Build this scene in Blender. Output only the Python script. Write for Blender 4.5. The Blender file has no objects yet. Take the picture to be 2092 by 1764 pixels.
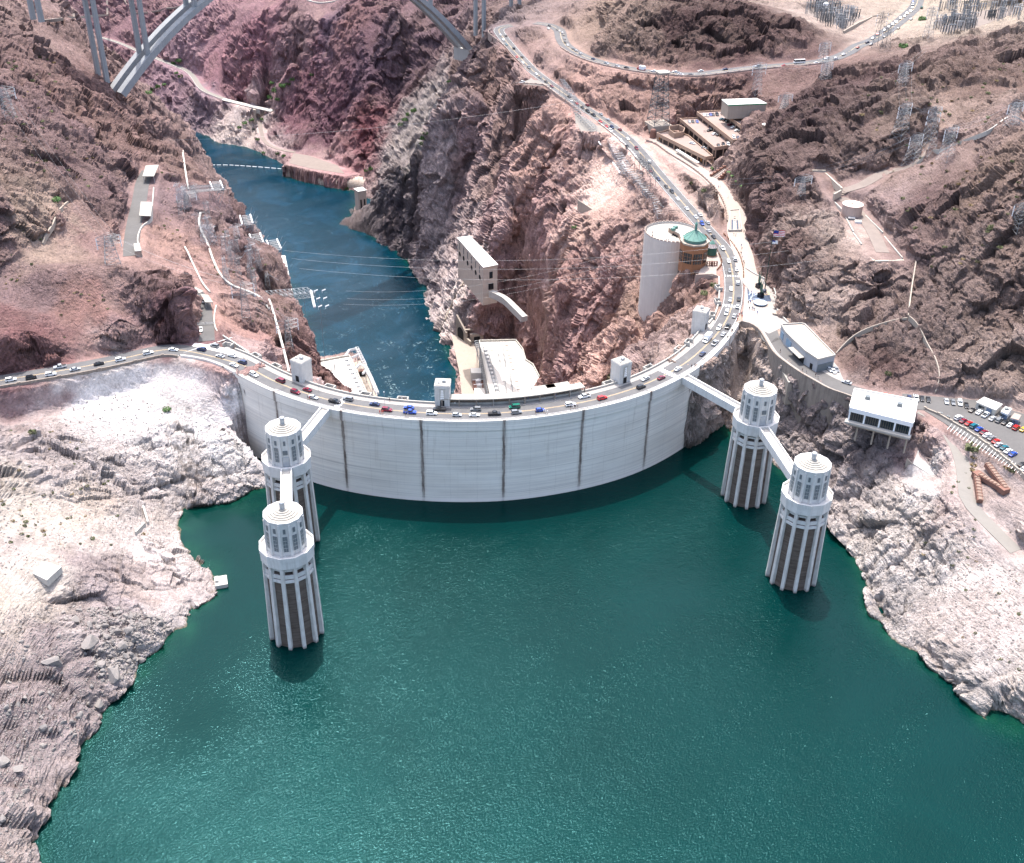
import bpy, bmesh, math, random, time
import numpy as np
from mathutils import Vector, Matrix, geometry, noise as mnoise
T0 = time.time()
SC = bpy.context.scene
COL = SC.collection
rad = math.radians

# ------------------------------------------------------------------ camera
CX, CY, CZ = -84.2, -548.4, 249.2
YAW, PIT, ROL, FPX = 0.2035, 0.5617, 0.0168, 2246.7   # heading, depression, roll, focal length (for a 2092 px wide frame)
Fw = Vector((math.sin(YAW)*math.cos(PIT), math.cos(YAW)*math.cos(PIT), -math.sin(PIT)))
Rt = Vector((math.cos(YAW), -math.sin(YAW), 0)); Up = Rt.cross(Fw)
c_, s_ = math.cos(ROL), math.sin(ROL)
Rt, Up = Rt*c_+Up*s_, Up*c_-Rt*s_
CAM = Vector((CX, CY, CZ))
cd = bpy.data.cameras.new('camera'); cam = bpy.data.objects.new('camera', cd); COL.objects.link(cam)
m = Matrix((Rt, Up, -Fw)).transposed().to_4x4(); m.translation = CAM
cam.matrix_world = m
cd.sensor_fit = 'HORIZONTAL'; cd.sensor_width = 36; cd.lens = 36*FPX/2092
cd.clip_start = 1; cd.clip_end = 8000
SC.camera = cam

# ------------------------------------------------------------------ light
SUN_EL, SUN_AZ = rad(70), rad(2)      # azimuth from +y (downstream) towards +x
w = bpy.data.worlds.new('World'); SC.world = w; w.use_nodes = True
nt = w.node_tree; nt.nodes.clear()
sky = nt.nodes.new('ShaderNodeTexSky'); sky.sky_type = 'NISHITA'; sky.sun_disc = False
sky.sun_elevation = SUN_EL; sky.sun_rotation = SUN_AZ
sky.altitude = 0; sky.dust_density = 4; sky.ozone_density = .3
bg = nt.nodes.new('ShaderNodeBackground'); bg.inputs['Strength'].default_value = 0.15
wo = nt.nodes.new('ShaderNodeOutputWorld')
nt.links.new(sky.outputs[0], bg.inputs[0]); nt.links.new(bg.outputs[0], wo.inputs[0])
sl = bpy.data.lights.new('sun', 'SUN'); sl.energy = 2.0; sl.angle = rad(0.53); sl.color = (1, .965, .93)
so = bpy.data.objects.new('sun', sl); COL.objects.link(so)
sd = Vector((math.sin(SUN_AZ)*math.cos(SUN_EL), math.cos(SUN_AZ)*math.cos(SUN_EL), math.sin(SUN_EL)))
so.rotation_euler = sd.to_track_quat('Z', 'Y').to_euler()
vs = SC.view_settings; vs.view_transform = 'Standard'; vs.look = 'None'; vs.gamma = 1; vs.use_curve_mapping = False
vs.exposure = 1.6
SC.render.engine = 'CYCLES'
cy = SC.cycles
cy.max_bounces = 5; cy.diffuse_bounces = 3; cy.glossy_bounces = 2; cy.transmission_bounces = 2; cy.volume_bounces = 0
cy.use_denoising = True; cy.denoiser = 'OPENIMAGEDENOISE'; cy.denoising_input_passes = 'RGB_ALBEDO_NORMAL'; cy.denoising_prefilter = 'ACCURATE'
cy.sample_clamp_indirect = 6; cy.caustics_reflective = False; cy.caustics_refractive = False

# ------------------------------------------------------------------ pixel -> place
REG = {0: (0, 0, 1.2122), 1: (0, 0, .40631), 2: (850, 0, .40631), 3: (1686, 0, .40631), 4: (0, 650, .40631), 5: (850, 650, .40631),
       6: (1686, 650, .40631), 7: (0, 1350, .45411), 8: (1586, 1350, .45411), 'A': (1560, 540, .1912), 'B': (1600, 220, .1912),
       'C': (2080, 930, .21797), 'D': (1080, 800, .1912), 'E': (420, 380, .22945), 'F': (640, 1020, .34003), 'G': (1180, 0, .25813), 'I': (0, 790, .30593), 'J': (1980, 0, .26577), 'K': (1400, 240, .22671), 'L': (0, 0, .29637),
       'H': (640, 840, .21033)}
def uv(r, x, y):
    a, b, s = REG[r]; return ((a+x*s)/1.2122, (b+y*s)/1.2122)
def ray(u, v):
    return Fw + Rt*((u-1046)/FPX) - Up*((v-882)/FPX)
def P(u, v, z=0.0):
    d = ray(u, v); return CAM + d*((z-CZ)/d.z)
def Q(r, x, y, z=0.0): return P(*uv(r, x, y), z)
def proj(p):
    d = Vector(p)-CAM; z = d.dot(Fw); return (1046+FPX*d.dot(Rt)/z, 882-FPX*d.dot(Up)/z)
def pull(r, x, y, X, Y):
    """height at which the sight line through a picture point passes nearest above (X, Y)"""
    d = ray(*uv(r, x, y)); h = Vector((X-CX, Y-CY)); k = h.dot(Vector((d.x, d.y)))/(d.x**2+d.y**2)
    return CZ+d.z*k
ZL, ZR = -42.2, -180.0        # lake and river level
DR = 152.4                    # radius of the upstream face of the dam, arc centred on the origin

# ------------------------------------------------------------------ road centre lines (also used to shape the ground)
def lerp_path(pts, step):
    """resample a 3D polyline through Catmull-Rom"""
    n = len(pts); out = []
    for i in range(n-1):
        p0, p1, p2, p3 = pts[max(i-1, 0)], pts[i], pts[i+1], pts[min(i+2, n-1)]
        k = max(1, int(round((p2-p1).length/step)))
        for j in range(k):
            t = j/k
            out.append(0.5*((2*p1)+(p2-p0)*t+(2*p0-5*p1+4*p2-p3)*t*t+(3*p1-p0-3*p2+p3)*t**3))
    out.append(pts[-1].copy()); return out
def D0(l): return [P(u, v, z) for u, v, z in l]
def RQ(r, l): return [Q(r, x, y, z) for x, y, z in l]
outer_px = [(369, 724), (395.5, 724.6), (435.7, 734), (469, 750.8), (502.7, 773.3), (553, 796), (603, 815), (657, 830.6), (701, 839.5), (768, 849.6),
            (859.5, 857.4), (935.8, 859.8), (1036, 858), (1136.9, 846), (1203.9, 834.6), (1271, 819.5), (1331.3, 799.3), (1381.6, 775.9),
            (1434.4, 745.7), (1457.9, 723.5), (1478, 703), (1491.5, 688), (1501.5, 673), (1508.2, 659.7)]
outer = lerp_path([P(u, v, 1.2) for u, v in outer_px], 4)
for p in outer: p.z = 0
# smooth the traced crest line
for _ in range(14):
    outer = [outer[0]]+[(outer[i-1]+outer[i]*2+outer[i+1])/4 for i in range(1, len(outer)-1)]+[outer[-1]]
def offset(path, d):
    o = []
    for i, p in enumerate(path):
        t = path[min(i+1, len(path)-1)]-path[max(i-1, 0)]; t.z = 0; t.normalize()
        o.append(p+Vector((-t.y, t.x, 0))*d)      # positive = to the left of travel
    return o
crest_mid = offset(outer, 7.2)
left_c = D0([(-60, 789, 0), (0, 778, 0), (100, 762, 0), (200, 744, 0), (300, 722, 0), (352, 712, 0)])
rightA = RQ('A', [(1110, 1530, 0), (1200, 1410, 0), (1260, 1310, 0), (1305, 1200, 0), (1335, 1100, 0), (1345, 1000, 0), (1345, 900, 0.2), (1340, 800, .4), (1330, 700, .6),
                  (1310, 600, .9), (1270, 480, 1.2), (1195, 370, 1.5), (1085, 250, 1.8), (960, 120, 2.2)])
upG = RQ('G', [(1800, 1743, 3.4), (1700, 1625, 4), (1620, 1525, 4.6), (1530, 1420, 5.2), (1440, 1330, 5.8), (1340, 1250, 6.4), (1240, 1175, 7), (1130, 1100, 7.8),
               (1010, 1020, 8.7), (880, 925, 9.8), (760, 845, 11), (640, 757, 12.4), (540, 680, 13.6), (450, 585, 15), (370, 500, 16.6), (300, 415, 18),
               (235, 335, 19.6), (205, 285, 20.6), (250, 255, 21.5), (340, 245, 22.3)])
mid_part = [p for p in crest_mid[8:] if p.x < 96 or p.y < -110]
main_c = lerp_path([p for i, p in enumerate(left_c)]+mid_part[::5]+rightA+upG, 4)
for _ in range(6):
    main_c = [main_c[0]]+[(main_c[i-1]+main_c[i]*2+main_c[i+1])/4 for i in range(1, len(main_c)-1)]+[main_c[-1]]
upper_c = lerp_path(RQ('G', [(560, 222, 27), (690, 240, 27.5), (790, 290, 28), (815, 370, 28.4), (850, 430, 28.8), (930, 490, 29.3), (1050, 550, 30), (1200, 600, 31), (1400, 645, 32),
                             (1600, 680, 33), (1800, 700, 34), (2092, 715, 35)])+RQ(3, [(260, 435, 36), (480, 410, 37.2), (720, 390, 38.5), (900, 365, 40), (1010, 325, 41.5),
                             (1080, 280, 43), (1180, 240, 44.5), (1290, 165, 46.5), (1370, 100, 48.5), (1430, 40, 50.5), (1450, -40, 53), (1440, -140, 56)]), 5)
cross_c = lerp_path(RQ('A', [(1480, 1200, 0), (1620, 1260, 0), (1740, 1360, 0), (1800, 1480, 0), (1840, 1600, 0)])+
                    RQ(6, [(590, 480, 0), (650, 560, 0), (760, 640, 0), (880, 715, 0), (1000, 765, 0), (1110, 800, 0), (1220, 830, 0), (1400, 860, 0), (1560, 880, 0), (1700, 900, 0), (1850, 955, 0), (2000, 1040, 0), (2150, 1140, 0)]), 4)
az_c = lerp_path(RQ(4, [(1255, 480, 0), (1255, 400, 0), (1245, 330, .3), (1235, 260, .6), (1200, 200, .9), (1160, 165, 1.1)]), 4)
azup_c = lerp_path(RQ(1, [(800, 1560, 15), (805, 1450, 15), (825, 1330, 15), (850, 1220, 15), (870, 1110, 15), (905, 1040, 15)]), 4)
foot_c = lerp_path(RQ('C', [(900, 400, -.2), (1050, 470, -.8), (1180, 600, -2), (1280, 740, -3.6), (1360, 900, -5.4), (1400, 1060, -7), (1420, 1220, -8.5), (1440, 1380, -10), (1510, 1500, -11.2), (1640, 1640, -12.6), (1800, 1800, -14), (2000, 2000, -16)]), 4)
prom_c = lerp_path(RQ('B', [(120, 640, 6.4), (330, 800, 6), (600, 1010, 5.4), (820, 1150, 5), (960, 1300, 4.6), (1080, 1480, 4), (1180, 1650, 3.4)])+RQ('A', [(1380, 60, 2.8), (1380, 180, 2.4), (1420, 340, 1.8), (1470, 480, 1.2), (1500, 640, .8), (1560, 800, .4), (1680, 950, 0), (1700, 1150, 0)]), 4)
canyon_c = lerp_path(RQ(1, [(300, 130, -78), (390, 178, -86), (560, 215, -94), (720, 260, -102), (850, 315, -110), (1000, 375, -118), (1150, 440, -126), (1230, 540, -134), (1330, 590, -139),
                            (1480, 640, -145), (1650, 680, -149)]), 8)
canyon2_c = lerp_path(RQ(1, [(1640, 650, -151), (1590, 710, -158), (1590, 790, -165), (1620, 870, -170), (1700, 910, -171), (1800, 930, -171)]), 8)
tank_c = lerp_path(RQ(3, [(1230, 1540, 29), (1150, 1380, 30), (1040, 1250, 31), (960, 1180, 33), (1100, 1130, 37), (1250, 1050, 42), (1450, 1000, 48), (1620, 830, 55), (1850, 730, 62), (2092, 700, 68)]), 5)

# ------------------------------------------------------------------ terrain: measured points (picture x, y, height, roughness 0..1)
CP = []
def cp(r, *pts):
    for p in pts:
        x, y, z = p[:3]; CP.append((Q(r, x, y, z), p[3] if len(p) > 3 else .7))
def wp(*pts):
    for x, y, z, r in pts: CP.append((Vector((x, y, z)), r))
LK = .45
SHORE = [P(u, v, ZR) for u, v in [(946, 822), (935, 760), (925, 728), (905, 690), (870, 592), (855, 560), (832, 528), (800, 500), (760, 480), (720, 465), (706, 458), (722, 430), (745, 395), (700, 388), (640, 372), (590, 352), (585, 335), (548, 318), (500, 300), (450, 292), (415, 272), (370, 258), (330, 250), (280, 240), (200, 225)]]
LEFTB = [(-75, 100), (-82, 200), (-86, 262), (-92, 330), (-108, 428), (-128, 500), (-152, 588), (-218, 793), (-275, 930), (-420, 1000)]
RPOLY = [(p.x, p.y) for p in SHORE]+LEFTB[::-1]
def rdist(x, y):
    ins = False; dm = 1e9; n = len(RPOLY)
    for i in range(n):
        (ax, ay), (bx, by) = RPOLY[i], RPOLY[(i+1) % n]
        if (ay > y) != (by > y) and x < (bx-ax)*(y-ay)/(by-ay)+ax: ins = not ins
        dx, dy = bx-ax, by-ay; t = min(1, max(0, ((x-ax)*dx+(y-ay)*dy)/(dx*dx+dy*dy+1e-9))); dm = min(dm, math.hypot(x-ax-t*dx, y-ay-t*dy))
    return -dm if ins else dm
def cpn(slope, *pts):
    """points on the canyon wall: lowered along their sight line until they stand back from the river"""
    for u, v, z, r in pts:
        z0 = z
        while z > ZR+.5:
            p = P(u, v, z)
            if rdist(p.x, p.y) >= (z-ZR)/slope: break
            z -= 1.5
        CP.append((P(u, v, max(z, ZR+.3)), r))
def sil(*pts):
    """outline points: the ground falls away behind them"""
    for u, v, z, r in pts:
        p = P(u, v, z); d = ray(u, v); d = Vector((d.x, d.y, 0)).normalized()
        CP.append((p, r)); CP.append((p+d*14+Vector((0, 0, -26)), r)); CP.append((p+d*34+Vector((0, 0, -75)), r))
# lake shore, left
cp(0, *[(u, v, ZL, LK) for u, v in [(80, 1830), (85, 1764), (82, 1690), (100, 1650), (140, 1600), (165, 1560), (180, 1520), (215, 1480), (260, 1410), (300, 1370), (330, 1350), (375, 1310), (405, 1280), (440, 1235), (455, 1212),
   (447, 1180), (415, 1150), (385, 1120), (372, 1100), (382, 1085), (362, 1072), (400, 1068), (450, 1063), (475, 1048), (505, 1038), (540, 1026), (575, 1000)]])
cp(0, *[(u, v, -56, .2) for u, v in [(130, 1850), (120, 1764), (120, 1700), (190, 1600), (250, 1500), (310, 1420), (370, 1370), (430, 1320), (490, 1240), (500, 1190), (450, 1130), (430, 1100), (470, 1090), (540, 1070), (600, 1040)]])
cp(0, *[(u, v, -80, .2) for u, v in [(300, 1700), (500, 1500), (600, 1250), (800, 1150), (1100, 1150), (1400, 1050), (1000, 1500), (1400, 1300), (1500, 1500), (1700, 1500), (1500, 1750), (900, 1764), (1900, 1700)]])
# lake shore, right
cp(0, *[(u, v, ZL, .7) for u, v in [(1482, 868), (1500, 905), (1530, 930), (1580, 955), (1640, 1010), (1690, 1062), (1700, 1085), (1735, 1130), (1758, 1180), (1766, 1235), (1758, 1262), (1800, 1290), (1850, 1340), (1900, 1372), (1948, 1420), (1985, 1465), (2010, 1485),
   (2052, 1480), (2092, 1505), (2160, 1540)]])
cp(0, *[(u, v, -57, .2) for u, v in [(1450, 930), (1480, 960), (1540, 990), (1600, 1060), (1650, 1120), (1690, 1170), (1715, 1230), (1720, 1290), (1780, 1340), (1850, 1400), (1920, 1470), (1960, 1520), (2050, 1530), (2110, 1560)]])
wp((-900, -1200, -20, .3), (-500, -900, -30, .3), (-300, -600, -36, .3), (-240, -480, -40, .3), (900, -1200, -20, .3), (500, -900, -25, .3), (300, -600, -25, .4), (200, -470, -38, .4), (0, -800, -90, 0), (0, -1200, -90, 0), (-150, -600, -70, 0), (100, -600, -70, 0))
# left bank above the lake
cp(0, (0, 1764, -30, .5), (0, 1600, -29, .5), (60, 1690, -39, .35), (80, 1600, -36, .2), (120, 1560, -38, .2), (0, 1450, -26, .6), (100, 1450, -32, .6), (150, 1480, -37, .5), (60, 1350, -24, .5), (0, 1300, -19, .4), (200, 1400, -35, .6), (250, 1330, -35, .6),
   (200, 1280, -31, .6), (320, 1300, -38, .6), (160, 1200, -25, .7), (100, 1165, -20, .2), (60, 1190, -20, .3), (160, 1235, -31, .6), (250, 1220, -32, .4), (330, 1180, -35, .3), (360, 1240, -37, .1), (410, 1210, -39, .1), (300, 1240, -34, .2), (400, 1160, -38, .5), (330, 1110, -37, .6),
   (0, 1170, -16, .3), (0, 1060, -13, .3), (120, 1050, -20, .25), (220, 1060, -26, .3), (290, 1100, -33, .4), (0, 960, -7, .6), (0, 870, -15, .5), (60, 900, -9, .7), (120, 960, -14, .7), (200, 1010, -21, .6), (270, 1050, -30, .5), (300, 1065, -36, .6))
cp(0, (100, 845, -13, .5), (180, 808, -11, .5), (260, 775, -8, .4), (330, 748, -3.5, .3), (380, 745, -3, .3), (425, 757, -4, .3), (430, 790, -8, .2), (300, 810, -13, .3), (200, 850, -15, .4), (250, 880, -19, .3), (330, 870, -19, .5), (400, 850, -18, .4), (460, 820, -14, .3), (470, 770, -7, .3),
   (280, 940, -24, .7), (270, 1000, -30, .7), (400, 930, -27, .6), (500, 890, -26, .5), (350, 1010, -36, .7), (450, 1010, -38, .7), (520, 960, -35, .6), (400, 980, -32, .7), (180, 920, -17, .8), (150, 870, -13, .7), (545, 905, -30, .4), (560, 960, -38, .5))
# cliff above the left crest road and the hill behind it
cp(0, (-60, 775, 1, .4), (0, 766, 1, .3), (100, 748, 1, .3), (200, 725, 1, .3), (300, 700, 1, .3), (400, 690, 1, .3), (0, 700, 15, .3), (40, 640, 20, .6), (0, 610, 24, .5), (90, 700, 13, .5), (130, 720, 4, .3), (150, 650, 13, .2), (190, 600, 20, .2), (210, 690, 7, .4),
   (270, 650, 16, .5), (340, 650, 14, .3), (395, 650, 12, .4), (395, 620, 19, 1), (350, 600, 23, 1), (300, 570, 26, 1), (220, 555, 27, 1), (140, 545, 29, 1), (60, 560, 27, 1), (45, 600, 21, .9), (395, 590, 17, 1), (370, 575, 20, 1), (-60, 600, 30, .5))
cp(0, (0, 560, 27, .3), (20, 590, 25, .2), (60, 500, 33, .2), (115, 420, 40, .15), (150, 415, 37, .3), (70, 540, 28, .3), (150, 480, 28, .6), (200, 520, 21, .5), (240, 530, 17.5, .5), (0, 480, 42, .7), (40, 420, 50, .8), (0, 380, 56, .9), (90, 380, 48, .9), (150, 380, 43, .6), (190, 440, 30, .7), (240, 470, 17, .6), (230, 400, 26, .8), (262, 400, 16.5, .6),
   (255, 480, 15.5, .5), (200, 360, 33, .8), (250, 330, 24, .8), (280, 315, 17, .6), (320, 335, 14, .4), (325, 380, 11, .3), (310, 430, 12, .3), (300, 500, 12, .3), (330, 480, 9, .4), (300, 540, 12, .3), (350, 550, 9, .4), (380, 580, 5, .3), (440, 600, -2, .3), (450, 650, -2, .3), (400, 500, 3, .4), (440, 560, -3, .4), (370, 430, 7, .5))
cp(0, (480, 700, -4, .3), (530, 715, -5, .3), (590, 745, -7, .3), (645, 780, -18, .5), (700, 800, -45, .5), (560, 690, -14, .5), (500, 640, -8, .4), (550, 640, -16, .6), (600, 700, -22, .7), (520, 580, -12, .6), (580, 610, -22, .6), (470, 500, -4, .6), (520, 510, -10, .7), (430, 440, 2, .6),
   (350, 370, 9, .5), (370, 330, 9, .5), (300, 300, 17, .7), (240, 250, 26, .9), (200, 200, 38, .9), (180, 260, 36, .9), (130, 180, 50, 1), (235, 190, 24, .7), (205, 152, 33, .9), (180, 110, 42, .9), (150, 60, 50, .9), (120, 20, 58, .9), (100, -30, 66, .9),
   (60, 60, 66, .9), (60, 130, 62, 1), (0, 0, 82, .8), (-60, 60, 85, .8), (0, 120, 74, .8), (0, 200, 66, .9), (60, 220, 58, .9), (120, 260, 48, 1), (30, 300, 60, .9), (90, 320, 52, 1), (-60, 400, 60, .8))
sil((665, 735, -42, .8), (640, 690, -40, .8), (622, 648, -36, .8), (600, 600, -34, .6), (575, 545, -25, .7), (555, 510, -20, .8), (530, 470, -16, .8), (505, 432, -14, .8), (478, 405, -8, .8), (440, 385, 0, .6), (415, 360, 3, .6), (385, 325, 4, .6), (340, 300, 7, .7), (300, 270, 10, .7), (270, 243, 14, .7))
# hidden river-side foot of the left cliff, and the far bend
wp(*[(x, y, ZR, .5) for x, y in LEFTB], (-700, 1040, -180, .5),
   (-95, 150, -120, .8), (-105, 250, -120, .8), (-125, 400, -130, .8), (-162, 500, -130, .8), (-195, 588, -130, .8), (-262, 793, -135, .8), (-330, 930, -150, .8), (-480, 960, -130, .8),
   (-175, 440, -40, .8), (-250, 560, -50, .8), (-330, 680, -60, .8), (-420, 800, -60, .8), (-450, 700, 60, .8), (-600, 500, 100, .8), (-900, 700, 120, .8), (-700, 300, 110, .7), (-900, 0, 90, .7), (-700, -200, 60, .6), (-500, -300, 20, .5), (-500, 850, -20, .8), (-800, 900, 20, .8))
for yy in range(0, 1100, 18):
    for xx in range(-460, 80, 18):
        if rdist(xx, yy) < -12: wp((xx, yy, -194, .1))
for (ax, ay), (bx, by) in list(zip(LEFTB[:-1], LEFTB[1:]))+[((a.x, a.y), (b.x, b.y)) for a, b in zip(SHORE[:-1], SHORE[1:])]:
    L_ = math.hypot(bx-ax, by-ay)
    for k in range(1, int(L_/16)): t = k/int(L_/16); wp((ax+(bx-ax)*t, ay+(by-ay)*t, ZR, .7))
wp((-450, 1030, -190, .1), (-700, 1080, -190, .1))
# river shore, Nevada side, and the cliff above it
cp(0, *[(u, v, ZR, .7) for u, v in [(946, 822), (935, 760), (925, 728), (905, 690), (870, 592), (855, 560), (832, 528), (800, 500), (760, 480), (720, 465), (706, 458), (722, 430), (745, 395), (700, 388), (640, 372), (590, 352), (585, 335), (548, 318), (500, 300), (450, 292), (415, 272), (370, 258), (330, 250), (280, 240), (200, 225)]])
cp(0, (955, 760, -172, .1), (1000, 800, -172, .1), (960, 700, -172, .3), (1060, 690, -165, .5), (1100, 740, -150, .5), (1110, 790, -150, .6), (1150, 850, -140, .6), (1110, 820, -152, .4))
wp((-30, 40, -176, .1), (20, 40, -176, .1), (60, 60, -170, .2), (-75, 60, -165, .3), (-30, -60, -150, .1), (30, -60, -150, .1), (-90, -30, -90, .3), (80, -20, -100, .3), (100, 60, -110, .5), (-105, 40, -70, .5), (-110, -20, -30, .4), (110, 0, -50, .5))
cpn(2.4, (1130, 780, -120, .8), (1170, 770, -95, .8), (1220, 755, -60, .8), (1260, 735, -35, .8), (1300, 730, -22, .7), (1350, 735, -12, .6), (1410, 690, -9, .6), (1440, 640, -6, .6), (1450, 590, -5, .6), (1450, 570, -4, .5), (1100, 690, -128, .8), (1140, 720, -112, .9), (1180, 660, -80, .9), (1080, 650, -118, .8), (1020, 650, -135, .8),
   (970, 670, -150, .8), (940, 640, -140, .8), (900, 640, -152, .8), (890, 570, -130, .8), (930, 550, -110, .8), (950, 600, -122, .7), (990, 600, -108, .6), (1030, 600, -98, .6), (1070, 620, -100, .6), (960, 480, -88, .8), (1020, 500, -80, .8), (1080, 560, -78, .9), (1140, 560, -62, .9), (1120, 480, -55, 1), (1200, 600, -52, .9), (1240, 660, -48, .9),
   (1290, 640, -32, .9), (1340, 620, -24, .9), (1390, 600, -14, .8), (1420, 580, -10, .8), (1400, 650, -14, .8), (1330, 690, -22, .9), (1260, 570, -38, .9), (1310, 560, -34, .7), (1220, 500, -38, .9), (1290, 480, -24, .7), (1190, 440, -30, .8), (1240, 400, -20, .2), (1220, 420, -26, .2), (1270, 350, -8, .2), (1300, 420, -12, .6), (1350, 450, -10, .6),
   (1310, 400, -6, .7), (1250, 320, -5, .8), (1230, 300, -3, .6), (1200, 350, -16, .9), (1150, 300, -6, .9), (1170, 260, 1, .8), (1100, 230, 4, 1), (1050, 180, 7, .9), (1000, 130, 14, .9), (985, 95, 18, .8), (960, 110, 14, .8), (960, 160, 4, 1), (1010, 230, -4, 1), (1060, 300, -14, 1), (1100, 380, -32, 1), (1040, 400, -48, 1), (1000, 300, -28, 1), (960, 250, -26, 1),
   (940, 145, 0, .8), (925, 190, -12, .9), (900, 230, -30, .8), (930, 330, -52, .9), (960, 400, -66, 1), (890, 300, -58, .7), (870, 260, -48, .8), (840, 320, -82, .8), (880, 400, -92, .9), (920, 450, -98, .9), (800, 345, -108, .8), (775, 385, -135, .9), (830, 400, -118, .9), (780, 430, -150, .9), (850, 480, -135, .9), (900, 510, -120, .9), (870, 540, -150, .8), (820, 470, -158, .9), (760, 450, -168, .9),
   (745, 420, -160, .8), (735, 440, -172, .7))
sil((935, 148, 0, .9), (905, 200, -16, .9), (875, 240, -38, .9), (850, 270, -60, .9), (820, 305, -88, .9), (790, 345, -118, .9), (985, 92, 18, .7))
# far canyon
cp(0, (600, 320, -172, .3), (660, 330, -171, .2), (740, 350, -170, .2), (560, 300, -172, .4), (530, 270, -175, .4), (545, 240, -164, .4), (500, 250, -172, .6))
def zf(v, k): return np.interp(v, [0, 100, 200, 300, 380], [-27, -76, -124, -164, -178] if k == 0 else [-8, -56, -104, -146, -172])
cpn(1.3, *[(u, v, zf(v, k)+dz, r) for u, v, k, dz, r in [(440, 235, 0, 4, .9), (400, 215, 0, 6, .9), (350, 225, 0, 0, .9), (300, 190, 0, -8, .7), (350, 170, 0, 0, .7), (420, 170, 0, -4, .6), (490, 215, 0, -6, .5), (250, 200, 0, -8, .8), (270, 160, 0, -4, .5),
   (560, 190, 0, -12, .3), (590, 175, 0, -10, .3), (620, 150, 0, -3, .7), (600, 120, 0, 2, .8), (600, 240, 0, -8, .6), (650, 260, 0, 0, .9), (700, 290, 0, 4, .9), (740, 300, 1, 0, .8), (770, 270, 1, 3, .9), (720, 220, 1, 0, .9), (660, 200, 0, 4, .9), (640, 300, 0, 0, .6),
   (760, 180, 1, 4, 1), (810, 220, 1, -4, .9), (840, 160, 1, 3, .9), (890, 120, 1, 6, .9), (900, 50, 1, 6, .9), (860, 60, 1, 2, 1), (800, 60, 1, -4, .9), (760, 120, 1, -2, .9), (700, 150, 0, 12, .7), (680, 90, 0, 8, .8), (720, 30, 0, 16, .8), (640, 40, 0, 2, .5),
   (570, 90, 0, -2, 1), (520, 130, 0, -4, .7), (450, 120, 0, -8, .7), (400, 110, 0, -8, .7), (330, 110, 0, -10, .6), (300, 60, 0, -4, .8), (230, 30, 0, -8, .7), (200, 80, 0, -10, .7), (400, 50, 0, 0, .6), (480, 50, 0, 3, .4), (540, 30, 0, 6, .7), (440, 5, 0, 5, .6), (300, 10, 0, 2, .8), (150, 20, 0, -6, .8), (600, -10, 0, 5, .6), (800, 0, 1, 4, .8), (940, 30, 1, 12, .8), (150, 70, 0, -14, .6), (1000, 20, 1, 20, .7)]])
# between and beyond the Nevada roads
cp('B', (980, 270, 27, .3), (1560, 240, 28, .3), (1750, 140, 31, .5), (700, 290, 19, .6), (450, 390, 13, .6), (250, 470, 9, .4), (100, 400, 14, .7), (250, 330, 19, .8), (500, 250, 22, .9), (800, 200, 27, 1), (1200, 80, 32, .9), (600, 120, 28, 1), (900, 60, 31, .8), (1650, 330, 26, .4), (1750, 380, 32, .7))
cp(0, (1080, 60, 27, .7), (1060, 80, 22, .8), (1100, 110, 24, .8), (1130, 90, 26, .8), (1160, 140, 22, .8), (1200, 180, 19, .8), (1250, 215, 14, .8), (1310, 255, 9, .6), (1250, 170, 24, .6), (1330, 200, 20, .8), (1400, 230, 18, .6), (1420, 200, 22, .8), (1340, 175, 26, .3), (1500, 190, 24, .8), (1570, 200, 25, .8), (1600, 175, 32, .6), (1480, 165, 29, .5),
   (1240, 60, 40, .6), (1200, 90, 32, .6), (1150, 30, 31, .4), (1130, 10, 36, .5), (1040, 20, 27, .7), (1000, 60, 20, .7), (1240, 100, 38, .8), (1280, 110, 36, 1), (1350, 120, 38, 1), (1290, 50, 55, 1), (1330, 20, 64, 1), (1420, 40, 60, 1), (1450, 90, 46, 1), (1540, 100, 44, 1), (1520, 30, 62, .8), (1600, 50, 55, .8), (1640, 90, 48, .9), (1700, 100, 44, .6), (1300, -20, 74, .6), (1200, 0, 48, .5), (1600, 130, 42, .9),
   (1500, 0, 66, .5), (1620, 20, 50, .2), (1700, 40, 49, .1), (1740, 60, 46, .15), (1620, -30, 56, .2), (1760, 20, 50, .3), (1790, 60, 45, .2))
cp(0, (1840, 70, 50, .3), (1900, 50, 56, .2), (2000, 30, 60, .1), (2092, 30, 64, .2), (1950, 0, 62, .1), (1830, 95, 48, .5), (1880, 95, 52, .5), (1950, 75, 58, .8), (2050, 75, 68, .9), (2092, 110, 74, .9), (1760, 120, 45, .7), (1700, 150, 42, .8), (1660, 180, 44, .9), (1800, 130, 50, .9))
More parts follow.
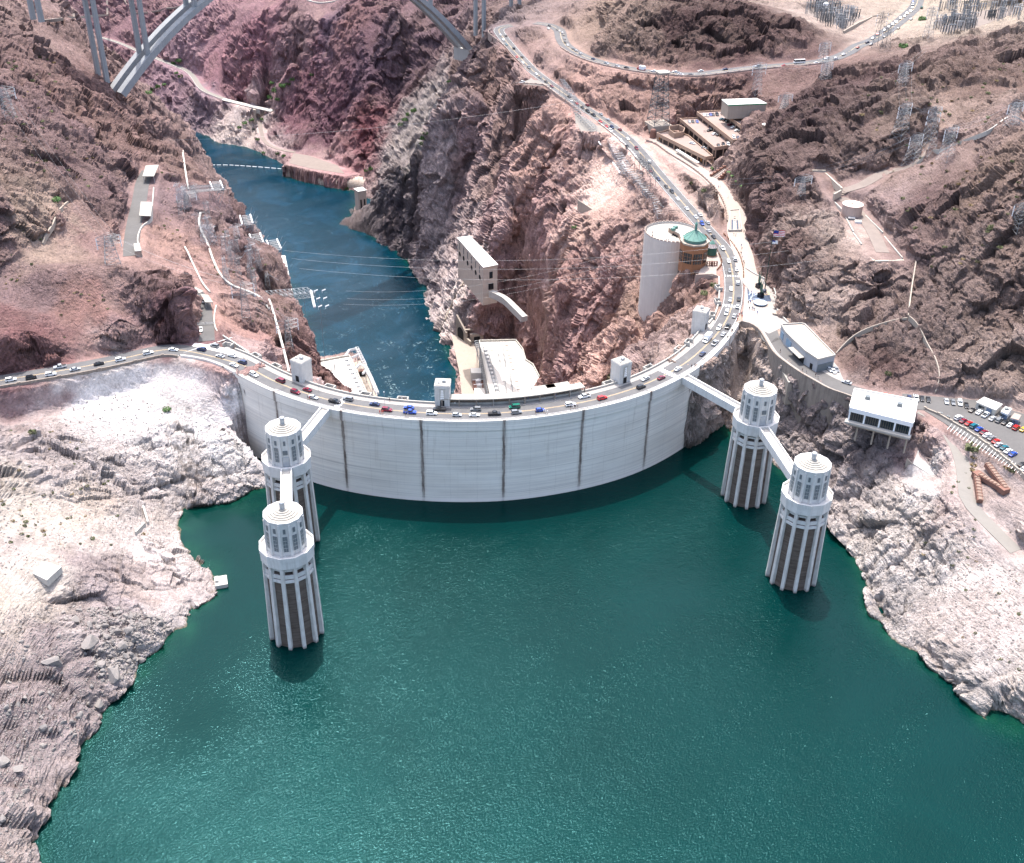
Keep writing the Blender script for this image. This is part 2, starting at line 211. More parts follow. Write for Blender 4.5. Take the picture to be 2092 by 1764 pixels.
cp(0, (1655, 212, 50, 1), (1618, 262, 46, 1), (1588, 300, 44, 1), (1514, 338, 28, 1), (1485, 350, 12, .7), (1545, 322, 38, .9), (1540, 350, 36, 1), (1500, 380, 18, .9), (1530, 400, 18, .9), (1545, 430, 10, .8), (1580, 380, 30, 1), (1620, 330, 44, 1), (1680, 300, 48, 1), (1720, 240, 56, 1), (1700, 200, 54, 1), (1650, 280, 50, 1), (1700, 350, 38, .8),
   (1640, 400, 33, .8), (1600, 430, 30, .8), (1570, 460, 24, .9), (1540, 480, 12, .8), (1530, 520, 10, .8), (1545, 560, 5, .8), (1590, 600, 5, .8), (1560, 500, 20, .8), (1590, 520, 24, .9), (1610, 570, 19, .8), (1650, 450, 33, .8), (1720, 470, 30, .7), (1690, 540, 22, .9), (1640, 600, 14, .8), (1680, 620, 9, .8), (1600, 640, 3, .7), (1660, 650, 4, .7), (1710, 700, 3, .7), (1760, 760, 2, .6), (1690, 580, 15, .9),
   (1760, 530, 14, .8), (1800, 610, 13, .9), (1750, 640, 9, .9), (1810, 560, 22, .5), (1860, 540, 29, .5), (1870, 590, 22, .8), (1860, 640, 17, .8), (1830, 700, 10, .9), (1870, 740, 6, .8), (1900, 800, 1.5, .5), (1980, 810, 2, .6), (2060, 830, 3, .6), (2092, 800, 6, .8), (1950, 760, 7, .9), (2000, 700, 15, .9), (1950, 650, 20, .9), (2092, 700, 20, .9), (2000, 600, 30, .9), (2092, 600, 33, .8), (1950, 550, 33, .8),
   (1850, 480, 36, .9), (1780, 400, 37, .6), (1820, 350, 45, .9), (1780, 330, 47, .9), (1760, 300, 52, .8), (1900, 430, 46, .9), (1980, 420, 54, 1), (2092, 430, 62, .9), (2050, 350, 70, .9), (2092, 280, 82, .5), (2000, 300, 70, .3), (1950, 300, 65, .4), (1900, 330, 57, .4), (1850, 280, 62, .7), (1800, 200, 66, .8), (1900, 200, 76, .7), (1850, 150, 66, .9), (1950, 140, 78, .9), (2050, 200, 88, .7), (2092, 160, 90, .9), (1980, 500, 43, .9), (2150, 300, 92, .5), (2150, 700, 25, .8), (2160, 850, 6, .6))
# right bank, from the crest down to the lake
cp(0, (1516, 690, -22, .3), (1538, 730, -19, .5), (1524, 790, -29, .5), (1508, 840, -39, .5), (1560, 720, -12, .6), (1600, 760, -9, .6), (1600, 800, -12, .6), (1640, 790, -8, .6), (1700, 815, -5, .6), (1560, 800, -20, .8), (1580, 880, -32, .8), (1640, 880, -26, .9), (1620, 940, -36, .9), (1690, 880, -22, .8), (1690, 960, -32, .9), (1690, 1020, -39, .9),
   (1735, 830, -5, .6), (1735, 880, -13, .8), (1800, 900, -12, .8), (1740, 930, -22, .8), (1800, 930, -17, .7), (1860, 930, -14, .4), (1870, 890, -7, .2), (1930, 950, -12.5, .1), (1880, 980, -16, .1), (1900, 1000, -14, .2), (1940, 930, -10, .15), (1860, 1000, -16, .5), (1800, 990, -22, .6), (1750, 1000, -28, .7), (1760, 1060, -33, .9), (1820, 1040, -25, .8), (1900, 1060, -20, .8), (1740, 1090, -36, 1),
   (1830, 1120, -32, 1), (1900, 1130, -27, 1), (1960, 1080, -17, .6), (1800, 1180, -38, .9), (1880, 1200, -34, .8), (1960, 1180, -26, .6), (2040, 1150, -19, .4), (1830, 1260, -38, 1), (1900, 1290, -35, .8), (1950, 1370, -37, .8), (1990, 1300, -29, .6), (2060, 1250, -23, .5), (2092, 1200, -19, .3), (2000, 1430, -38, .8), (2060, 1380, -31, .7), (2092, 1440, -36, .6), (2080, 1470, -40, .1),
   (1980, 950, -7, .3), (2040, 1000, -7, .3), (2092, 1060, -8, .4), (2000, 1040, -11, .5), (2092, 960, -1, .2), (2160, 1400, -26, .5), (2160, 1100, -6, .4))
wp((1400, 0, 120, .7), (1400, 900, 140, .7), (900, -100, 60, .8), (700, 200, 120, .8), (800, 600, 110, .7), (500, 900, 110, .6), (900, 1300, 150, .6), (400, 1300, 120, .7), (0, 1400, 80, .8), (-300, 1400, 80, .8), (-800, 1500, 120, .7), (-1200, 1000, 120, .7), (600, -300, 30, .6), (1300, -600, 80, .6), (-1200, -300, 90, .6), (-900, 2200, 200, .7), (300, 2200, 200, .7), (1400, 2000, 220, .7), (-300, 1150, -20, .9), (-100, 1200, 0, .9), (-500, 1200, -30, .8), (100, 1000, 50, .8), (300, 800, 75, .6))
for pth in (upper_c, tank_c, foot_c, canyon_c, main_c[-60:]):
    for p in pth[::4]: CP.append((p.copy(), .3))

# ------------------------------------------------------------------ terrain raster
GX0, GX1, GY0, GY1, GS = -950, 1250, -900, 1900, 1.75
nx = int((GX1-GX0)/GS)+1; ny = int((GY1-GY0)/GS)+1
def tin(CP):
    vs2 = [p.xy for p, r in CP]
    cornersz = [(-5000, -5000, -30), (5000, -5000, 0), (5000, 5000, 250), (-5000, 5000, 250)]
    vs2 += [Vector((a, b)) for a, b, c in cornersz]
    val = np.array([(p.z, r) for p, r in CP]+[(c, .6) for a, b, c in cornersz])
    V, E_, F_, ov, oe, of_ = geometry.delaunay_2d_cdt(vs2, [], [], 0, .01)
    vv = np.array([(v.x, v.y) for v in V]); vz = np.array([val[o[0]] for o in ov])
    H = np.zeros((ny, nx, 2), np.float32)
    for f in F_:
        a, b, c = vv[f[0]], vv[f[1]], vv[f[2]]
        x0 = max(0, int((min(a[0], b[0], c[0])-GX0)/GS)); x1 = min(nx-1, int((max(a[0], b[0], c[0])-GX0)/GS)+1)
        y0 = max(0, int((min(a[1], b[1], c[1])-GY0)/GS)); y1 = min(ny-1, int((max(a[1], b[1], c[1])-GY0)/GS)+1)
        if x1 < x0 or y1 < y0: continue
        X, Y = np.meshgrid(GX0+np.arange(x0, x1+1)*GS, GY0+np.arange(y0, y1+1)*GS)
        d = (b[0]-a[0])*(c[1]-a[1])-(c[0]-a[0])*(b[1]-a[1])
        if abs(d) < 1e-9: continue
        w1 = ((X-a[0])*(c[1]-a[1])-(c[0]-a[0])*(Y-a[1]))/d; w2 = ((b[0]-a[0])*(Y-a[1])-(X-a[0])*(b[1]-a[1]))/d
        mk = (w1 > -1e-6) & (w2 > -1e-6) & (w1+w2 < 1+1e-6)
        for k in (0, 1):
            t = vz[f[0]][k]*(1-w1-w2)+vz[f[1]][k]*w1+vz[f[2]][k]*w2
            s = H[y0:y1+1, x0:x1+1, k]; s[mk] = t[mk]
    return H
def blur(a, n):
    for _ in range(n):
        a = (np.pad(a, ((1, 1), (0, 0)), 'edge')[:-2]+2*a+np.pad(a, ((1, 1), (0, 0)), 'edge')[2:])/4
        a = (np.pad(a, ((0, 0), (1, 1)), 'edge')[:, :-2]+2*a+np.pad(a, ((0, 0), (1, 1)), 'edge')[:, 2:])/4
    return a
HH = tin(CP)
HZ = blur(HH[:, :, 0], 5); HR = blur(HH[:, :, 1], 12)
XS = GX0+np.arange(nx)*GS; YS = GY0+np.arange(ny)*GS
def stamp_line(path, hw, blend, dz=-.12, step=2):
    """level the ground along a path; hw half width, blend = width of the transition"""
    pts = path[::step]+[path[-1]]
    R_ = hw+blend
    xs = [p.x for p in pts]; ys = [p.y for p in pts]
    x0 = max(0, int((min(xs)-R_-GX0)/GS)); x1 = min(nx, int((max(xs)+R_-GX0)/GS)+2); y0 = max(0, int((min(ys)-R_-GY0)/GS)); y1 = min(ny, int((max(ys)+R_-GY0)/GS)+2)
    best = np.full((y1-y0, x1-x0), 1e9, np.float32); bz = np.zeros_like(best)
    for a, b in zip(pts[:-1], pts[1:]):
        i0 = max(x0, int((min(a.x, b.x)-R_-GX0)/GS)); i1 = min(x1, int((max(a.x, b.x)+R_-GX0)/GS)+2); j0 = max(y0, int((min(a.y, b.y)-R_-GY0)/GS)); j1 = min(y1, int((max(a.y, b.y)+R_-GY0)/GS)+2)
        if i1 <= i0 or j1 <= j0: continue
        X, Y = np.meshgrid(XS[i0:i1], YS[j0:j1]); dx, dy = b.x-a.x, b.y-a.y; L = dx*dx+dy*dy+1e-9
        t = np.clip(((X-a.x)*dx+(Y-a.y)*dy)/L, 0, 1); d = np.hypot(X-a.x-t*dx, Y-a.y-t*dy)
        sb = best[j0-y0:j1-y0, i0-x0:i1-x0]; sz = bz[j0-y0:j1-y0, i0-x0:i1-x0]; mk = d < sb
        sb[mk] = d[mk]; sz[mk] = (a.z+(b.z-a.z)*t)[mk]
    w_ = np.clip((R_-best)/max(blend, .01), 0, 1); w_ = w_*w_*(3-2*w_)
    s = HZ[y0:y1, x0:x1]; s[:] = s*(1-w_)+(bz+dz)*w_
    s = HR[y0:y1, x0:x1]; w2 = np.clip(w_*1.6, 0, 1); s[:] = s*(1-w2)
def stamp_poly(poly, blend, dz=-.12, z=None, rough=0.):
    """level the ground inside a polygon of 3D points (height from a plane fit)"""
    A = np.array([(p.x, p.y, 1) for p in poly]); zz = np.array([p.z for p in poly])
    k = np.linalg.lstsq(A, zz, rcond=None)[0] if z is None else (0, 0, z)
    R_ = blend+GS
    x0 = max(0, int((A[:, 0].min()-R_-GX0)/GS)); x1 = min(nx, int((A[:, 0].max()+R_-GX0)/GS)+2); y0 = max(0, int((A[:, 1].min()-R_-GY0)/GS)); y1 = min(ny, int((A[:, 1].max()+R_-GY0)/GS)+2)
    X, Y = np.meshgrid(XS[x0:x1], YS[y0:y1]); ins = np.zeros(X.shape, bool); dist = np.full(X.shape, 1e9)
    n = len(poly)
    for i in range(n):
        a, b = poly[i], poly[(i+1) % n]
        c = ((a.y > Y) != (b.y > Y)) & (X < (b.x-a.x)*(Y-a.y)/((b.y-a.y) or 1e-9)+a.x); ins ^= c
        dx, dy = b.x-a.x, b.y-a.y; t = np.clip(((X-a.x)*dx+(Y-a.y)*dy)/(dx*dx+dy*dy+1e-9), 0, 1)
        dist = np.minimum(dist, np.hypot(X-a.x-t*dx, Y-a.y-t*dy))
    dist[ins] = 0
    w_ = np.clip(1-dist/max(blend, .01), 0, 1); w_ = w_*w_*(3-2*w_)
    s = HZ[y0:y1, x0:x1]; s[:] = s*(1-w_)+(k[0]*X+k[1]*Y+k[2]+dz)*w_
    s = HR[y0:y1, x0:x1]; w2 = np.clip(w_*1.6, 0, 1); s[:] = s*(1-w2)+rough*w2
def hgt(x, y):
    i = (x-GX0)/GS; j = (y-GY0)/GS; i0 = min(max(int(i), 0), nx-2); j0 = min(max(int(j), 0), ny-2); a, b = i-i0, j-j0
    return float((HZ[j0, i0]*(1-a)+HZ[j0, i0+1]*a)*(1-b)+(HZ[j0+1, i0]*(1-a)+HZ[j0+1, i0+1]*a)*b)

# pads that the buildings, yards and terraces stand on
PAD = {
 'plaza': RQ('A', [(1500, 760, 0), (1700, 760, 0), (1850, 900, 0), (1890, 1050, 0), (1900, 1250, 0), (2060, 1380, 0), (1800, 1500, 0), (1460, 1330, 0)]),
 'exhibit': RQ(6, [(600, 520, 0), (640, 400, 0), (760, 400, 0), (960, 640, 0), (1000, 740, 0), (830, 720, 0)]),
 'lot': RQ(6, [(1350, 800, 0), (1800, 840, 0), (2300, 980, 0), (2300, 1380, 0), (2092, 1290, 0), (1480, 900, 0), (1350, 890, 0)]),
 'garage': RQ('B', [(60, 640, 6.3), (420, 450, 6.3), (700, 430, 6.3), (1100, 450, 6.3), (1400, 620, 6.3), (1040, 1000, 5), (760, 1060, 5)]),
 'visitor': RQ('A', [(700, 620, 0), (1000, 420, 1), (1180, 600, .5), (1130, 740, 0), (900, 720, 0)]),
 'azroof': RQ(1, [(770, 1530, 15), (790, 1300, 15), (830, 1090, 15), (880, 1000, 15), (960, 1010, 15), (940, 1250, 15), (860, 1400, 15), (860, 1540, 15)]),
 'tank': RQ(3, [(960, 1260, 30), (1070, 1220, 30), (1120, 1300, 30), (1360, 1590, 28.5), (1170, 1590, 28.5), (1040, 1400, 29.5)]),
 'tankup': RQ(3, [(790, 1040, 38), (870, 1040, 38), (980, 1160, 36), (940, 1190, 36)]),
 'nvph': RQ('D', [(220, 130, -172), (460, 250, -172), (560, 240, -172), (1030, 235, -172), (1120, 350, -172), (1280, 560, -172), (1380, 800, -172), (1340, 1100, -172), (360, 1000, -172)]),
 'azph': [Vector((-78, 100, -172)), Vector((-48, 100, -172)), Vector((-50, 245, -172)), Vector((-80, 245, -172))],
 'outlet': RQ(1, [(1790, 930, -167), (1900, 950, -167), (2200, 1060, -167), (2100, 1080, -167), (1740, 1010, -167)]),
 'subst1': RQ(3, [(760, 60, 48), (960, 30, 48), (1120, 100, 47), (1010, 180, 46), (800, 130, 47)]),
 'subst2': RQ(3, [(1540, 120, 57), (1800, 60, 60), (2092, 20, 62), (2092, 60, 62), (1760, 190, 57), (1560, 210, 55)]),
 'slab': RQ('C', [(920, 770, -10), (1160, 940, -12), (1250, 1100, -13.5), (1040, 1150, -15), (830, 1000, -13)]),
 'overlook': RQ('G', [(540, 700, 12.6), (520, 760, 12.4), (380, 810, 12), (640, 830, 11.6), (700, 800, 11.6)]),
 'midpad': RQ('G', [(930, 1060, 8.6), (1130, 1180, 7.6), (1240, 1270, 6.6), (1010, 1275, 6.9), (940, 1150, 7.8)]),
}
for k_ in ('tankup', 'tank', 'azroof', 'nvph', 'outlet', 'subst1', 'subst2', 'garage', 'visitor', 'overlook', 'midpad'): stamp_poly(PAD[k_], 5)
stamp_poly(PAD['azph'], 6); stamp_poly(PAD['slab'], 3, rough=.1)
stamp_line(canyon_c, 4, 10); stamp_line(canyon2_c, 3, 6); stamp_line(tank_c, 5, 8); stamp_line(foot_c, 4, 5)
stamp_line(azup_c, 5, 6); stamp_line(prom_c, 8, 5); stamp_line(upper_c, 8, 6); stamp_line(main_c, 7.5, 5); stamp_line(az_c, 4.5, 4); stamp_line(cross_c, 5.5, 4)
for k_ in ('plaza', 'exhibit', 'lot'): stamp_poly(PAD[k_], 4)
def calm_line(path, hw, val):
    X, Y = np.meshgrid(XS, YS)
    for p in path[::2]:
        i0, j0 = int((p.x-GX0)/GS), int((p.y-GY0)/GS); r = int(hw/GS)+2; s = HR[j0-r:j0+r, i0-r:i0+r]; d = np.hypot(X[j0-r:j0+r, i0-r:i0+r]-p.x, Y[j0-r:j0+r, i0-r:i0+r]-p.y)
        s[:] = np.where(d < hw, np.minimum(s, val), s)
LWP = offset([p for p in main_c if p.x < -128 and p.y < -20 and p.y > -140], -13); CALM = [(LWP, 7, .12), (offset(outer[:40], -6), 6, .25), (D0([(1518, 680, -20), (1522, 740, -24), (1512, 800, -32), (1496, 850, -40)]), 6, .2)]
# the ground must stay below the crest next to the dam: cut it out behind and in front of the wall
Xg, Yg = np.meshgrid(XS, YS); rr = np.hypot(Xg, Yg); an = np.degrees(np.arctan2(Xg, -Yg))
mk = (rr < 158) & (rr > 118) & (an > -52) & (an < 36)
lim = np.where(rr > 145, -60, -2-(150-rr)*.9)
HZ[mk & (Yg < 60)] = np.minimum(HZ, lim)[mk & (Yg < 60)]
del Xg, Yg, rr, an, mk, lim
_s = blur(HZ, 2); calm_on = 1; _gy, _gx = np.gradient(_s, GS); _st = np.hypot(_gx, _gy); HR = np.maximum(HR, blur(np.clip((_st-.75)/.6, 0, 1)*.8, 1)*(blur(HR, 6)*1.0+.45 > .45)); del _s, _gx, _gy, _st
for pth, hw_, v_ in CALM: calm_line(pth, hw_, v_)
print('raster', round(time.time()-T0, 1))

# ------------------------------------------------------------------ vectorised noise
def h_(ix, iy, iz, s):
    with np.errstate(over='ignore'):
        h = ix.astype(np.uint32)*np.uint32(374761393)+iy.astype(np.uint32)*np.uint32(668265263)+iz.astype(np.uint32)*np.uint32(2147483647)+np.uint32(s)*np.uint32(1274126177)
        h = (h ^ (h >> np.uint32(13)))*np.uint32(1274126177); h = (h ^ (h >> np.uint32(16)))*np.uint32(2246822519); h ^= h >> np.uint32(13)
    return h
def hf(h): return h.astype(np.float32)*np.float32(1/4294967296)
def vnoise(p, s=0):
    """value noise in [-1, 1]"""
    i = np.floor(p).astype(np.int32); f = (p-i).astype(np.float32); f = f*f*f*(f*(f*6-15)+10)
    x, y, z = i[:, 0], i[:, 1], i[:, 2]; fx, fy, fz = f[:, 0], f[:, 1], f[:, 2]
    c = [[[hf(h_(x+a, y+b, z+d, s)) for d in (0, 1)] for b in (0, 1)] for a in (0, 1)]
    q = [[c[a][b][0]*(1-fz)+c[a][b][1]*fz for b in (0, 1)] for a in (0, 1)]
    q = [q[a][0]*(1-fy)+q[a][1]*fy for a in (0, 1)]
    return (q[0]*(1-fx)+q[1]*fx)*2-1
def fbm(p, o=4, s=0, g=.5):
    t = 0; a = 1
    for k in range(o): t = t+a*vnoise(p*(2.03**k)+k*17.3, s+k); a *= g
    return t
def blocks(p, s=0):
    """broken-rock noise: every cell gets its own tilted facet; returns facet height, F1, F2"""
    n = len(p); i = np.floor(p).astype(np.int32); f = (p-i).astype(np.float32)
    F1 = np.full(n, 9., np.float32); F2 = F1.copy(); H = np.zeros(n, np.float32)
    lo = np.where(f < .5, -1, 0).astype(np.int32)
    for a in (0, 1):
        for b in (0, 1):
            for c in (0, 1):
                o = lo+np.array([a, b, c], np.int32); ix, iy, iz = (i+o).T; h1 = h_(ix, iy, iz, s)
                v = np.stack([hf(h1), hf(h1*np.uint32(747796405)+np.uint32(9)), hf(h1*np.uint32(2891336453)+np.uint32(77))], 1)
                d = f-o-(.22+v*.56); ad = np.abs(d); D = (ad.max(1)*.72+ad.sum(1)*.2)**2
                m1 = D < F1
                F2 = np.where(m1, F1, np.minimum(F2, D)); F1 = np.where(m1, D, F1)
                nrm = v[:, [1, 2, 0]]*2-1
                H = np.where(m1, (d*nrm).sum(1)*1.3+(v[:, 0]-.5)*.6, H)
    return H, np.sqrt(F1), np.sqrt(F2)

# ------------------------------------------------------------------ terrain mesh: rings and spokes, denser where it is steep
def sample(A, X, Y):
    i = np.clip((X-GX0)/GS, 0, nx-1.001); j = np.clip((Y-GY0)/GS, 0, ny-1.001); i0 = i.astype(int); j0 = j.astype(int); a = i-i0; b = j-j0
    return (A[j0, i0]*(1-a)+A[j0, i0+1]*a)*(1-b)+(A[j0+1, i0]*(1-a)+A[j0+1, i0+1]*a)*b
NC, NR = 1150, 1150
FLAT = True
az = np.concatenate([np.linspace(-44, -27.5, NC//14, endpoint=False), np.linspace(-27.5, 27.5, NC, endpoint=False), np.linspace(27.5, 44, NC//14)])
az = np.radians(az)+YAW
rs = np.concatenate([np.arange(150, 1500, 1.0), np.arange(1500, 2700, 4)])
Xp = CX+np.outer(np.sin(az), rs); Yp = CY+np.outer(np.cos(az), rs)
Zp = sample(HZ, Xp, Yp)
dz = np.diff(Zp, axis=1); dr = np.diff(rs)[None]
# weight of every step ~ its angular size, with a share for hidden ones
wgt = np.sqrt((.75*dr)**2+(1.15*dz)**2)/(rs[None, 1:]**1.12)
wgt[:, (Zp[:, 1:] < ZL-6).any(0) & False] *= .1
under = ((Zp[:, 1:] < ZL-3) & (Yp[:, 1:] < -60)) | (Zp[:, 1:] < ZR-3)
wgt = np.where(under, wgt*.06, wgt)
ck = np.ones(9)/9
ker = 45
wgt = np.apply_along_axis(lambda c: np.convolve(np.pad(c, 4, 'edge'), np.ones(9)/9, 'valid'), 1, wgt)
wgt = np.apply_along_axis(lambda c: np.convolve(np.pad(c, ker//2, 'edge'), np.ones(ker)/ker, 'valid'), 0, wgt)
cum = np.concatenate([np.zeros((len(az), 1)), np.cumsum(wgt, 1)], 1); cum /= cum[:, -1:]
tt = np.linspace(0, 1, NR)
Rr = np.stack([np.interp(tt, cum[k], rs) for k in range(len(az))])
X = (CX+np.sin(az)[:, None]*Rr).ravel(); Y = (CY+np.cos(az)[:, None]*Rr).ravel()
Z = sample(HZ, X, Y).astype(np.float32); RO = np.clip(sample(HR, X, Y), 0, 1).astype(np.float32)
e = 3.0
gx = (sample(HZ, X+e, Y)-sample(HZ, X-e, Y))/(2*e); gy = (sample(HZ, X, Y+e)-sample(HZ, X, Y-e))/(2*e)
N = np.stack([-gx, -gy, np.full_like(gx, 1)], 1); steep = np.hypot(gx, gy); N /= np.linalg.norm(N, axis=1)[:, None]
Pn = np.stack([X, Y, Z], 1).astype(np.float32)
big = np.clip((sample(blur(HR, 1), X, Y)), 0, 1)
wp_ = Pn+5*np.stack([vnoise(Pn/16, 91), vnoise(Pn/16, 92), vnoise(Pn/16, 93)], 1)
str_ = np.array([1, 1, .6], np.float32)           # stretched upright: ribs and gullies on cliffs
# bedding planes dip to one side: squeeze the block noise along the dip
rot_ = np.array([[.82, -.36, .44], [.40, .92, 0], [-.40, .18, .90]], np.float32)
b1, f1, f2 = blocks((wp_@rot_)*np.array([.75, 1.05, .95], np.float32)/19, 11)
ridge = 1-np.abs(vnoise(wp_*str_/38, 5)); ridge2 = 1-np.abs(vnoise(wp_*str_/15, 6))
crack1 = np.clip((f2-f1)*3.5, 0, 1)
w2_ = Pn+1.8*np.stack([vnoise(Pn/6, 41), vnoise(Pn/6, 42), vnoise(Pn/6, 43)], 1)
b2, g1, g2 = blocks((w2_@rot_)*np.array([.72, 1.1, 1.1], np.float32)/8, 23); crack2 = np.clip((g2-g1)*3.5, 0, 1)
b3, k1, k2 = blocks((Pn@rot_)*np.array([.8, 1.1, 1.2], np.float32)/3.7+.25*np.stack([vnoise(Pn/2.5, 81), vnoise(Pn/2.5, 82), vnoise(Pn/2.5, 83)], 1), 31); crack3 = np.clip((k2-k1)*3.5, 0, 1)
b4, l1, l2 = blocks(Pn/1.7, 37); crack4 = np.clip((l2-l1)*3, 0, 1)
sm = fbm(Pn/5, 3, 61)
cliff = np.clip((steep-.75)/.8, 0, 1)
LKS = ((Pn[:, 1] < -40) & (Pn[:, 2] < -2)).astype(np.float32)
# rock outcrops stand out of smoother scree
oc = fbm(wp_*np.array([1, 1, .7], np.float32)/48, 3, 71)+(RO-.62)*1.5+cliff*.7+LKS*(RO > .42)*.4
OUT = np.clip((oc+.12)/.22, 0, 1); OUT = OUT*OUT*(3-2*OUT)
OUT2 = np.clip((oc-.22)/.2, 0, 1)
ledge = vnoise((wp_@rot_)*np.array([.04, .04, .22], np.float32), 19)
ledge2 = 1-np.abs(vnoise((Pn@rot_)*np.array([.05, .09, .45], np.float32), 29))*2
D = RO*(OUT*(2.4+(5.2-1.2*LKS)*b1+(.9+1.2*LKS)*(crack1-.85)+2.4*(ridge-.7)+1.3*ledge*(1-.7*cliff))+OUT2*1.8*(ridge2-.3)) + RO**.8*(.2+.8*OUT)*((1.9+.3*cliff)*b2+(.35+.6*LKS)*(crack2-.8)+.6*ledge2*(1-cliff)) + (RO**.7)*(.3+.7*OUT)*((.8+.2*cliff)*b3+(.15+.2*LKS)*(crack3-.8)) + np.clip(RO*2.5, 0, 1)*((.26+.12*cliff)*b4+.05*(crack4-.8)+.1*sm)
gul = np.abs(vnoise(Pn*np.array([1, 1, .16], np.float32)/34+7, 14)); D -= cliff*RO*4.0*np.clip(1-gul*5, 0, 1)
hidden = (Pn[:, 2] < ZL) & (Pn[:, 1] < -60)
D = np.where(hidden, D*.3, D)
# keep bumps from lifting the shore out of the water or over roads
Pn2 = Pn+N*D[:, None]
Pn2[:, 2] += np.where((Pn[:, 2] > ZR+1) & (Pn[:, 2] < ZR+10), np.clip(ZR+.5-Pn2[:, 2], 0, 5), 0)
nA = len(az)
vi = (np.arange(nA)[:, None]*NR+np.arange(NR)[None]).astype(np.int32)
q = np.stack([vi[:-1, :-1], vi[1:, :-1], vi[1:, 1:], vi[:-1, 1:]], -1).reshape(-1, 4)
# leave out faces deep under the water
zq = Pn[q[:, 0], 2]; keep = ~(((zq < ZL-10) & (Pn[q[:, 0], 1] < -160)) | (zq < ZR-8))
q = q[keep]
me = bpy.data.meshes.new('ground')
me.vertices.add(len(Pn2)); me.vertices.foreach_set('co', Pn2.astype(np.float32).ravel())
me.loops.add(len(q)*4); me.loops.foreach_set('vertex_index', q[:, ::-1].ravel().astype(np.int32))
me.polygons.add(len(q)); me.polygons.foreach_set('loop_start', np.arange(0, len(q)*4, 4, dtype=np.int32))
me.update(calc_edges=True); me.polygons.foreach_set('use_smooth', [False]*len(q)) if FLAT else None
print('terrain mesh', len(Pn2), len(q), round(time.time()-T0, 1))

# ------------------------------------------------------------------ materials
def lin(c):
    return tuple(((x/255)/12.92 if x/255 <= .04045 else ((x/255+.055)/1.055)**2.4) for x in c)
MATS = {}
def nd(t, typ, **k):
    n = t.nodes.new(typ)
    for a, b in k.items():
        if a in n.inputs: n.inputs[a].default_value = b
        else: setattr(n, a, b)
    return n
def mix(t, f, a, b, mode='MIX'):
    n = t.nodes.new('ShaderNodeMix'); n.data_type = 'RGBA'; n.blend_type = mode
    for s, v in ((0, f), (6, a), (7, b)):
        if hasattr(v, 'links') or hasattr(v, 'is_linked'): t.links.new(v, n.inputs[s])
        elif s == 0: n.inputs[0].default_value = v
        else: n.inputs[s].default_value = tuple(v)[:3]+(1,)
    return n.outputs[2]
def math_(t, op, a, b=None, clamp=False):
    n = t.nodes.new('ShaderNodeMath'); n.operation = op; n.use_clamp = clamp
    for i, v in enumerate((a, b)):
        if v is None: continue
        if hasattr(v, 'is_linked'): t.links.new(v, n.inputs[i])
        else: n.inputs[i].default_value = v
    return n.outputs[0]
def noise_(t, co, scale, detail=3, rough=.6, stretch=None, dist=0):
    if stretch:
        mp = nd(t, 'ShaderNodeMapping'); mp.inputs['Scale'].default_value = stretch; t.links.new(co, mp.inputs[0]); co = mp.outputs[0]
    n = nd(t, 'ShaderNodeTexNoise', Scale=scale, Detail=detail, Roughness=rough, Distortion=dist); t.links.new(co, n.inputs['Vector']); return n.outputs[0]
def ramp_(t, v, a, b, lo=0., hi=1.):
    n = nd(t, 'ShaderNodeMapRange'); t.links.new(v, n.inputs[0])
    for i, x in enumerate((a, b, lo, hi)): n.inputs[i+1].default_value = x
    return n.outputs[0]
def new_mat(name):
    m = bpy.data.materials.new(name); m.use_nodes = True; MATS[name] = m
    t = m.node_tree; b = t.nodes['Principled BSDF']; b.inputs['Specular IOR Level'].default_value = .3
    g = t.nodes.new('ShaderNodeNewGeometry'); return m, t, b, g.outputs['Position']
def mat(name, col, rough=.85, var=.15, scale=.6, streak=0., bump=.0, metal=0., stain=None, objcol=False, spec=.3):
    if name in MATS: return MATS[name]
    m, t, b, co = new_mat(name)
    n1 = noise_(t, co, scale, 5, .65); n2 = noise_(t, co, scale*7, 3, .6)
    f = math_(t, 'ADD', math_(t, 'MULTIPLY', n1, .65), math_(t, 'MULTIPLY', n2, .35))
    f = ramp_(t, f, .3, .7, 1-var, 1+var)
    if objcol:
        oi = nd(t, 'ShaderNodeObjectInfo'); base = oi.outputs['Color']
    else:
        rgb = nd(t, 'ShaderNodeRGB'); rgb.outputs[0].default_value = tuple(col)+(1,); base = rgb.outputs[0]
    c = mix(t, 1., base, f, 'MULTIPLY')
    if streak:
        s = noise_(t, co, .9, 4, .6, (1, 1, .07)); s = ramp_(t, s, .45, .75, 0, streak)
        c = mix(t, s, c, stain or tuple(x*.45 for x in col))
    t.links.new(c, b.inputs['Base Color']); b.inputs['Roughness'].default_value = rough; b.inputs['Metallic'].default_value = metal
    b.inputs['Specular IOR Level'].default_value = spec
    if bump:
        bp = nd(t, 'ShaderNodeBump', Strength=bump, Distance=.15); t.links.new(n2, bp.inputs['Height']); t.links.new(bp.outputs[0], b.inputs['Normal'])
    return m
conc = mat('concrete', (.40, .38, .345), .9, .12, .35, .35)
concw = mat('pale_concrete', (.45, .43, .39), .9, .08, .3, .2)
concd = mat('old_brown_concrete', (.27, .225, .19), .9, .2, .25, .55, stain=(.08, .055, .04))
conct = mat('tan_concrete', (.35, .30, .25), .9, .1, .3, .25)
roofw = mat('white_roof', (.60, .58, .54), .85, .05, .2)
roofc = mat('cream_roof', (.33, .31, .275), .9, .07, .25)
walkm = mat('pavement', (.30, .28, .26), .9, .09, .3)
walkp = mat('pink_pavement', (.34, .285, .25), .9, .08, .3)
steel = mat('galvanised_steel', (.42, .44, .46), .55, .12, 1, metal=.35)
steelw = mat('white_porcelain', (.8, .8, .8), .3, .03, 1)
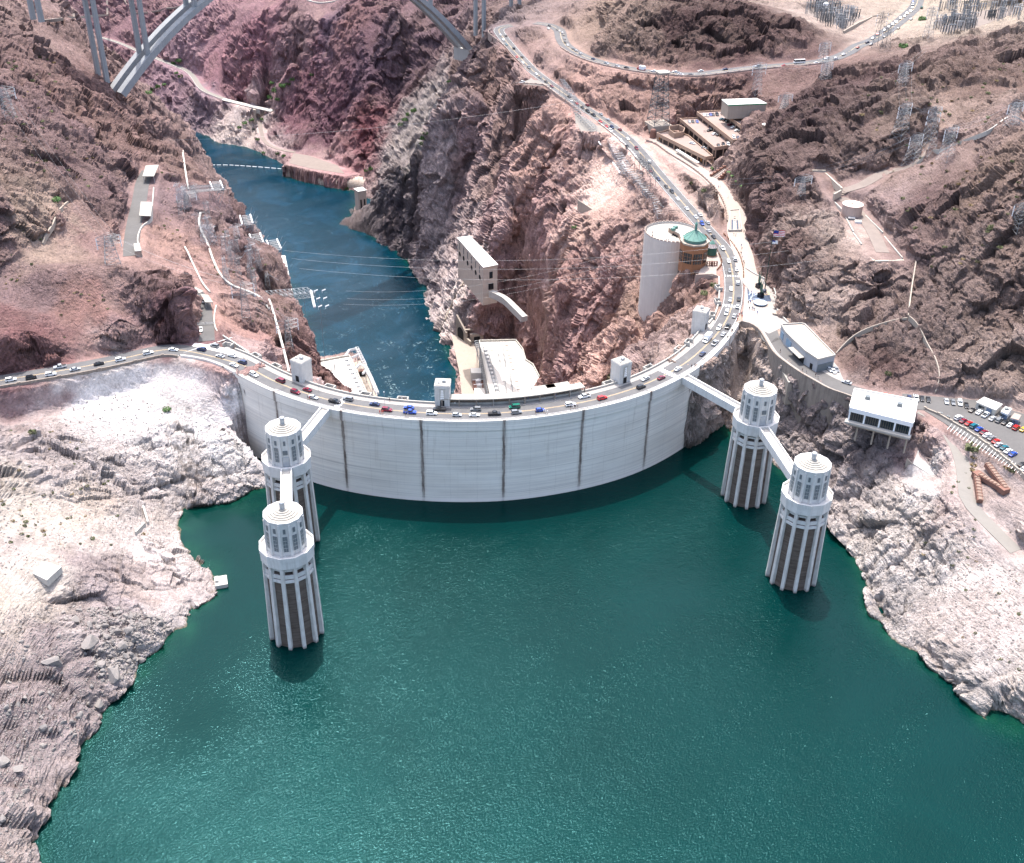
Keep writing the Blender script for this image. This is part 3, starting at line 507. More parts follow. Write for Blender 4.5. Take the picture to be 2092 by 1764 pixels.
dark = mat('dark_opening', (.012, .012, .014), .7, .1, 1)
glass = mat('window_glass', (.02, .028, .034), .12, .1, 1, spec=.6)
tanw = mat('tan_stucco', (.34, .235, .175), .9, .07, .3)
tand = mat('brown_stucco', (.30, .17, .11), .9, .1, .3)
terra = mat('terracotta_cladding', (.27, .125, .065), .7, .12, .5)
copper = mat('green_copper', (.10, .215, .18), .55, .2, .8)
brownm = mat('rusty_brown_steel', (.20, .105, .08), .8, .15, .8)
pinkc = mat('pink_concrete', (.33, .255, .22), .9, .08, .4)
paintw = mat('white_paint', (.72, .72, .70), .6, .12, 1.5)
painty = mat('yellow_paint', (.55, .40, .22), .7, .15, 1.5)
paintr = mat('red_paint', (.5, .07, .05), .6, .1, 1)
bluem = mat('dark_blue_stone', (.06, .08, .12), .35, .2, .6)
bluel = mat('light_blue_stone', (.35, .42, .5), .5, .1, .6)
bronze = mat('dark_bronze', (.03, .055, .045), .4, .3, 2, metal=.4)
skin = mat('skin', (.42, .25, .18), .6, .05, 2)
cloth = mat('clothing', (.5, .5, .5), .9, .1, 2, objcol=True)
carp = mat('car_paint', (1, 1, 1), .18, .04, 1, objcol=True, spec=.6)
tyre = mat('rubber', (.02, .02, .02), .8, .1, 3)
barkm = mat('bark', (.14, .10, .075), .95, .2, 2)
def leafmat(name, c1, c2):
    m, t, b, co = new_mat(name)
    n = noise_(t, co, 1.7, 2, .6); oi = nd(t, 'ShaderNodeObjectInfo')
    t.links.new(mix(t, ramp_(t, n, .35, .65), c1, c2), b.inputs['Base Color']); b.inputs['Roughness'].default_value = .8; return m
deckm = mat('deck_surface', (.27, .205, .18), .9, .1, .3)
leaf = leafmat('desert_leaves', (.075, .095, .04), (.17, .17, .085))
leafg = leafmat('green_leaves', (.05, .105, .035), (.11, .19, .06))
leafy = leafmat('dry_leaves', (.24, .19, .10), (.33, .24, .12))

# ground: vertex tint x rock noise
def ground_mat():
    m, t, b, co = new_mat('rock')
    at = nd(t, 'ShaderNodeAttribute', attribute_name='tint'); ag = nd(t, 'ShaderNodeAttribute', attribute_name='rough')
    n0 = noise_(t, co, .035, 5, .6, dist=.6); n1 = noise_(t, co, .16, 7, .68, dist=.5); n2 = noise_(t, co, .9, 6, .72); n3 = noise_(t, co, 3.2, 3, .7)
    v = nd(t, 'ShaderNodeTexVoronoi', Scale=.42); v.feature = 'DISTANCE_TO_EDGE'
    wv = t.nodes.new('ShaderNodeVectorMath'); wv.operation = 'ADD'; nv = nd(t, 'ShaderNodeTexNoise', Scale=.5, Detail=3); t.links.new(co, nv.inputs['Vector'])
    sc_ = t.nodes.new('ShaderNodeVectorMath'); sc_.operation = 'SCALE'; sc_.inputs['Scale'].default_value = 3.5; t.links.new(nv.outputs['Color'], sc_.inputs[0])
    t.links.new(co, wv.inputs[0]); t.links.new(sc_.outputs[0], wv.inputs[1]); t.links.new(wv.outputs[0], v.inputs['Vector'])
    crack = ramp_(t, v.outputs['Distance'], 0, .16, 0, 1)
    f = math_(t, 'ADD', math_(t, 'MULTIPLY', ramp_(t, n1, .32, .68), .5), math_(t, 'MULTIPLY', ramp_(t, n2, .3, .7), .5))
    k = ramp_(t, f, .08, .92, .55, 1.5)
    vc1 = nd(t, 'ShaderNodeTexVoronoi', Scale=.5); vc1.distance = 'CHEBYCHEV'; t.links.new(wv.outputs[0], vc1.inputs['Vector']); vc2 = nd(t, 'ShaderNodeTexVoronoi', Scale=1.35); vc2.distance = 'CHEBYCHEV'; t.links.new(wv.outputs[0], vc2.inputs['Vector'])
    def bw(v): q = nd(t, 'ShaderNodeSeparateXYZ'); t.links.new(v, q.inputs[0]); return q.outputs[0]
    cell = math_(t, 'ADD', math_(t, 'MULTIPLY', bw(vc1.outputs['Color']), .5), math_(t, 'MULTIPLY', bw(vc2.outputs['Color']), .5))
    cell = ramp_(t, math_(t, 'MULTIPLY', math_(t, 'SUBTRACT', cell, .5), ag.outputs['Fac']), -.4, .4, .78, 1.24)
    k = math_(t, 'MULTIPLY', k, cell)
    k = math_(t, 'MULTIPLY', k, ramp_(t, v.outputs['Distance'], 0, .05, .82, 1))
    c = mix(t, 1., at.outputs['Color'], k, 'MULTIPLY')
    # pale dust / desert varnish patches
    c = mix(t, ramp_(t, n0, .5, .68, 0, .35), c, mix(t, .5, c, (.34, .25, .20)))
    c = mix(t, math_(t, 'MULTIPLY', ramp_(t, n1, .56, .72), .45), c, mix(t, .55, c, (.055, .04, .045)))
    c = mix(t, math_(t, 'MULTIPLY', ramp_(t, n3, .5, .75), .3), c, mix(t, 1., c, (1.5, 1.48, 1.45), 'MULTIPLY'))
    # dark scrub dots
    vs_ = nd(t, 'ShaderNodeTexVoronoi', Scale=.22, Randomness=1.); t.links.new(co, vs_.inputs['Vector'])
    t.links.new(c, b.inputs['Base Color']); b.inputs['Roughness'].default_value = .95; b.inputs['Specular IOR Level'].default_value = .15
    vf = nd(t, 'ShaderNodeTexVoronoi', Scale=.95); vf.distance = 'CHEBYCHEV'; t.links.new(wv.outputs[0], vf.inputs['Vector']); vg = nd(t, 'ShaderNodeTexVoronoi', Scale=2.3); vg.feature = 'DISTANCE_TO_EDGE'; t.links.new(co, vg.inputs['Vector'])
    h = math_(t, 'ADD', math_(t, 'MULTIPLY', n1, 1.0), math_(t, 'ADD', math_(t, 'MULTIPLY', n2, .9), math_(t, 'MULTIPLY', vf.outputs['Distance'], -.55)))
    h = math_(t, 'ADD', h, math_(t, 'ADD', math_(t, 'MULTIPLY', crack, .4), math_(t, 'MULTIPLY', ramp_(t, vg.outputs['Distance'], 0, .2), .16)))
    bp = nd(t, 'ShaderNodeBump', Distance=1.); t.links.new(h, bp.inputs['Height']); t.links.new(ramp_(t, ag.outputs['Fac'], 0, .8, .25, .9), bp.inputs['Strength'])
    t.links.new(bp.outputs[0], b.inputs['Normal'])
    return m
rock = ground_mat()
me.materials.append(rock)

# colour samples: picture point -> colour seen there, its light and shade included
CS = """300,850,238,228,215;350,950,226,214,202;450,900,242,236,226;230,830,235,225,212;150,950,207,190,180;50,920,190,172,165;100,1050,208,190,165;200,1048,210,186,158;30,1060,208,192,168;50,1110,188,168,156;300,1000,205,188,178;450,1020,202,186,176;250,1060,200,185,172
350,1130,220,204,192;200,1180,168,146,140;100,1160,215,202,180;20,1250,205,188,160;250,1230,182,162,160;300,1330,205,194,185;150,1350,165,144,140;50,1400,172,150,144;100,1500,165,144,140;50,1600,160,139,134;30,1700,178,158,148;250,1300,190,174,168;400,1200,198,178,168;300,1220,184,156,138;140,1600,168,150,142;350,1260,205,190,180
50,680,150,106,102;20,720,146,104,102;180,640,168,126,114;300,620,168,136,132;350,680,138,100,102;60,580,150,124,122;60,500,196,170,148;100,440,192,168,146;0,450,150,118,116;150,480,170,133,127;330,500,190,152,136;450,640,194,152,136;550,700,190,148,137;520,740,192,150,140;640,740,170,130,120;470,500,165,134,130;540,560,165,138,130
400,420,150,124,124;200,400,140,112,110;100,250,140,113,110;100,100,150,124,118;30,50,156,130,122;250,290,148,118,108;350,330,150,120,112;560,640,170,142,134;620,700,165,128,122;160,150,128,98,92;210,260,140,110,102;430,560,190,152,140;240,560,170,140,132
350,170,158,128,134;450,130,158,116,120;600,250,136,94,102;520,100,150,106,112;700,50,152,112,108;680,240,120,84,94;750,150,112,86,96;850,100,108,86,94;400,240,140,120,126;500,268,196,180,170;460,290,196,180,170;550,295,170,150,145;650,330,192,160,154;500,20,156,120,122;740,280,134,82,86;850,60,134,108,106;640,150,140,100,106;640,40,150,120,118;680,60,118,96,108;300,60,146,112,114;700,320,180,140,138
870,280,160,153,146;850,250,165,155,148;830,420,140,130,130;800,480,112,102,108;900,470,168,152,146;950,330,150,124,120;1000,200,168,137,126;1100,300,184,148,132;1100,400,168,132,121;1000,450,150,120,116;960,560,200,184,174;900,640,190,174,168;930,620,198,184,174;1000,640,166,134,130;1100,700,168,132,124;1150,600,162,126,116;1200,450,184,152,136;1220,380,200,172,156
1300,620,202,164,142;1250,700,190,152,136;1350,560,196,158,142;1400,640,198,158,140;1300,720,180,142,128;1150,760,152,120,118;1050,250,168,137,126;1180,700,170,132,122;880,560,150,138,136;940,150,120,100,100;985,70,150,124,116
1200,170,196,158,142;1300,210,190,152,136;1420,200,172,136,122;1300,50,168,142,126;1250,20,172,146,128;1400,60,108,82,78;1500,80,103,78,74;1560,40,120,94,88;1600,120,150,120,112;1480,130,122,92,88;1700,50,192,172,156;1900,40,194,178,156;2050,20,194,178,156;1650,240,112,88,86;1550,350,122,98,92;1560,450,138,110,105;1600,560,142,112,104;1680,470,212,190,174;1650,550,190,164,150;1700,620,200,176,162;1600,500,150,122,112
1750,250,136,112,105;1700,180,122,96,92;1850,230,152,129,116;1950,250,180,154,138;2000,170,146,120,108;2050,350,162,136,120;1900,330,168,142,132;1900,400,136,110,105;1800,420,166,142,136;1950,560,166,142,132;2050,600,156,132,122;1850,680,162,138,128;1950,720,172,149,138;2050,760,190,166,152;1800,730,126,98,92;1880,500,150,124,118;1400,360,204,174,160;1440,430,208,182,166;1800,780,170,140,130
1550,760,204,180,160;1540,720,214,186,160;1640,850,150,127,122;1600,920,200,184,172;1690,900,172,155,148;1780,930,140,124,126;1750,1000,210,193,180;1820,1040,230,215,198;1900,1050,220,204,186;1850,1150,230,218,206;1800,1220,210,198,186;1950,1150,230,214,198;2040,1200,208,190,176;2000,1300,214,194,180;1950,1380,205,192,180;2060,1400,208,192,176;1980,950,194,164,148;2050,1050,184,160,147;1880,930,180,138,128;1900,985,224,220,210;1945,1000,175,140,132;2040,990,180,155,142;2085,1470,205,190,170"""
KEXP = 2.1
def hitH(u, v, tmax=2600):
    d = ray(u, v); dh = math.hypot(d.x, d.y); s = 150/dh; prev = s
    while s*dh < tmax:
        p = CAM+d*s
        if p.z <= hgt(p.x, p.y):
            a, b = prev, s
            for _ in range(12):
                mth = (a+b)/2; p = CAM+d*mth
                if p.z <= hgt(p.x, p.y): b = mth
                else: a = mth
            return CAM+d*b
        prev = s; s += 2.5/dh
    return CAM+d*(tmax/dh)
cs = []
for row in CS.replace('\n', ';').split(';'):
    u, v, r, g, b = map(float, row.split(',')); p = hitH(u, v)
    kx = KEXP/1.75 if (860 < u < 1270 and 250 < v < 790) else (KEXP/1.45 if (v < 330 and u < 960) else KEXP)  # canyon cliff samples made paler to offset the shade on those walls
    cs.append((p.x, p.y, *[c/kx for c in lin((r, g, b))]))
cs = np.array(cs)
CG = 6.; cx_ = np.arange(GX0, GX1+CG, CG); cy_ = np.arange(GY0, GY1+CG, CG)
XX, YY = np.meshgrid(cx_, cy_); acc = np.zeros(XX.shape+(3,)); wt = np.zeros(XX.shape)
for x, y, r, g, b in cs:
    w_ = 1/(((XX-x)**2+(YY-y)**2)+60)**1.9; wt += w_; acc += w_[..., None]*np.array([r, g, b])
acc /= wt[..., None]
def csample(X, Y):
    i = np.clip((X-GX0)/CG, 0, len(cx_)-1.001); j = np.clip((Y-GY0)/CG, 0, len(cy_)-1.001); i0 = i.astype(int); j0 = j.astype(int); a = (i-i0)[:, None]; b = (j-j0)[:, None]
    return (acc[j0, i0]*(1-a)+acc[j0, i0+1]*a)*(1-b)+(acc[j0+1, i0]*(1-a)+acc[j0+1, i0+1]*a)*b
wrp = 9*np.stack([vnoise(Pn/11, 3)+.5*vnoise(Pn/4, 4), vnoise(Pn/11, 7)+.5*vnoise(Pn/4, 8)], 1)
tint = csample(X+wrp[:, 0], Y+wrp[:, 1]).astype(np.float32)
# each block of rock has its own shade, higher facets lighter, outcrops darker than scree, strata near the lake
blk = (1+np.clip(RO, 0, 1)*(.13*b1+.16*b2+.12*b3))*(1.06-.14*OUT*np.clip(RO*1.3, 0, 1)*np.where((Y < -40) & (Z < -3), .35, 1))
tint *= blk[:, None].astype(np.float32)
lum = tint.mean(1, keepdims=True); tint = (lum+(tint-lum)*np.where(LKS[:, None] > 0, .6, .85))*np.array([1.0, .985, 1.015], np.float32)*(1+.22*cliff[:, None])*np.where(LKS[:, None] > 0, 1.16, 1.0).astype(np.float32)  # steep faces get a paler tint to offset the shade they stand in
lakeside = (Y < -40) & (Z < 2) & (Z > ZL-4)
zz_ = Pn2[:, 2]+1.1*vnoise(Pn/17, 55)
strata = vnoise(np.stack([X/60, Y/60, zz_*1.7], 1), 77)
tint *= np.where(lakeside, 1+.10*strata*(1-.5*RO), 1)[:, None].astype(np.float32)
wetm = np.clip((ZL+.9-Pn2[:, 2])/.7, 0, 1)*(Y < -40)
tint = tint*(1-wetm[:, None])+np.array([.10, .085, .05], np.float32)*wetm[:, None]
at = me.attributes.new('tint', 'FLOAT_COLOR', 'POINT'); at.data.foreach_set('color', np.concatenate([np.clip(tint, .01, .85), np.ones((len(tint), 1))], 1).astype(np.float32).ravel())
at = me.attributes.new('rough', 'FLOAT', 'POINT'); at.data.foreach_set('value', RO.astype(np.float32))
ground = bpy.data.objects.new('ground', me); COL.objects.link(ground); ground['kind'] = 'structure'
print('ground done', round(time.time()-T0, 1))
bpy.context.view_layer.update()
def hit(u, v):
    """where the sight line through a picture point meets the rock"""
    d = ray(u, v).normalized(); ok, loc, n, i = ground.ray_cast(CAM, d)
    return loc if ok else hitH(u, v)
def down(x, y):
    ok, loc, n, i = ground.ray_cast(Vector((x, y, 600)), Vector((0, 0, -1)))
    return loc.z if ok else hgt(x, y)

# ------------------------------------------------------------------ mesh building
class MB:
    def __init__(s): s.v = []; s.f = []; s.m = []; s.k = 0
    def add(s, vs, fs):
        n = len(s.v); s.v += [tuple(x) for x in vs]; s.f += [tuple(n+i for i in f) for f in fs]; s.m += [s.k]*len(fs); return s
    def box(s, c, size, rz=0., ax=None):
        hx, hy, hz = [q/2 for q in size]; c = Vector(c)
        if ax is None: ax = (Vector((math.cos(rz), math.sin(rz), 0)), Vector((-math.sin(rz), math.cos(rz), 0)), Vector((0, 0, 1)))
        vs = [c+ax[0]*(hx*a)+ax[1]*(hy*b)+ax[2]*(hz*d) for d in (-1, 1) for a, b in ((-1, -1), (1, -1), (1, 1), (-1, 1))]
        return s.add(vs, [(3, 2, 1, 0), (4, 5, 6, 7), (0, 1, 5, 4), (1, 2, 6, 5), (2, 3, 7, 6), (3, 0, 4, 7)])
    def prism(s, poly, z0, z1, top=None):
        n = len(poly); A = sum(poly[i][0]*poly[(i+1) % n][1]-poly[(i+1) % n][0]*poly[i][1] for i in range(n))
        if A < 0: poly = poly[::-1]
        top = poly if top is None else (top[::-1] if A < 0 else top)
        g = lambda z, p: z if not callable(z) else z(p[0], p[1])
        vs = [(p[0], p[1], g(z0, p)) for p in poly]+[(p[0], p[1], g(z1, p)) for p in top]
        return s.add(vs, [tuple(range(n-1, -1, -1)), tuple(range(n, 2*n))]+[(i, (i+1) % n, n+(i+1) % n, n+i) for i in range(n)])
    def tube(s, a, b, r, n=5, r2=None, caps=True):
        a, b = Vector(a), Vector(b); d = (b-a)
        if d.length < 1e-6: return s
        d.normalize(); u = d.orthogonal().normalized(); w_ = d.cross(u); r2 = r if r2 is None else r2
        vs = [a+(u*math.cos(2*math.pi*i/n)+w_*math.sin(2*math.pi*i/n))*r for i in range(n)]+[b+(u*math.cos(2*math.pi*i/n)+w_*math.sin(2*math.pi*i/n))*r2 for i in range(n)]
        fs = [(i, (i+1) % n, n+(i+1) % n, n+i) for i in range(n)]
        if caps: fs += [tuple(range(n-1, -1, -1)), tuple(range(n, 2*n))]
        return s.add(vs, fs)
    def lathe(s, c, prof, n=16, a0=0., caps=True, arc=None):
        c = Vector(c); vs = []; A = 2*math.pi if arc is None else arc; nn = n if arc is None else n+1
        for r, z in prof: vs += [c+Vector((r*math.cos(a0+A*i/n), r*math.sin(a0+A*i/n), z)) for i in range(nn)]
        fs = []
        for k in range(len(prof)-1):
            for i in range(n):
                j = (i+1) % nn; fs.append((k*nn+i, k*nn+j, (k+1)*nn+j, (k+1)*nn+i))
        if caps and arc is None: fs += [tuple(range(n-1, -1, -1)), tuple((len(prof)-1)*nn+i for i in range(n))]
        return s.add(vs, fs)
    def loft(s, rings, closed=True, caps=True):
        n = len(rings[0]); vs = [p for r in rings for p in r]; fs = []
        for k in range(len(rings)-1):
            for i in range(n if closed else n-1):
                j = (i+1) % n; fs.append((k*n+i, k*n+j, (k+1)*n+j, (k+1)*n+i))
        if caps and closed: fs += [tuple(range(n-1, -1, -1)), tuple((len(rings)-1)*n+i for i in range(n))]
        return s.add(vs, fs)
    def sweep(s, path, prof, z=None):
        """prof: list of (offset to the left, height) swept along a path"""
        rings = []
        for i, p in enumerate(path):
            t = path[min(i+1, len(path)-1)]-path[max(i-1, 0)]; t.z = 0; t.normalize(); L = Vector((-t.y, t.x, 0))
            rings.append([p+L*o+Vector((0, 0, h)) for o, h in prof])
        return s.loft(rings)
    def build(s, name, mats, parent=None, smooth=False, kind=None, uvf=None):
        me = bpy.data.meshes.new(name); off = parent.location if parent is not None else Vector((0, 0, 0))
        if parent is not None and parent.parent is not None: off = off+parent.parent.location
        me.from_pydata([(x-off.x, y-off.y, z-off.z) for x, y, z in s.v], [], s.f)
        if not isinstance(mats, (list, tuple)): mats = [mats]
        for m_ in mats: me.materials.append(m_)
        if len(mats) > 1: me.polygons.foreach_set('material_index', s.m)
        if smooth: me.polygons.foreach_set('use_smooth', [True]*len(me.polygons))
        bm = bmesh.new(); bm.from_mesh(me); bmesh.ops.recalc_face_normals(bm, faces=bm.faces); bm.to_mesh(me); bm.free()
        o = bpy.data.objects.new(name, me); COL.objects.link(o)
        if parent is not None: o.parent = parent
        if kind: o['kind'] = kind
        return o
def tag(o, label=None, cat=None, group=None):
    if label: o['label'] = label
    if cat: o['category'] = cat
    if group: o['group'] = group
    return o
def thing(name, label, cat, loc=(0, 0, 0), group=None):
    o = bpy.data.objects.new(name, None); COL.objects.link(o); o.location = loc; o.empty_display_size = 1
    return tag(o, label, cat, group)
V3 = Vector
def nr(path, q):
    return min(range(len(path)), key=lambda i: (path[i].xy-Vector((q.x, q.y))).length)
def between(path, a, b):
    i, j = nr(path, a), nr(path, b); return path[min(i, j):max(i, j)+1]

# ------------------------------------------------------------------ water
def water_mat(name, deep, shal, k):
    m, t, b, co = new_mat(name)
    at = nd(t, 'ShaderNodeAttribute', attribute_name='shallow')
    nl = noise_(t, co, .012, 3, .6, dist=.8)
    sh = math_(t, 'MULTIPLY', at.outputs['Fac'], ramp_(t, noise_(t, co, .12, 4, .6), .25, .6, .35, 1))
    c = mix(t, ramp_(t, nl, .35, .65), deep, tuple(x*1.3 for x in deep)); c = mix(t, sh, c, shal)
    if k == 'river':
        f1 = noise_(t, co, .05, 6, .75, (1, .6, 1), 2.5); f2 = noise_(t, co, .25, 4, .7, dist=1.5)
        fo = math_(t, 'MULTIPLY', ramp_(t, f1, .55, .72), ramp_(t, f2, .5, .62)); fo = math_(t, 'MULTIPLY', fo, nd(t, 'ShaderNodeAttribute', attribute_name='churn').outputs['Fac'])
        c = mix(t, fo, c, (.45, .6, .62))
        pale = math_(t, 'MULTIPLY', ramp_(t, noise_(t, co, .022, 5, .62, (1, .8, 1), 1.2), .5, .62), .35)
        c = mix(t, pale, c, (.006, .045, .085))
    t.links.new(c, b.inputs['Base Color'])
    b.inputs['Specular Tint'].default_value = (.32, .97, 1, 1)
    b.inputs['IOR'].default_value = 1.333; b.inputs['Specular IOR Level'].default_value = .27
    vr = nd(t, 'ShaderNodeVectorRotate'); vr.rotation_type = 'Z_AXIS'; vr.inputs['Angle'].default_value = -.55; t.links.new(co, vr.inputs['Vector']); rc_ = vr.outputs[0]
    gust = noise_(t, rc_, .02, 5, .62, (.6, 1.7, 1), .6)
    w1 = noise_(t, rc_, 1.2, 2, .5, (1, 1.8, 1)); w2 = noise_(t, rc_, 2.7, 2, .6, (1, 1.7, 1)); w3 = noise_(t, co, .28, 2, .5)
    h = math_(t, 'ADD', math_(t, 'MULTIPLY', w1, .72), math_(t, 'ADD', math_(t, 'MULTIPLY', w2, .07), math_(t, 'MULTIPLY', w3, .45)))
    calm = nd(t, 'ShaderNodeAttribute', attribute_name='calm').outputs['Fac']
    st = math_(t, 'MULTIPLY', ramp_(t, gust, .36, .62, .55 if k == 'lake' else .3, 1.), math_(t, 'SUBTRACT', 1, calm))
    bp = nd(t, 'ShaderNodeBump', Distance=.43 if k == 'lake' else .38); t.links.new(h, bp.inputs['Height']); t.links.new(st, bp.inputs['Strength'])
    t.links.new(bp.outputs[0], b.inputs['Normal'])
    b.inputs['Roughness'].default_value = .125 if k == 'lake' else .13
    return m
lakem = water_mat('lake_water', (.0, .0155, .0145), (.005, .044, .026), 'lake')
riverm = water_mat('river_water', (.0, .016, .029), (.004, .045, .03), 'river')
def water(name, z, m_, x0, x1, y0, y1, st, keepf, attrf):
    nx_, ny_ = int((x1-x0)/st)+1, int((y1-y0)/st)+1
    X_, Y_ = np.meshgrid(x0+np.arange(nx_)*st, y0+np.arange(ny_)*st); X_, Y_ = X_.ravel(), Y_.ravel()
    i = np.arange(nx_*ny_).reshape(ny_, nx_); q = np.stack([i[:-1, :-1], i[:-1, 1:], i[1:, 1:], i[1:, :-1]], -1).reshape(-1, 4)
    q = q[keepf(X_[q].mean(1), Y_[q].mean(1))]
    me_ = bpy.data.meshes.new(name); me_.vertices.add(len(X_)); me_.vertices.foreach_set('co', np.stack([X_, Y_, np.full_like(X_, z)], 1).astype(np.float32).ravel())
    me_.loops.add(len(q)*4); me_.loops.foreach_set('vertex_index', q.ravel().astype(np.int32)); me_.polygons.add(len(q)); me_.polygons.foreach_set('loop_start', np.arange(0, len(q)*4, 4, dtype=np.int32)); me_.update(calc_edges=True)
    for nm, val in attrf(X_, Y_).items():
        a_ = me_.attributes.new(nm, 'FLOAT', 'POINT'); a_.data.foreach_set('value', val.astype(np.float32))
    me_.materials.append(m_); o = bpy.data.objects.new(name, me_); COL.objects.link(o); o['kind'] = 'structure'; return o
def lk_attr(X_, Y_):
    h = sample(HZ, X_, Y_); u_ = np.stack([X_/40, Y_/40, X_*0], 1).astype(np.float32)
    near = np.exp(-np.maximum(0, ZL-h)/3.6)*np.clip((ZL-h+2)/2, 0, 1)
    # sheltered strip along the left bank, as in the picture
    ca, cb = P(380, 1420, ZL), P(520, 1180, ZL)
    calm = np.exp(-(((X_-ca.x)/22)**2+((Y_-ca.y)/45)**2))*.5+np.exp(-(((X_-cb.x)/26)**2+((Y_-cb.y)/50)**2))*.6
    cc = P(420, 1080, ZL); calm += np.exp(-(((X_-cc.x)/25)**2+((Y_-cc.y)/15)**2))
    cd_ = P(1180, 1080, ZL); r0 = np.hypot(X_, Y_); calm += .65*np.clip((178-r0)/18, 0, 1)*(r0 > 140)
    return {'shallow': np.clip(near, 0, 1), 'calm': np.clip(calm, 0, .93)}
def lk_keep(x, y): return ((y < -60) | (np.abs(x) > 180)) & (np.hypot(x, y) > 149.5) & (y < 40)
water('lake', ZL, lakem, -520, 520, -900, -40, 4, lk_keep, lk_attr)
def rv_attr(X_, Y_):
    h = sample(HZ, X_, Y_)
    ch = np.exp(-((Y_-175)/110)**2)
    return {'shallow': np.clip(np.exp(-np.maximum(0, ZR-h)/3.), 0, 1)*.8, 'calm': X_*0+.1, 'churn': np.clip(ch*1.2+.12, 0, 1)}
water('river', ZR, riverm, -760, 160, 60, 1200, 6, lambda x, y: x > -1e9, rv_attr)

# ------------------------------------------------------------------ dam
def dam_mat():
    m, t, b, co = new_mat('dam_concrete')
    uvn = nd(t, 'ShaderNodeAttribute', attribute_name='dam_uv'); sp = t.nodes.new('ShaderNodeSeparateXYZ'); t.links.new(uvn.outputs['Vector'], sp.inputs[0]); u_, z_ = sp.outputs[0], sp.outputs[1]
    cmb = t.nodes.new('ShaderNodeCombineXYZ'); t.links.new(u_, cmb.inputs[0]); t.links.new(z_, cmb.inputs[1])
    q = cmb.outputs[0]
    base = mix(t, ramp_(t, noise_(t, q, .035, 4, .6, (1, 2.5, 1)), .3, .7), (.72, .67, .60), (.85, .81, .74))
    # lift lines: horizontal banding
    bd = noise_(t, q, 1, 3, .7, (.012, .9, 1)); base = mix(t, ramp_(t, bd, .42, .7, 0, .42), base, (.40, .38, .37))
    bd2 = noise_(t, q, 1, 2, .8, (.006, 1.6, 1)); base = mix(t, ramp_(t, bd2, .56, .7, 0, .5), base, (.27, .25, .24))
    # faint panels (uneven pours)
    pn = nd(t, 'ShaderNodeTexVoronoi', Scale=1.); pn.distance = 'CHEBYCHEV'; mp = nd(t, 'ShaderNodeMapping'); mp.inputs['Scale'].default_value = (.065, .16, 1); t.links.new(q, mp.inputs[0]); t.links.new(mp.outputs[0], pn.inputs['Vector'])
    base = mix(t, math_(t, 'MULTIPLY', pn.outputs['Color'], .05), base, (.45, .4, .35))
    # water drips down from the parapet
    dr_ = noise_(t, q, 1, 4, .7, (.55, .035, 1)); base = mix(t, math_(t, 'MULTIPLY', ramp_(t, dr_, .56, .8, 0, .6), ramp_(t, z_, -38, -2, .1, 1)), base, (.30, .24, .18))
    # rusty contraction joints
    jw = noise_(t, q, 1, 3, .7, (.3, .25, 1)); jn = math_(t, 'MULTIPLY', math_(t, 'SUBTRACT', jw, .5), 1.2)
    ph = math_(t, 'ADD', math_(t, 'ADD', u_, jn), 36.46*100.5)
    md = math_(t, 'PINGPONG', ph, 18.23); jd = math_(t, 'SUBTRACT', 18.23, md)     # distance from the nearest joint
    str2 = ramp_(t, noise_(t, q, 1, 3, .8, (1., .10, 1)), .25, .65, .3, 1)
    fade = ramp_(t, z_, -42, -34, .35, 1)
    wide = math_(t, 'MULTIPLY', math_(t, 'MULTIPLY', ramp_(t, jd, .2, 2.0, .42, 0), str2), fade)
    core = math_(t, 'MULTIPLY', math_(t, 'MULTIPLY', ramp_(t, jd, .45, .85, .95, 0), str2), fade)
    base = mix(t, wide, base, (.30, .22, .17)); base = mix(t, core, base, (.075, .045, .035))
    # thin joints half way, without rust
    md2 = math_(t, 'PINGPONG', math_(t, 'ADD', ph, 0), 6.077); jd2 = math_(t, 'SUBTRACT', 6.077, md2); base = mix(t, ramp_(t, jd2, .05, .16, .16, 0), base, (.25, .22, .2))
    # pale and dark tide marks at the water
    base = mix(t, ramp_(t, math_(t, 'ADD', z_, math_(t, 'MULTIPLY', jw, .8)), ZL+.15, ZL+.6, .85, 0), base, (.13, .11, .10)); base = mix(t, math_(t, 'MULTIPLY', ramp_(t, z_, ZL+1.9, ZL+2.1, 1, 0), ramp_(t, z_, ZL+.5, ZL+.7, 0, .5)), base, (.78, .72, .69))
    t.links.new(base, b.inputs['Base Color']); b.inputs['Roughness'].default_value = .9
    bp = nd(t, 'ShaderNodeBump', Strength=.12, Distance=.1); t.links.new(math_(t, 'ADD', bd2, noise_(t, q, 1.4, 3)), bp.inputs['Height']); t.links.new(bp.outputs[0], b.inputs['Normal'])
    return m
damm = dam_mat()
J0 = nr(outer, P(859.5, 857.4, 1.2)); alen = [0]
for a, b_ in zip(outer[:-1], outer[1:]): alen.append(alen[-1]+(b_-a).length)
JA = [alen[nr(outer, Q(5, x, y, 1.2))] for x, y in ((472, 955), (992, 960), (1463, 892), (1880, 785))]
JSP = (JA[3]-JA[0])/3; print('joint spacing', JSP, [round(j-JA[0], 1) for j in JA])
# arc-length coordinate scaled so that the joints fall every 36.46 m
au = [(s-JA[0])/JSP*36.46 for s in alen]
def sweep_uv(name, path, us, prof, m_, parent):
    mb = MB(); n = len(prof); mb.sweep(path, prof)
    o = mb.build(name, m_, parent)
    a_ = o.data.attributes.new('dam_uv', 'FLOAT_VECTOR', 'POINT')
    vals = []
    for i in range(len(path)):
        for oo, h in prof: vals += [us[i], path[i].z+h, 0]
    a_.data.foreach_set('vector', vals); return o
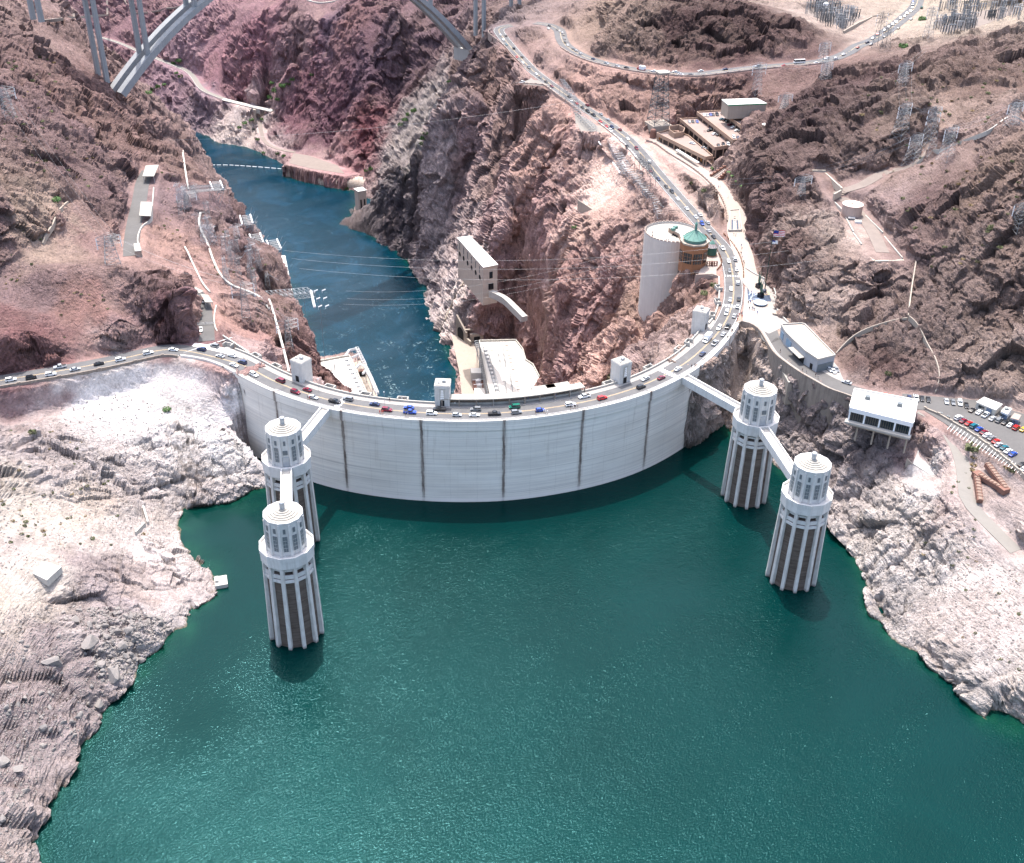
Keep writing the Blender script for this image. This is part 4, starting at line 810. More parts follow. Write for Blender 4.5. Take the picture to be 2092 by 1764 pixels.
# path runs left to right seen from the lake; + offset is downstream
dam = thing('dam', 'curved white concrete arch dam with rusty vertical joints carrying the road', 'dam', (0, -150, -60))
sweep_uv('dam_wall', outer, au, [(-1.2, -75), (0, -40), (0, -4.1), (0.0, -.02), (14.2, -.02), (14.2, -8), (60, -75)], damm, dam)
sweep_uv('parapet_band', outer, au, [(-.55, -3.9), (-.55, .9), (-.45, 1.05), (-.05, 1.05), (0.02, .9), (0.02, .0), (-.002, -4.0)], damm, dam)
MB().sweep(outer, [(.02, 0), (.02, .16), (1.9, .16), (1.9, 0)]).build('upstream_sidewalk', walkm, dam)
dn = between(outer, outer[4], outer[-1])
MB().sweep(dn, [(11.9, 0), (11.9, .18), (14.9, .18), (14.9, 0)]).build('downstream_sidewalk', walkm, dam)
# downstream parapet with square lookout bays
def along(path, i, off, z=0):
    t = path[min(i+1, len(path)-1)]-path[max(i-1, 0)]; t.z = 0; t.normalize(); return path[i]+V3((-t.y, t.x, 0))*off+V3((0, 0, z)), math.atan2(t.y, t.x)
dp = MB(); bays = []
for px in [(479, 703.8), (516+8, 729+3), (563, 752.4), (680, 794.4), (748, 803), (821, 812), (1204+40, 783), (1321, 755), (1388-6, 716), (1440, 668)]:
    bays.append(nr(outer, P(px[0], px[1], 0)-along(outer, nr(outer, P(*px, 0)), 14.9)[0]+outer[nr(outer, P(*px, 0))]))
bset = set(bays)
dn2 = outer[5:]
dp.sweep(dn2, [(14.9, -3), (14.9, 1.1), (15.5, 1.1), (15.5, -3)])
dp.build('downstream_parapet', conc, dam)
for b_ in sorted(bset):
    c, a = along(outer, b_, 16.6, -.3)
    mb = MB()
    L = V3((-math.sin(a), math.cos(a), 0)); T = V3((math.cos(a), math.sin(a), 0))
    mb.box(c-V3((0, 0, 1.2)), (5.0, 2.4, 1.4), a); mb.box(c+L*1.0+V3((0, 0, .6)), (5.0, .45, 2.2), a)
    for s in (-1, 1): mb.box(c+T*(2.27*s)-L*.2+V3((0, 0, .6)), (.45, 1.95, 2.2), a)
    mb.build('lookout_bay', conc, dam)
# long roof canopy over the downstream walk between two of the towers
i0, i1 = nr(outer, P(885, 858, 1.2)), nr(outer, P(1262, 822, 1.2))
seg = outer[i0+1:i1-1]
wc = thing('walkway_canopy', 'long pale roof slab sheltering the walkway behind the middle of the dam crest', 'canopy', seg[len(seg)//2]+V3((0, 0, .2)))
MB().sweep(seg, [(13.0, 3.6), (13.0, 3.95), (17.6, 3.95), (17.6, 3.6)]).build('roof_slab', roofc, wc)
MB().sweep(seg, [(17.0, -2), (17.0, 3.59), (17.4, 3.59), (17.4, -2)]).build('back_wall', concd, wc)
for i in range(0, len(seg), 2):
    c, a = along(seg, i, 13.4, 1.9); MB().box(c, (.5, .5, 3.4), a).build('pillar', concd, wc)
for i in (len(seg)*2//3+1, len(seg)-4):
    c, a = along(seg, i, 19.2, 3.5); MB().box(c, (11, 3.2, .8), a).build('roof_bay', roofc, wc)

# ------------------------------------------------------------------ roads
def asphalt():
    m, t, b, co = new_mat('asphalt')
    n1 = noise_(t, co, .15, 5, .65); n2 = noise_(t, co, 5, 3, .6)
    c = mix(t, ramp_(t, n1, .35, .68), (.085, .085, .09), (.13, .128, .127)); c = mix(t, ramp_(t, n2, .4, .7, 0, .3), c, (.18, .175, .17))
    t.links.new(c, b.inputs['Base Color']); b.inputs['Roughness'].default_value = .85; return m
asph = asphalt(); lotm = mat('worn_asphalt', (.11, .106, .103), .9, .16, .12)
dirt = mat('pale_dirt_road', (.21, .175, .155), .95, .15, .2); pathm = mat('concrete_path', (.215, .20, .18), .9, .08, .25)
def ribbon(name, path, hw, m_, dz=.02, parent=None, hwr=None, thick=.3):
    o = MB().sweep(path, [(-(hwr or hw), dz-thick), (-(hwr or hw), dz), (hw, dz), (hw, dz-thick)]).build(name, m_, parent)
    if parent is None: o['kind'] = 'structure'
    return o
road = ribbon('road', main_c, 5.1, asph, .06); road2 = ribbon('road', upper_c, 5.4, asph, .06)
ribbon('road', cross_c, 4.6, lotm, .03); ribbon('road', az_c, 4.2, lotm, .03); ribbon('road', azup_c, 4.2, lotm, .04)
ribbon('footpath', foot_c, 3.0, pathm, .08); ribbon('promenade', prom_c, 5.5, walkp, .08)
ribbon('canyon_road', canyon_c, 3.2, pathm, .2); ribbon('canyon_road', canyon2_c, 2.4, dirt, .2); ribbon('dirt_road', tank_c, 3.4, dirt, .08)
def lines(path, offs, w_, m_, par, dash=None, nm='road_marking', z=.064):
    for o in offs:
        mb = MB(); A = offset(path, o-w_/2); B = offset(path, o+w_/2)
        for i in range(len(path)-1):
            if dash and (i % 3): continue
            mb.add([A[i]+V3((0, 0, z)), A[i+1]+V3((0, 0, z)), B[i+1]+V3((0, 0, z)), B[i]+V3((0, 0, z))], [(0, 1, 2, 3)])
        mb.build(nm, m_, par)
lines(main_c, (-.22, .22), .16, painty, road); lines(upper_c, (-.2, .2), .16, painty, road2)
lines(main_c[40:], (-4.6,), .14, paintw, road); lines(main_c[40:], (4.6,), .14, paintw, road)
def zebra(path, q, n, L, par, w_=.7, gap=.7, z=.066):
    i = nr(path, q); mb = MB(); c, a = along(path, i, 0, path[i].z*0+z)
    T = V3((math.cos(a), math.sin(a), 0)); Lf = V3((-T.y, T.x, 0))
    for k in range(n):
        o = (k-(n-1)/2)*(w_+gap); p = c+Lf*o
        mb.add([p-T*L/2-Lf*w_/2, p+T*L/2-Lf*w_/2, p+T*L/2+Lf*w_/2, p-T*L/2+Lf*w_/2], [(0, 1, 2, 3)])
    mb.build('crosswalk', paintw, par)
for r_, x, y in (('A', 1300, 740), ('A', 1340, 1170), (5, 1985, 665)): zebra(main_c, Q(r_, x, y), 7, 3, road)
zebra(main_c, P(695, 817), 6, 2.6, road)
# hatched area where the left road meets the dam
mb = MB()
for k in range(6):
    a_, b_ = Q(4, 1115+k*42, 552-k*13, .066), Q(4, 1165+k*42, 540-k*13, .066); u_ = Q(4, 1190+k*42, 552-k*13, .066); mb.add([a_, a_+V3((.5, .2, 0)), b_+V3((3.5, 2.6, 0)), b_+V3((2.6, 2.6, 0))], [(0, 1, 2, 3)])
mb.build('hatching', paintw, road)
def yard(name, poly, m_, dz=.05, z=None):
    A = np.array([(p.x, p.y, 1) for p in poly]); k = np.linalg.lstsq(A, np.array([p.z for p in poly]), rcond=None)[0]
    f = lambda x, y: k[0]*x+k[1]*y+k[2]+dz
    o = MB().prism([(p.x, p.y) for p in poly], lambda x, y: f(x, y)-.4, f).build(name, m_); o['kind'] = 'structure'; return o
yard('plaza_paving', PAD['plaza'], walkm, .035); lot = yard('parking_lot', PAD['lot'], lotm, .02)
yard('forecourt', PAD['exhibit'], walkm, .028)
yard('terrace', RQ('G', [(940, 1075, 8.4), (1100, 1165, 7.6), (1200, 1240, 6.8), (1190, 1275, 6.6), (1010, 1275, 6.9), (950, 1180, 7.6)]), pathm, .05)
yard('overlook', RQ('G', [(535, 705, 12.8), (515, 760, 12.4), (385, 808, 12), (640, 825, 11.6), (690, 815, 11.6), (620, 740, 12.4)]), pathm, .03)
yard('power_station_yard', RQ('D', [(205, 190, -172), (260, 130, -172), (400, 220, -172), (490, 270, -172), (540, 250, -172), (700, 960, -172), (345, 1060, -172), (300, 640, -172)]), conct, .1)
yard('upper_terrace', RQ(3, [(1045, 1400, 29.5), (1000, 1320, 30), (1110, 1300, 30), (1350, 1585, 28.5), (1175, 1582, 28.5)]), dirt, .08)
yard('landing', RQ(1, [(1790, 935, -167), (1880, 950, -167), (2060, 1010, -167), (2100, 1060, -167), (1900, 1030, -167), (1760, 995, -167)]), dirt, .1)
yard('switchyard_ground', RQ(3, [(760, 60, 48), (960, 30, 48), (1110, 100, 47), (1010, 175, 46), (800, 130, 47)]), dirt, .1)
yard('switchyard_ground', RQ(3, [(1560, 110, 57.3), (1800, 70, 60), (2085, 30, 62), (2085, 60, 62), (1760, 185, 57), (1580, 205, 55)]), dirt, .1)
yard('gravel_bank', PAD['slab'], mat('white_gravel', (.38, .365, .345), .95, .12, .6), .06)
# parking bay lines
mb = MB()
for k in range(24):
    t_ = k/23; a_ = P(1935+t_*150, 878+t_*92, .028); b_ = P(1945+t_*150, 866+t_*92, .028); d = (b_-a_).normalized(); n_ = V3((-d.y, d.x, 0))*.08
    mb.add([a_-n_, b_-n_, b_+n_, a_+n_], [(0, 1, 2, 3)])
mb.build('bay_marking', paintw, lot)

# ------------------------------------------------------------------ retaining walls and parapets along the roads
def wall(label, path, off, top, foot, m_, name='retaining_wall', cat='retaining wall', th=.6, crenel=None, group=None, embed=3):
    """wall along a path: top height above the path, foot = ground level (followed)"""
    mid = path[len(path)//2]; w_ = thing(name, label, cat, V3((mid.x, mid.y, mid.z-1)), group)
    rings = []
    for i in range(len(path)):
        p, a = along(path, i, off); L = V3((-math.sin(a), math.cos(a), 0)); g = foot(p) if callable(foot) else p.z-foot
        g = min(g, p.z-1)
        rings.append([V3((*(p-L*th/2).xy, g)), V3((*(p-L*th/2).xy, p.z+top)), V3((*(p+L*th/2).xy, p.z+top)), V3((*(p+L*th/2).xy, g))])
    MB().loft(rings).build('wall', m_, w_)
    if crenel:
        mb = MB()
        for i in range(0, len(path)-1, crenel):
            p, a = along(path, i, off, top+.16); mb.box(p, (1.5, th+.1, .35), a)
        mb.build('merlons', m_, w_, kind='stuff')
    return w_
gfoot = lambda p: min(hgt(p.x, p.y), hgt(p.x+3, p.y-3), hgt(p.x-3, p.y-3))-4
lw = between(main_c, P(-40, 789, 0), P(385, 716, 0))
wall('brown stained retaining wall carrying the road left of the dam', lw, -6.9, 1.1, lambda p: min(-19, gfoot(p)), concd, crenel=4)
MB().sweep(lw, [(-6.6, 0), (-6.6, .17), (-5.1, .17), (-5.1, 0)]).build('sidewalk', walkm, road)
rwp = lerp_path([P(u, v, 1.1) for u, v in [(1508.2, 659.7), (1515, 655.6), (1531.7, 659.7), (1548.5, 669.7), (1558.5, 683), (1568.6, 700), (1585.3, 723.5), (1625.5, 753.7), (1659, 773.8), (1692.6, 792.2), (1726, 804), (1739.5, 809), (1760, 812)]], 3)
for p in rwp: p.z = 0
rwall = wall('curved dark-stained retaining wall below the plaza at the right end of the dam', rwp, 0, 1.1, lambda p: min(-22 if p.y > -120 else -12, gfoot(p)), concd)
MB().sweep(rwp, [(.3, 0), (.3, .15), (2.2, .15), (2.2, 0)]).build('sidewalk', walkm, rwall)
# land side of the right road
wall('pale low kerb wall behind the plaza against the cliff', lerp_path(RQ('A', [(1500, 660, .6), (1620, 740, .3), (1760, 810, 0), (1860, 920, 0), (1890, 1040, 0), (1880, 1130, 0), (1940, 1250, 0), (2050, 1370, 0)]), 3), 0, 1.0, 2, concw, name='parapet_wall', cat='wall')
lotwall = wall('stone-topped retaining wall along the lower edge of the parking lot', lerp_path(RQ('C', [(965, 385, 0), (1120, 450, 0), (1260, 530, 0), (1420, 620, 0), (1600, 740, 0), (1760, 860, 0), (1920, 990, 0), (2092, 1140, 0), (2300, 1310, 0)]), 2.2), 0, .9, gfoot, conct, crenel=3)
# parapets of the Nevada road, with stepped tops
def seg_of(path, a, b): return between(path, a, b)
wall('stepped stone parapet on the canyon side of the descending road', seg_of(main_c, Q('G', 1690, 1600, 4), Q('G', 1240, 1175, 7)), 6.2, .9, gfoot, conc, crenel=2, th=.7)
wall('retaining wall and stepped parapet below the road beside the small overlook', lerp_path(RQ('G', [(1000, 1085, 8.6), (900, 1005, 9.6), (780, 920, 10.8), (670, 835, 11.5), (600, 815, 11.7), (375, 805, 12)]), 3), 0, .9, lambda p: p.z-7, pinkc, crenel=2)
wall('retaining wall and parapet beneath the highest bend of the descending road', lerp_path(RQ('G', [(500, 690, 13), (430, 620, 14.5), (340, 530, 16), (250, 430, 18), (115, 320, 20), (150, 280, 20.8)]), 3), 0, .9, lambda p: p.z-6, pinkc, crenel=2)
wall('tall tan retaining wall with stepped parapet under the upper road', seg_of(upper_c, Q('G', 880, 450, 29), Q(3, 830, 380, 39)), -6.6, .9, lambda p: p.z-10, pinkc, crenel=2)
wall('low white parapet beside the left access road junction', lerp_path([P(*uv(4, x, y), 0) for x, y in [(1320, 270), (1308, 330), (1312, 400), (1340, 440), (1430, 500), (1520, 560)]], 3), 0, 1.0, 3, concw, name='parapet_wall', cat='wall')
wall('white edge wall winding beside the upper left terrace', lerp_path(RQ(1, [(938, 1150, 15), (930, 1250, 15), (920, 1340, 15), (865, 1390, 15), (840, 1470, 15), (865, 1560, 15)]), 3), 0, .9, 3, concw, name='parapet_wall', cat='wall')
wall('stepped planter wall between the promenade and the gravel slope', lerp_path(RQ('B', [(0, 680, 6.3), (120, 720, 6.2), (300, 850, 5.8), (560, 1010, 5.4), (740, 1150, 5), (890, 1300, 4.6), (980, 1430, 4.2), (1040, 1600, 3.6), (1050, 1720, 3.2)]), 3), 0, 1.0, 4, pinkc, crenel=1)
wall('low kerb wall holding the sloping footpath below the parking lot', foot_c[3:-14], 3.3, .3, 2, concw, name='kerb_wall', cat='wall', th=.4)
wall('short inclined retaining wall at the foot of the gravel bank', lerp_path(RQ('C', [(760, 960, -13), (850, 1050, -15), (980, 1160, -16.5)]), 3), 0, .8, 5, conct)
wall('retaining wall at the foot of the pink gravel chute', lerp_path([P(1181, 413, -27), P(1200, 425, -28), P(1216, 436, -29)], 3), 0, 1.5, 8, conct)
wall('pale roadside wall of the far canyon road', canyon_c[2:-2], -3.6, .6, 5, concw, name='road_wall', cat='wall')
# the viaduct end of the canyon road
vd = thing('viaduct', 'slim concrete viaduct on piers crossing the far side gully', 'bridge', Q(1, 1560, 700, -160))
vp = lerp_path(RQ(1, [(1360, 610, -141), (1480, 640, -145), (1660, 682, -149)]), 8)
MB().sweep(vp, [(-4, .3), (-4, 1.2), (4, 1.2), (4, .3)]).build('deck', concw, vd)
for x, y in ((1470, 650), (1550, 668)): p = Q(1, x, y, -146); MB().box(p-V3((0, 0, 12)), (3, 5, 24)).build('pier', conct, vd)
print('roads', round(time.time()-T0, 1))

# ------------------------------------------------------------------ intake towers
dshaft = mat('stained_shaft', (.16, .125, .10), .9, .3, .25, .7, stain=(.035, .025, .022))
def shaft_mat():
    m, t, b, co = new_mat('water_stained_shaft')
    q1 = noise_(t, co, 1, 4, .7, (.1, .1, 1.4)); q2 = noise_(t, co, .35, 4, .6)
    c = mix(t, ramp_(t, q1, .35, .7), (.085, .062, .05), (.19, .15, .125)); c = mix(t, ramp_(t, q2, .5, .75, 0, .5), c, (.06, .032, .02))
    t.links.new(c, b.inputs['Base Color']); b.inputs['Roughness'].default_value = .9; return m
shaftm = shaft_mat()
def fin_mat():
    m, t, b, co = new_mat('fin_concrete'); sp = t.nodes.new('ShaderNodeSeparateXYZ'); t.links.new(co, sp.inputs[0])
    n = noise_(t, co, .8, 4, .65, (1, 1, .3)); c = mix(t, ramp_(t, n, .3, .75), (.68, .66, .63), (.46, .425, .39))
    w_ = ramp_(t, math_(t, 'ADD', sp.outputs[2], n), ZL+.3, ZL+2.2, 1, 0); c = mix(t, w_, c, (.10, .07, .06))
    t.links.new(c, b.inputs['Base Color']); b.inputs['Roughness'].default_value = .9; return m
finm = fin_mat(); towerc = mat('tower_concrete', (.62, .605, .58), .9, .12, .4, .35, stain=(.3, .26, .22)); louv = mat('window_louvre', (.14, .16, .17), .5, .25, 3)
def ng(r, n=12, a0=0., z=0., c=(0, 0)): return [V3((c[0]+r*math.cos(a0+2*math.pi*i/n), c[1]+r*math.sin(a0+2*math.pi*i/n), z)) for i in range(n)]
A15 = rad(15)
def wedge(mb, a, r0, r1, w0, w1, z0, z1, r0b=None, r1b=None):
    """radial rib at angle a from radius r0 to r1 (bottom) / r0b, r1b (top)"""
    r0b = r0 if r0b is None else r0b; r1b = r1 if r1b is None else r1b
    u_ = V3((math.cos(a), math.sin(a), 0)); t_ = V3((-u_.y, u_.x, 0)); vs = []
    for z, ra, rb in ((z0, r0, r1), (z1, r0b, r1b)):
        vs += [u_*ra-t_*w0/2+V3((0, 0, z)), u_*rb-t_*w1/2+V3((0, 0, z)), u_*rb+t_*w1/2+V3((0, 0, z)), u_*ra+t_*w0/2+V3((0, 0, z))]
    mb.add(vs, [(3, 2, 1, 0), (4, 5, 6, 7), (0, 1, 5, 4), (1, 2, 6, 5), (2, 3, 7, 6), (3, 0, 4, 7)])
def intake_tower(q, label, door_dirs, grp):
    X0, Y0 = q; T = thing('intake_tower', label, 'intake tower', (X0, Y0, ZL-8), grp)
    def B(mb, nm, m_, smooth=False, par=None):
        mb.v = [(x+X0, y+Y0, z) for x, y, z in mb.v]; return mb.build(nm, m_, par or T)
    mb = MB(); mb.loft([ng(9.3, 12, A15, ZL-8), ng(8.75, 12, A15, -7.2)]); B(mb, 'shaft', shaftm)
    for k in range(12):
        mb = MB(); wedge(mb, A15+k*math.pi/6, 8.4, 10.75, 1.5, 1.3, ZL-8, -3.9, 7.9, 9.5); B(mb, 'fin', finm)
    # gallery openings under the ring, with two collars
    mb = MB(); mb.loft([ng(6.6, 12, A15, -7.4), ng(6.6, 12, A15, -3.5)]); B(mb, 'gallery_core', dark)
    mb = MB(); mb.loft([ng(9.2, 12, A15, -8.9), ng(9.2, 12, A15, -7.3)]); B(mb, 'collar', towerc)
    mb = MB(); mb.loft([ng(9.0, 12, A15, -10.8), ng(9.45, 12, A15, -10.6), ng(9.4, 12, A15, -9.6), ng(8.9, 12, A15, -9.5)]); B(mb, 'collar', towerc)
    mb = MB(); mb.loft([ng(8.3, 12, A15, -6.2), ng(8.3, 12, A15, -5.4)]); B(mb, 'gallery_beam', towerc)
    # ring balcony
    mb = MB(); mb.loft([ng(9.35, 12, A15, -4.5), ng(9.95, 12, A15, -3.9), ng(9.95, 12, A15, -.6), ng(10.1, 12, A15, -.55), ng(10.1, 12, A15, 1.1), ng(9.65, 12, A15, 1.1), ng(9.6, 12, A15, .02), ng(6, 12, A15, .02)], caps=True); B(mb, 'balcony', towerc)
    # house
    mb = MB(); mb.loft([ng(7.15, 12, A15, 0), ng(6.95, 12, A15, 13.9), ng(7.2, 12, A15, 14.0), ng(7.2, 12, A15, 14.7), ng(6.75, 12, A15, 14.7), ng(6.75, 12, A15, 14.3)]); B(mb, 'house', towerc)
    for k in range(12):
        mb = MB(); wedge(mb, A15+k*math.pi/6, 6.8, 7.62, 1.0, .8, 0, 13.6, 6.6, 7.3); B(mb, 'pilaster', towerc)
        a = k*math.pi/6; u_ = V3((math.cos(a), math.sin(a), 0)); t_ = V3((-u_.y, u_.x, 0)); ap = 7.15*math.cos(A15)
        door = any(abs((a-d+math.pi) % (2*math.pi)-math.pi) < A15+.01 for d in door_dirs)
        if door:
            B(MB().box(u_*(ap+.05)+V3((0, 0, 2.3)), (.3, 2.5, 4.5), ax=(u_, t_, V3((0, 0, 1)))), 'door', steel)
            B(MB().box(u_*(ap+.03)+V3((0, 0, 6.6)), (.3, 1.9, 1.9), ax=(u_, t_, V3((0, 0, 1)))), 'window', louv)
        else:
            w_ = B(MB().box(u_*(ap+.0)+V3((0, 0, 5.4)), (.3, 1.7, 6.6), ax=(u_, t_, V3((0, 0, 1)))), 'window', louv)
            f = MB()
            for i in range(1, 4): f.box(u_*(ap+.13)+V3((0, 0, 2.2+i*1.6)), (.12, 1.55, .09), ax=(u_, t_, V3((0, 0, 1))))
            for s in (-1, 0, 1): f.box(u_*(ap+.12)+t_*(.74*s)+V3((0, 0, 5.4)), (.12, .05, 6.4), ax=(u_, t_, V3((0, 0, 1))))
            f.v = [(x+X0, y+Y0, z) for x, y, z in f.v]; f.build('window_frame', towerc, T)
        B(MB().box(u_*(ap-.05)+V3((0, 0, 11)), (.3, .85, 2), ax=(u_, t_, V3((0, 0, 1)))), 'upper_window', louv)
    # stepped roof and lantern
    prof = []
    for k in range(6):
        r = 6.55-k*1.0; z = 14.5+k*.33; prof += [(r, z), (r, z+.28)]
    mb = MB(); mb.loft([ng(r, 12, A15, z) for r, z in prof]); rf_ = B(mb, 'roof', roofc)
    mb = MB(); mb.loft([ng(.95, 8, 0, 16.2), ng(.95, 8, 0, 18.6), ng(1.1, 8, 0, 18.7), ng(1.0, 8, 0, 19.2), ng(.5, 8, 0, 19.5)]); B(mb, 'lantern', steel, par=rf_)
    return T
GT = 'intake towers rising from the lake'
LN, LF, RN, RF = (P(585.5, 1113.4, 0).xy, P(585, 935, 0).xy, P(1648.6, 1009, 0).xy, P(1544.5, 853.5, 0).xy)
def ad(a, b): return math.atan2(b[1]-a[1], b[0]-a[0])
cL, cR = P(668, 833, 0).xy, P(1392, 768, 0).xy
intake_tower(LN, 'near left intake tower, standing farthest out in the lake on the left', (ad(LN, LF),), GT)
intake_tower(LF, 'far left intake tower, half hidden by the nearer one and linked to the crest', (ad(LF, LN), ad(LF, cL)), GT)
intake_tower(RN, 'near right intake tower, lowest of the right pair, closest to the white rock shore', (ad(RN, RF),), GT)
intake_tower(RF, 'far right intake tower, upper of the right pair, joined to the dam crest', (ad(RF, RN), ad(RF, cR)), GT)
def footbridge(a, b, label, w_=4.0, ra=0, rb=9.6):
    a = V3((*a, 0)); b = V3((*b, 0)); d = (b-a).normalized(); a = a+d*ra; b = b-d*rb; m_ = (a+b)/2
    T = thing('footbridge', label, 'footbridge', (m_.x, m_.y, -1), 'footbridges to the intake towers')
    ax = (d, V3((-d.y, d.x, 0)), V3((0, 0, 1))); L = (b-a).length
    MB().box(m_+V3((0, 0, -.25)), (L, w_-.3, .5), ax=ax).build('deck', concw, T)
    for s in (-1, 1): MB().box(m_+ax[1]*(s*w_/2)+V3((0, 0, -.7)), (L, .45, 3.7), ax=ax).build('side_girder', towerc, T)
    MB().box(m_+V3((0, 0, -1.6)), (L, w_*.5, 1.6), ax=ax).build('underbeam', towerc, T)
footbridge(cL, LF, 'left footbridge from the dam crest down to the far left intake tower', ra=.4)
footbridge(LF, LN, 'short footbridge linking the two left intake towers', ra=9.6)
footbridge(cR, RF, 'long footbridge from the dam crest to the far right intake tower', ra=.4)
footbridge(RF, RN, 'footbridge linking the two right intake towers above the water', ra=9.6)

# ------------------------------------------------------------------ elevator towers on the crest
elc = mat('elevator_concrete', (.55, .535, .51), .9, .12, .5, .3)
def crest_tower(px, label, relief):
    q = P(*px, 0); i = nr(outer, q); p, a = along(outer, i, 16.6)
    a2 = a; T = thing('crest_tower', label, 'tower', (p.x, p.y, -8), 'elevator towers on the dam crest')
    ex = V3((math.cos(a), math.sin(a), 0)); ey = V3((-ex.y, ex.x, 0)); ax = (ex, ey, V3((0, 0, 1)))
    S_ = 6.4
    MB().box(p+V3((0, 0, 0)), (S_, S_, 18), ax=ax).build('shaft', elc, T)
    MB().box(p+V3((0, 0, 9.6)), (S_+.5, S_+.5, 1.4), ax=ax).build('cornice', elc, T)
    MB().box(p+V3((0, 0, 10.42)), (S_+.1, S_+.1, .25), ax=ax).build('roof', roofc, T)
    MB().box(p+V3((0, 0, 11.1))+ex*.6, (1.5, 1.2, 1.2), ax=ax).build('roof_vent', steel, T)
    MB().box(p+V3((0, 0, 10.8))-ex*1.6-ey, (.8, .8, .6), ax=ax).build('roof_vent', steel, T)
    for s in (-1, 1):
        for u_ in (-1, 1): MB().box(p+ex*(S_/2*s*.9)+ey*(S_/2*u_*1.0)+V3((0, 0, 4.4)), (.75, .35, 8.8), ax=ax).build('pilaster', elc, T)
    MB().box(p-ey*(S_/2+.05)+V3((0, 0, 1.5)), (1.8, .3, 3), ax=ax).build('door', dark, T)
    if relief:
        r_ = MB().box(p-ey*(S_/2+.08)+V3((0, 0, 6)), (2.3, .35, 5.2), ax=ax).build('relief_panel', concw, T)
        f = MB()
        for k in range(5): f.box(p-ey*(S_/2+.28)+V3((0, 0, 4.1+k*.95)), (1.6-.15*k, .12, .6), ax=ax)
        f.build('relief_figure', steelw, r_)
    return T
crest_tower((619, 776), 'square concrete tower at the left end of the crest above the pinkish slope', False)
crest_tower((899, 822), 'square concrete tower with a pale relief panel near the middle of the crest', True)
crest_tower((1266, 776), 'square concrete tower with a pale relief panel at the right end of the roofed walkway', True)
crest_tower((1434, 673), 'square concrete tower at the right end of the crest near the plaza', False)

# ------------------------------------------------------------------ power houses at the foot of the dam
def ph(label, polyroof, z, zb, par_h=1.6):
    c = sum(polyroof, V3())/len(polyroof); T = thing('power_house', label, 'power station', (c.x, c.y, zb), 'power houses below the dam')
    poly = [(p.x, p.y) for p in polyroof]
    MB().prism(poly, zb-4, z).build('wall', concw, T)
    cc = c.xy; ins = [((x-cc.x)*.97+cc.x, (y-cc.y)*.985+cc.y) for x, y in poly]
    MB().prism(ins, z, z+.15).build('roof', roofw, T)
    mb = MB(); pts = [V3((x, y, z)) for x, y in poly]+[V3((*poly[0], z))]
    for a, b in zip(pts[:-1], pts[1:]):
        d = (b-a); 
        if d.length > .5: mb.box((a+b)/2+V3((0, 0, par_h/2)), (d.length, .8, par_h), math.atan2(d.y, d.x))
    mb.build('parapet', concw, T)
    return T
ZP = -152
nv = ph('larger white-roofed power house under the right canyon wall, roof crowded with insulators', RQ('D', [(560, 245, ZP), (1030, 235, ZP), (1120, 350, ZP), (1160, 490, ZP), (1255, 555, ZP), (1330, 700, ZP), (1385, 790, ZP), (1345, 1100, ZP), (760, 1150, ZP), (690, 900, ZP)]), ZP, -172)
avv = [Q('H', 700, 275, ZP), Q('H', 1070, 205, ZP), Q('H', 1300, 700, ZP), Q('H', 1300, 1000, ZP), Q('H', 700, 1000, ZP)]
azp = ph('smaller white-roofed power house under the left canyon wall, partly hidden by the crest', avv, ZP, -176)
# roof kit: insulator stacks, bus frames, hatches
def insul(p, h, par_name, T):
    mb = MB()
    for k in range(3): mb.lathe(p+V3((0, 0, k*h/3)), [(.45, 0), (.2, h*.1), (.42, h*.2), (.2, h/3)], 6)
    mb.build(par_name, steel, T)
for x0, y0, x1, y1, T, r_ in ((800, 375, 830, 570, nv, 'D'), (868, 375, 897, 570, nv, 'D'), (880, 720, 912, 935, nv, 'D'), (960, 715, 990, 900, nv, 'D'), (860, 370, 868, 440, azp, 'H'), (900, 340, 908, 400, azp, 'H')):
    for k in range(3 if T is nv else 2):
        t_ = k/2.; insul(Q(r_, x0+(x1-x0)*t_, y0+40+(y1-y0-40)*t_, ZP+.15), 6.5, 'bushing', T)
for k in range(12):
    t_ = k/11; p = Q('D', 640+(800-640)*t_, 375+(930-375)*t_, ZP+.15); mb = MB()
    for s in (-1, 1):
        mb.tube(p+V3((s*1.3, 0, 0)), p+V3((s*1.3, 0, 4.5)), .16, 4); mb.tube(p+V3((s*1.3, 1.6, 0)), p+V3((s*1.3, 1.6, 4.5)), .16, 4)
        mb.tube(p+V3((s*1.3, -1.2, 3)), p+V3((s*1.3, 2.8, 5.6)), .12, 4)
    mb.tube(p+V3((-2.4, 0, 4.5)), p+V3((2.4, 1, 4.5)), .14, 4); mb.tube(p+V3((-2, 1.6, 3)), p+V3((2.4, 0, 3)), .12, 4); mb.box(p+V3((0, .8, .6)), (2.2, 1.6, 1.2))
    mb.build('switch_frame', steel, nv)
for k in range(8):
    t_ = k/7; p = Q('H', 1040+(1200-1040)*t_, 260+(620-260)*t_, ZP+.15); mb = MB()
    for s in (-1, 1):
        mb.tube(p+V3((s*1.2, 0, 0)), p+V3((s*1.2, 0, 4.5)), .16, 4); mb.tube(p+V3((s*1.2, -1.2, 3)), p+V3((s*1.2, 2.4, 5.4)), .12, 4)
    mb.tube(p+V3((-2.4, 0, 4.5)), p+V3((2.4, 1, 4.5)), .14, 4); mb.box(p+V3((0, .8, .6)), (2.2, 1.6, 1.2)); mb.build('switch_frame', steel, azp)
for x, y in ((705, 315), (715, 365), (912, 298), (925, 355), (945, 420), (960, 468), (968, 512), (985, 562), (997, 604), (1042, 765), (1058, 822), (1070, 862), (1100, 918)):
    p = Q('D', x, y, ZP+.15); MB().box(p+V3((0, 0, .25)), (2.6, .7, .5)).build('roof_vent', conct, nv)
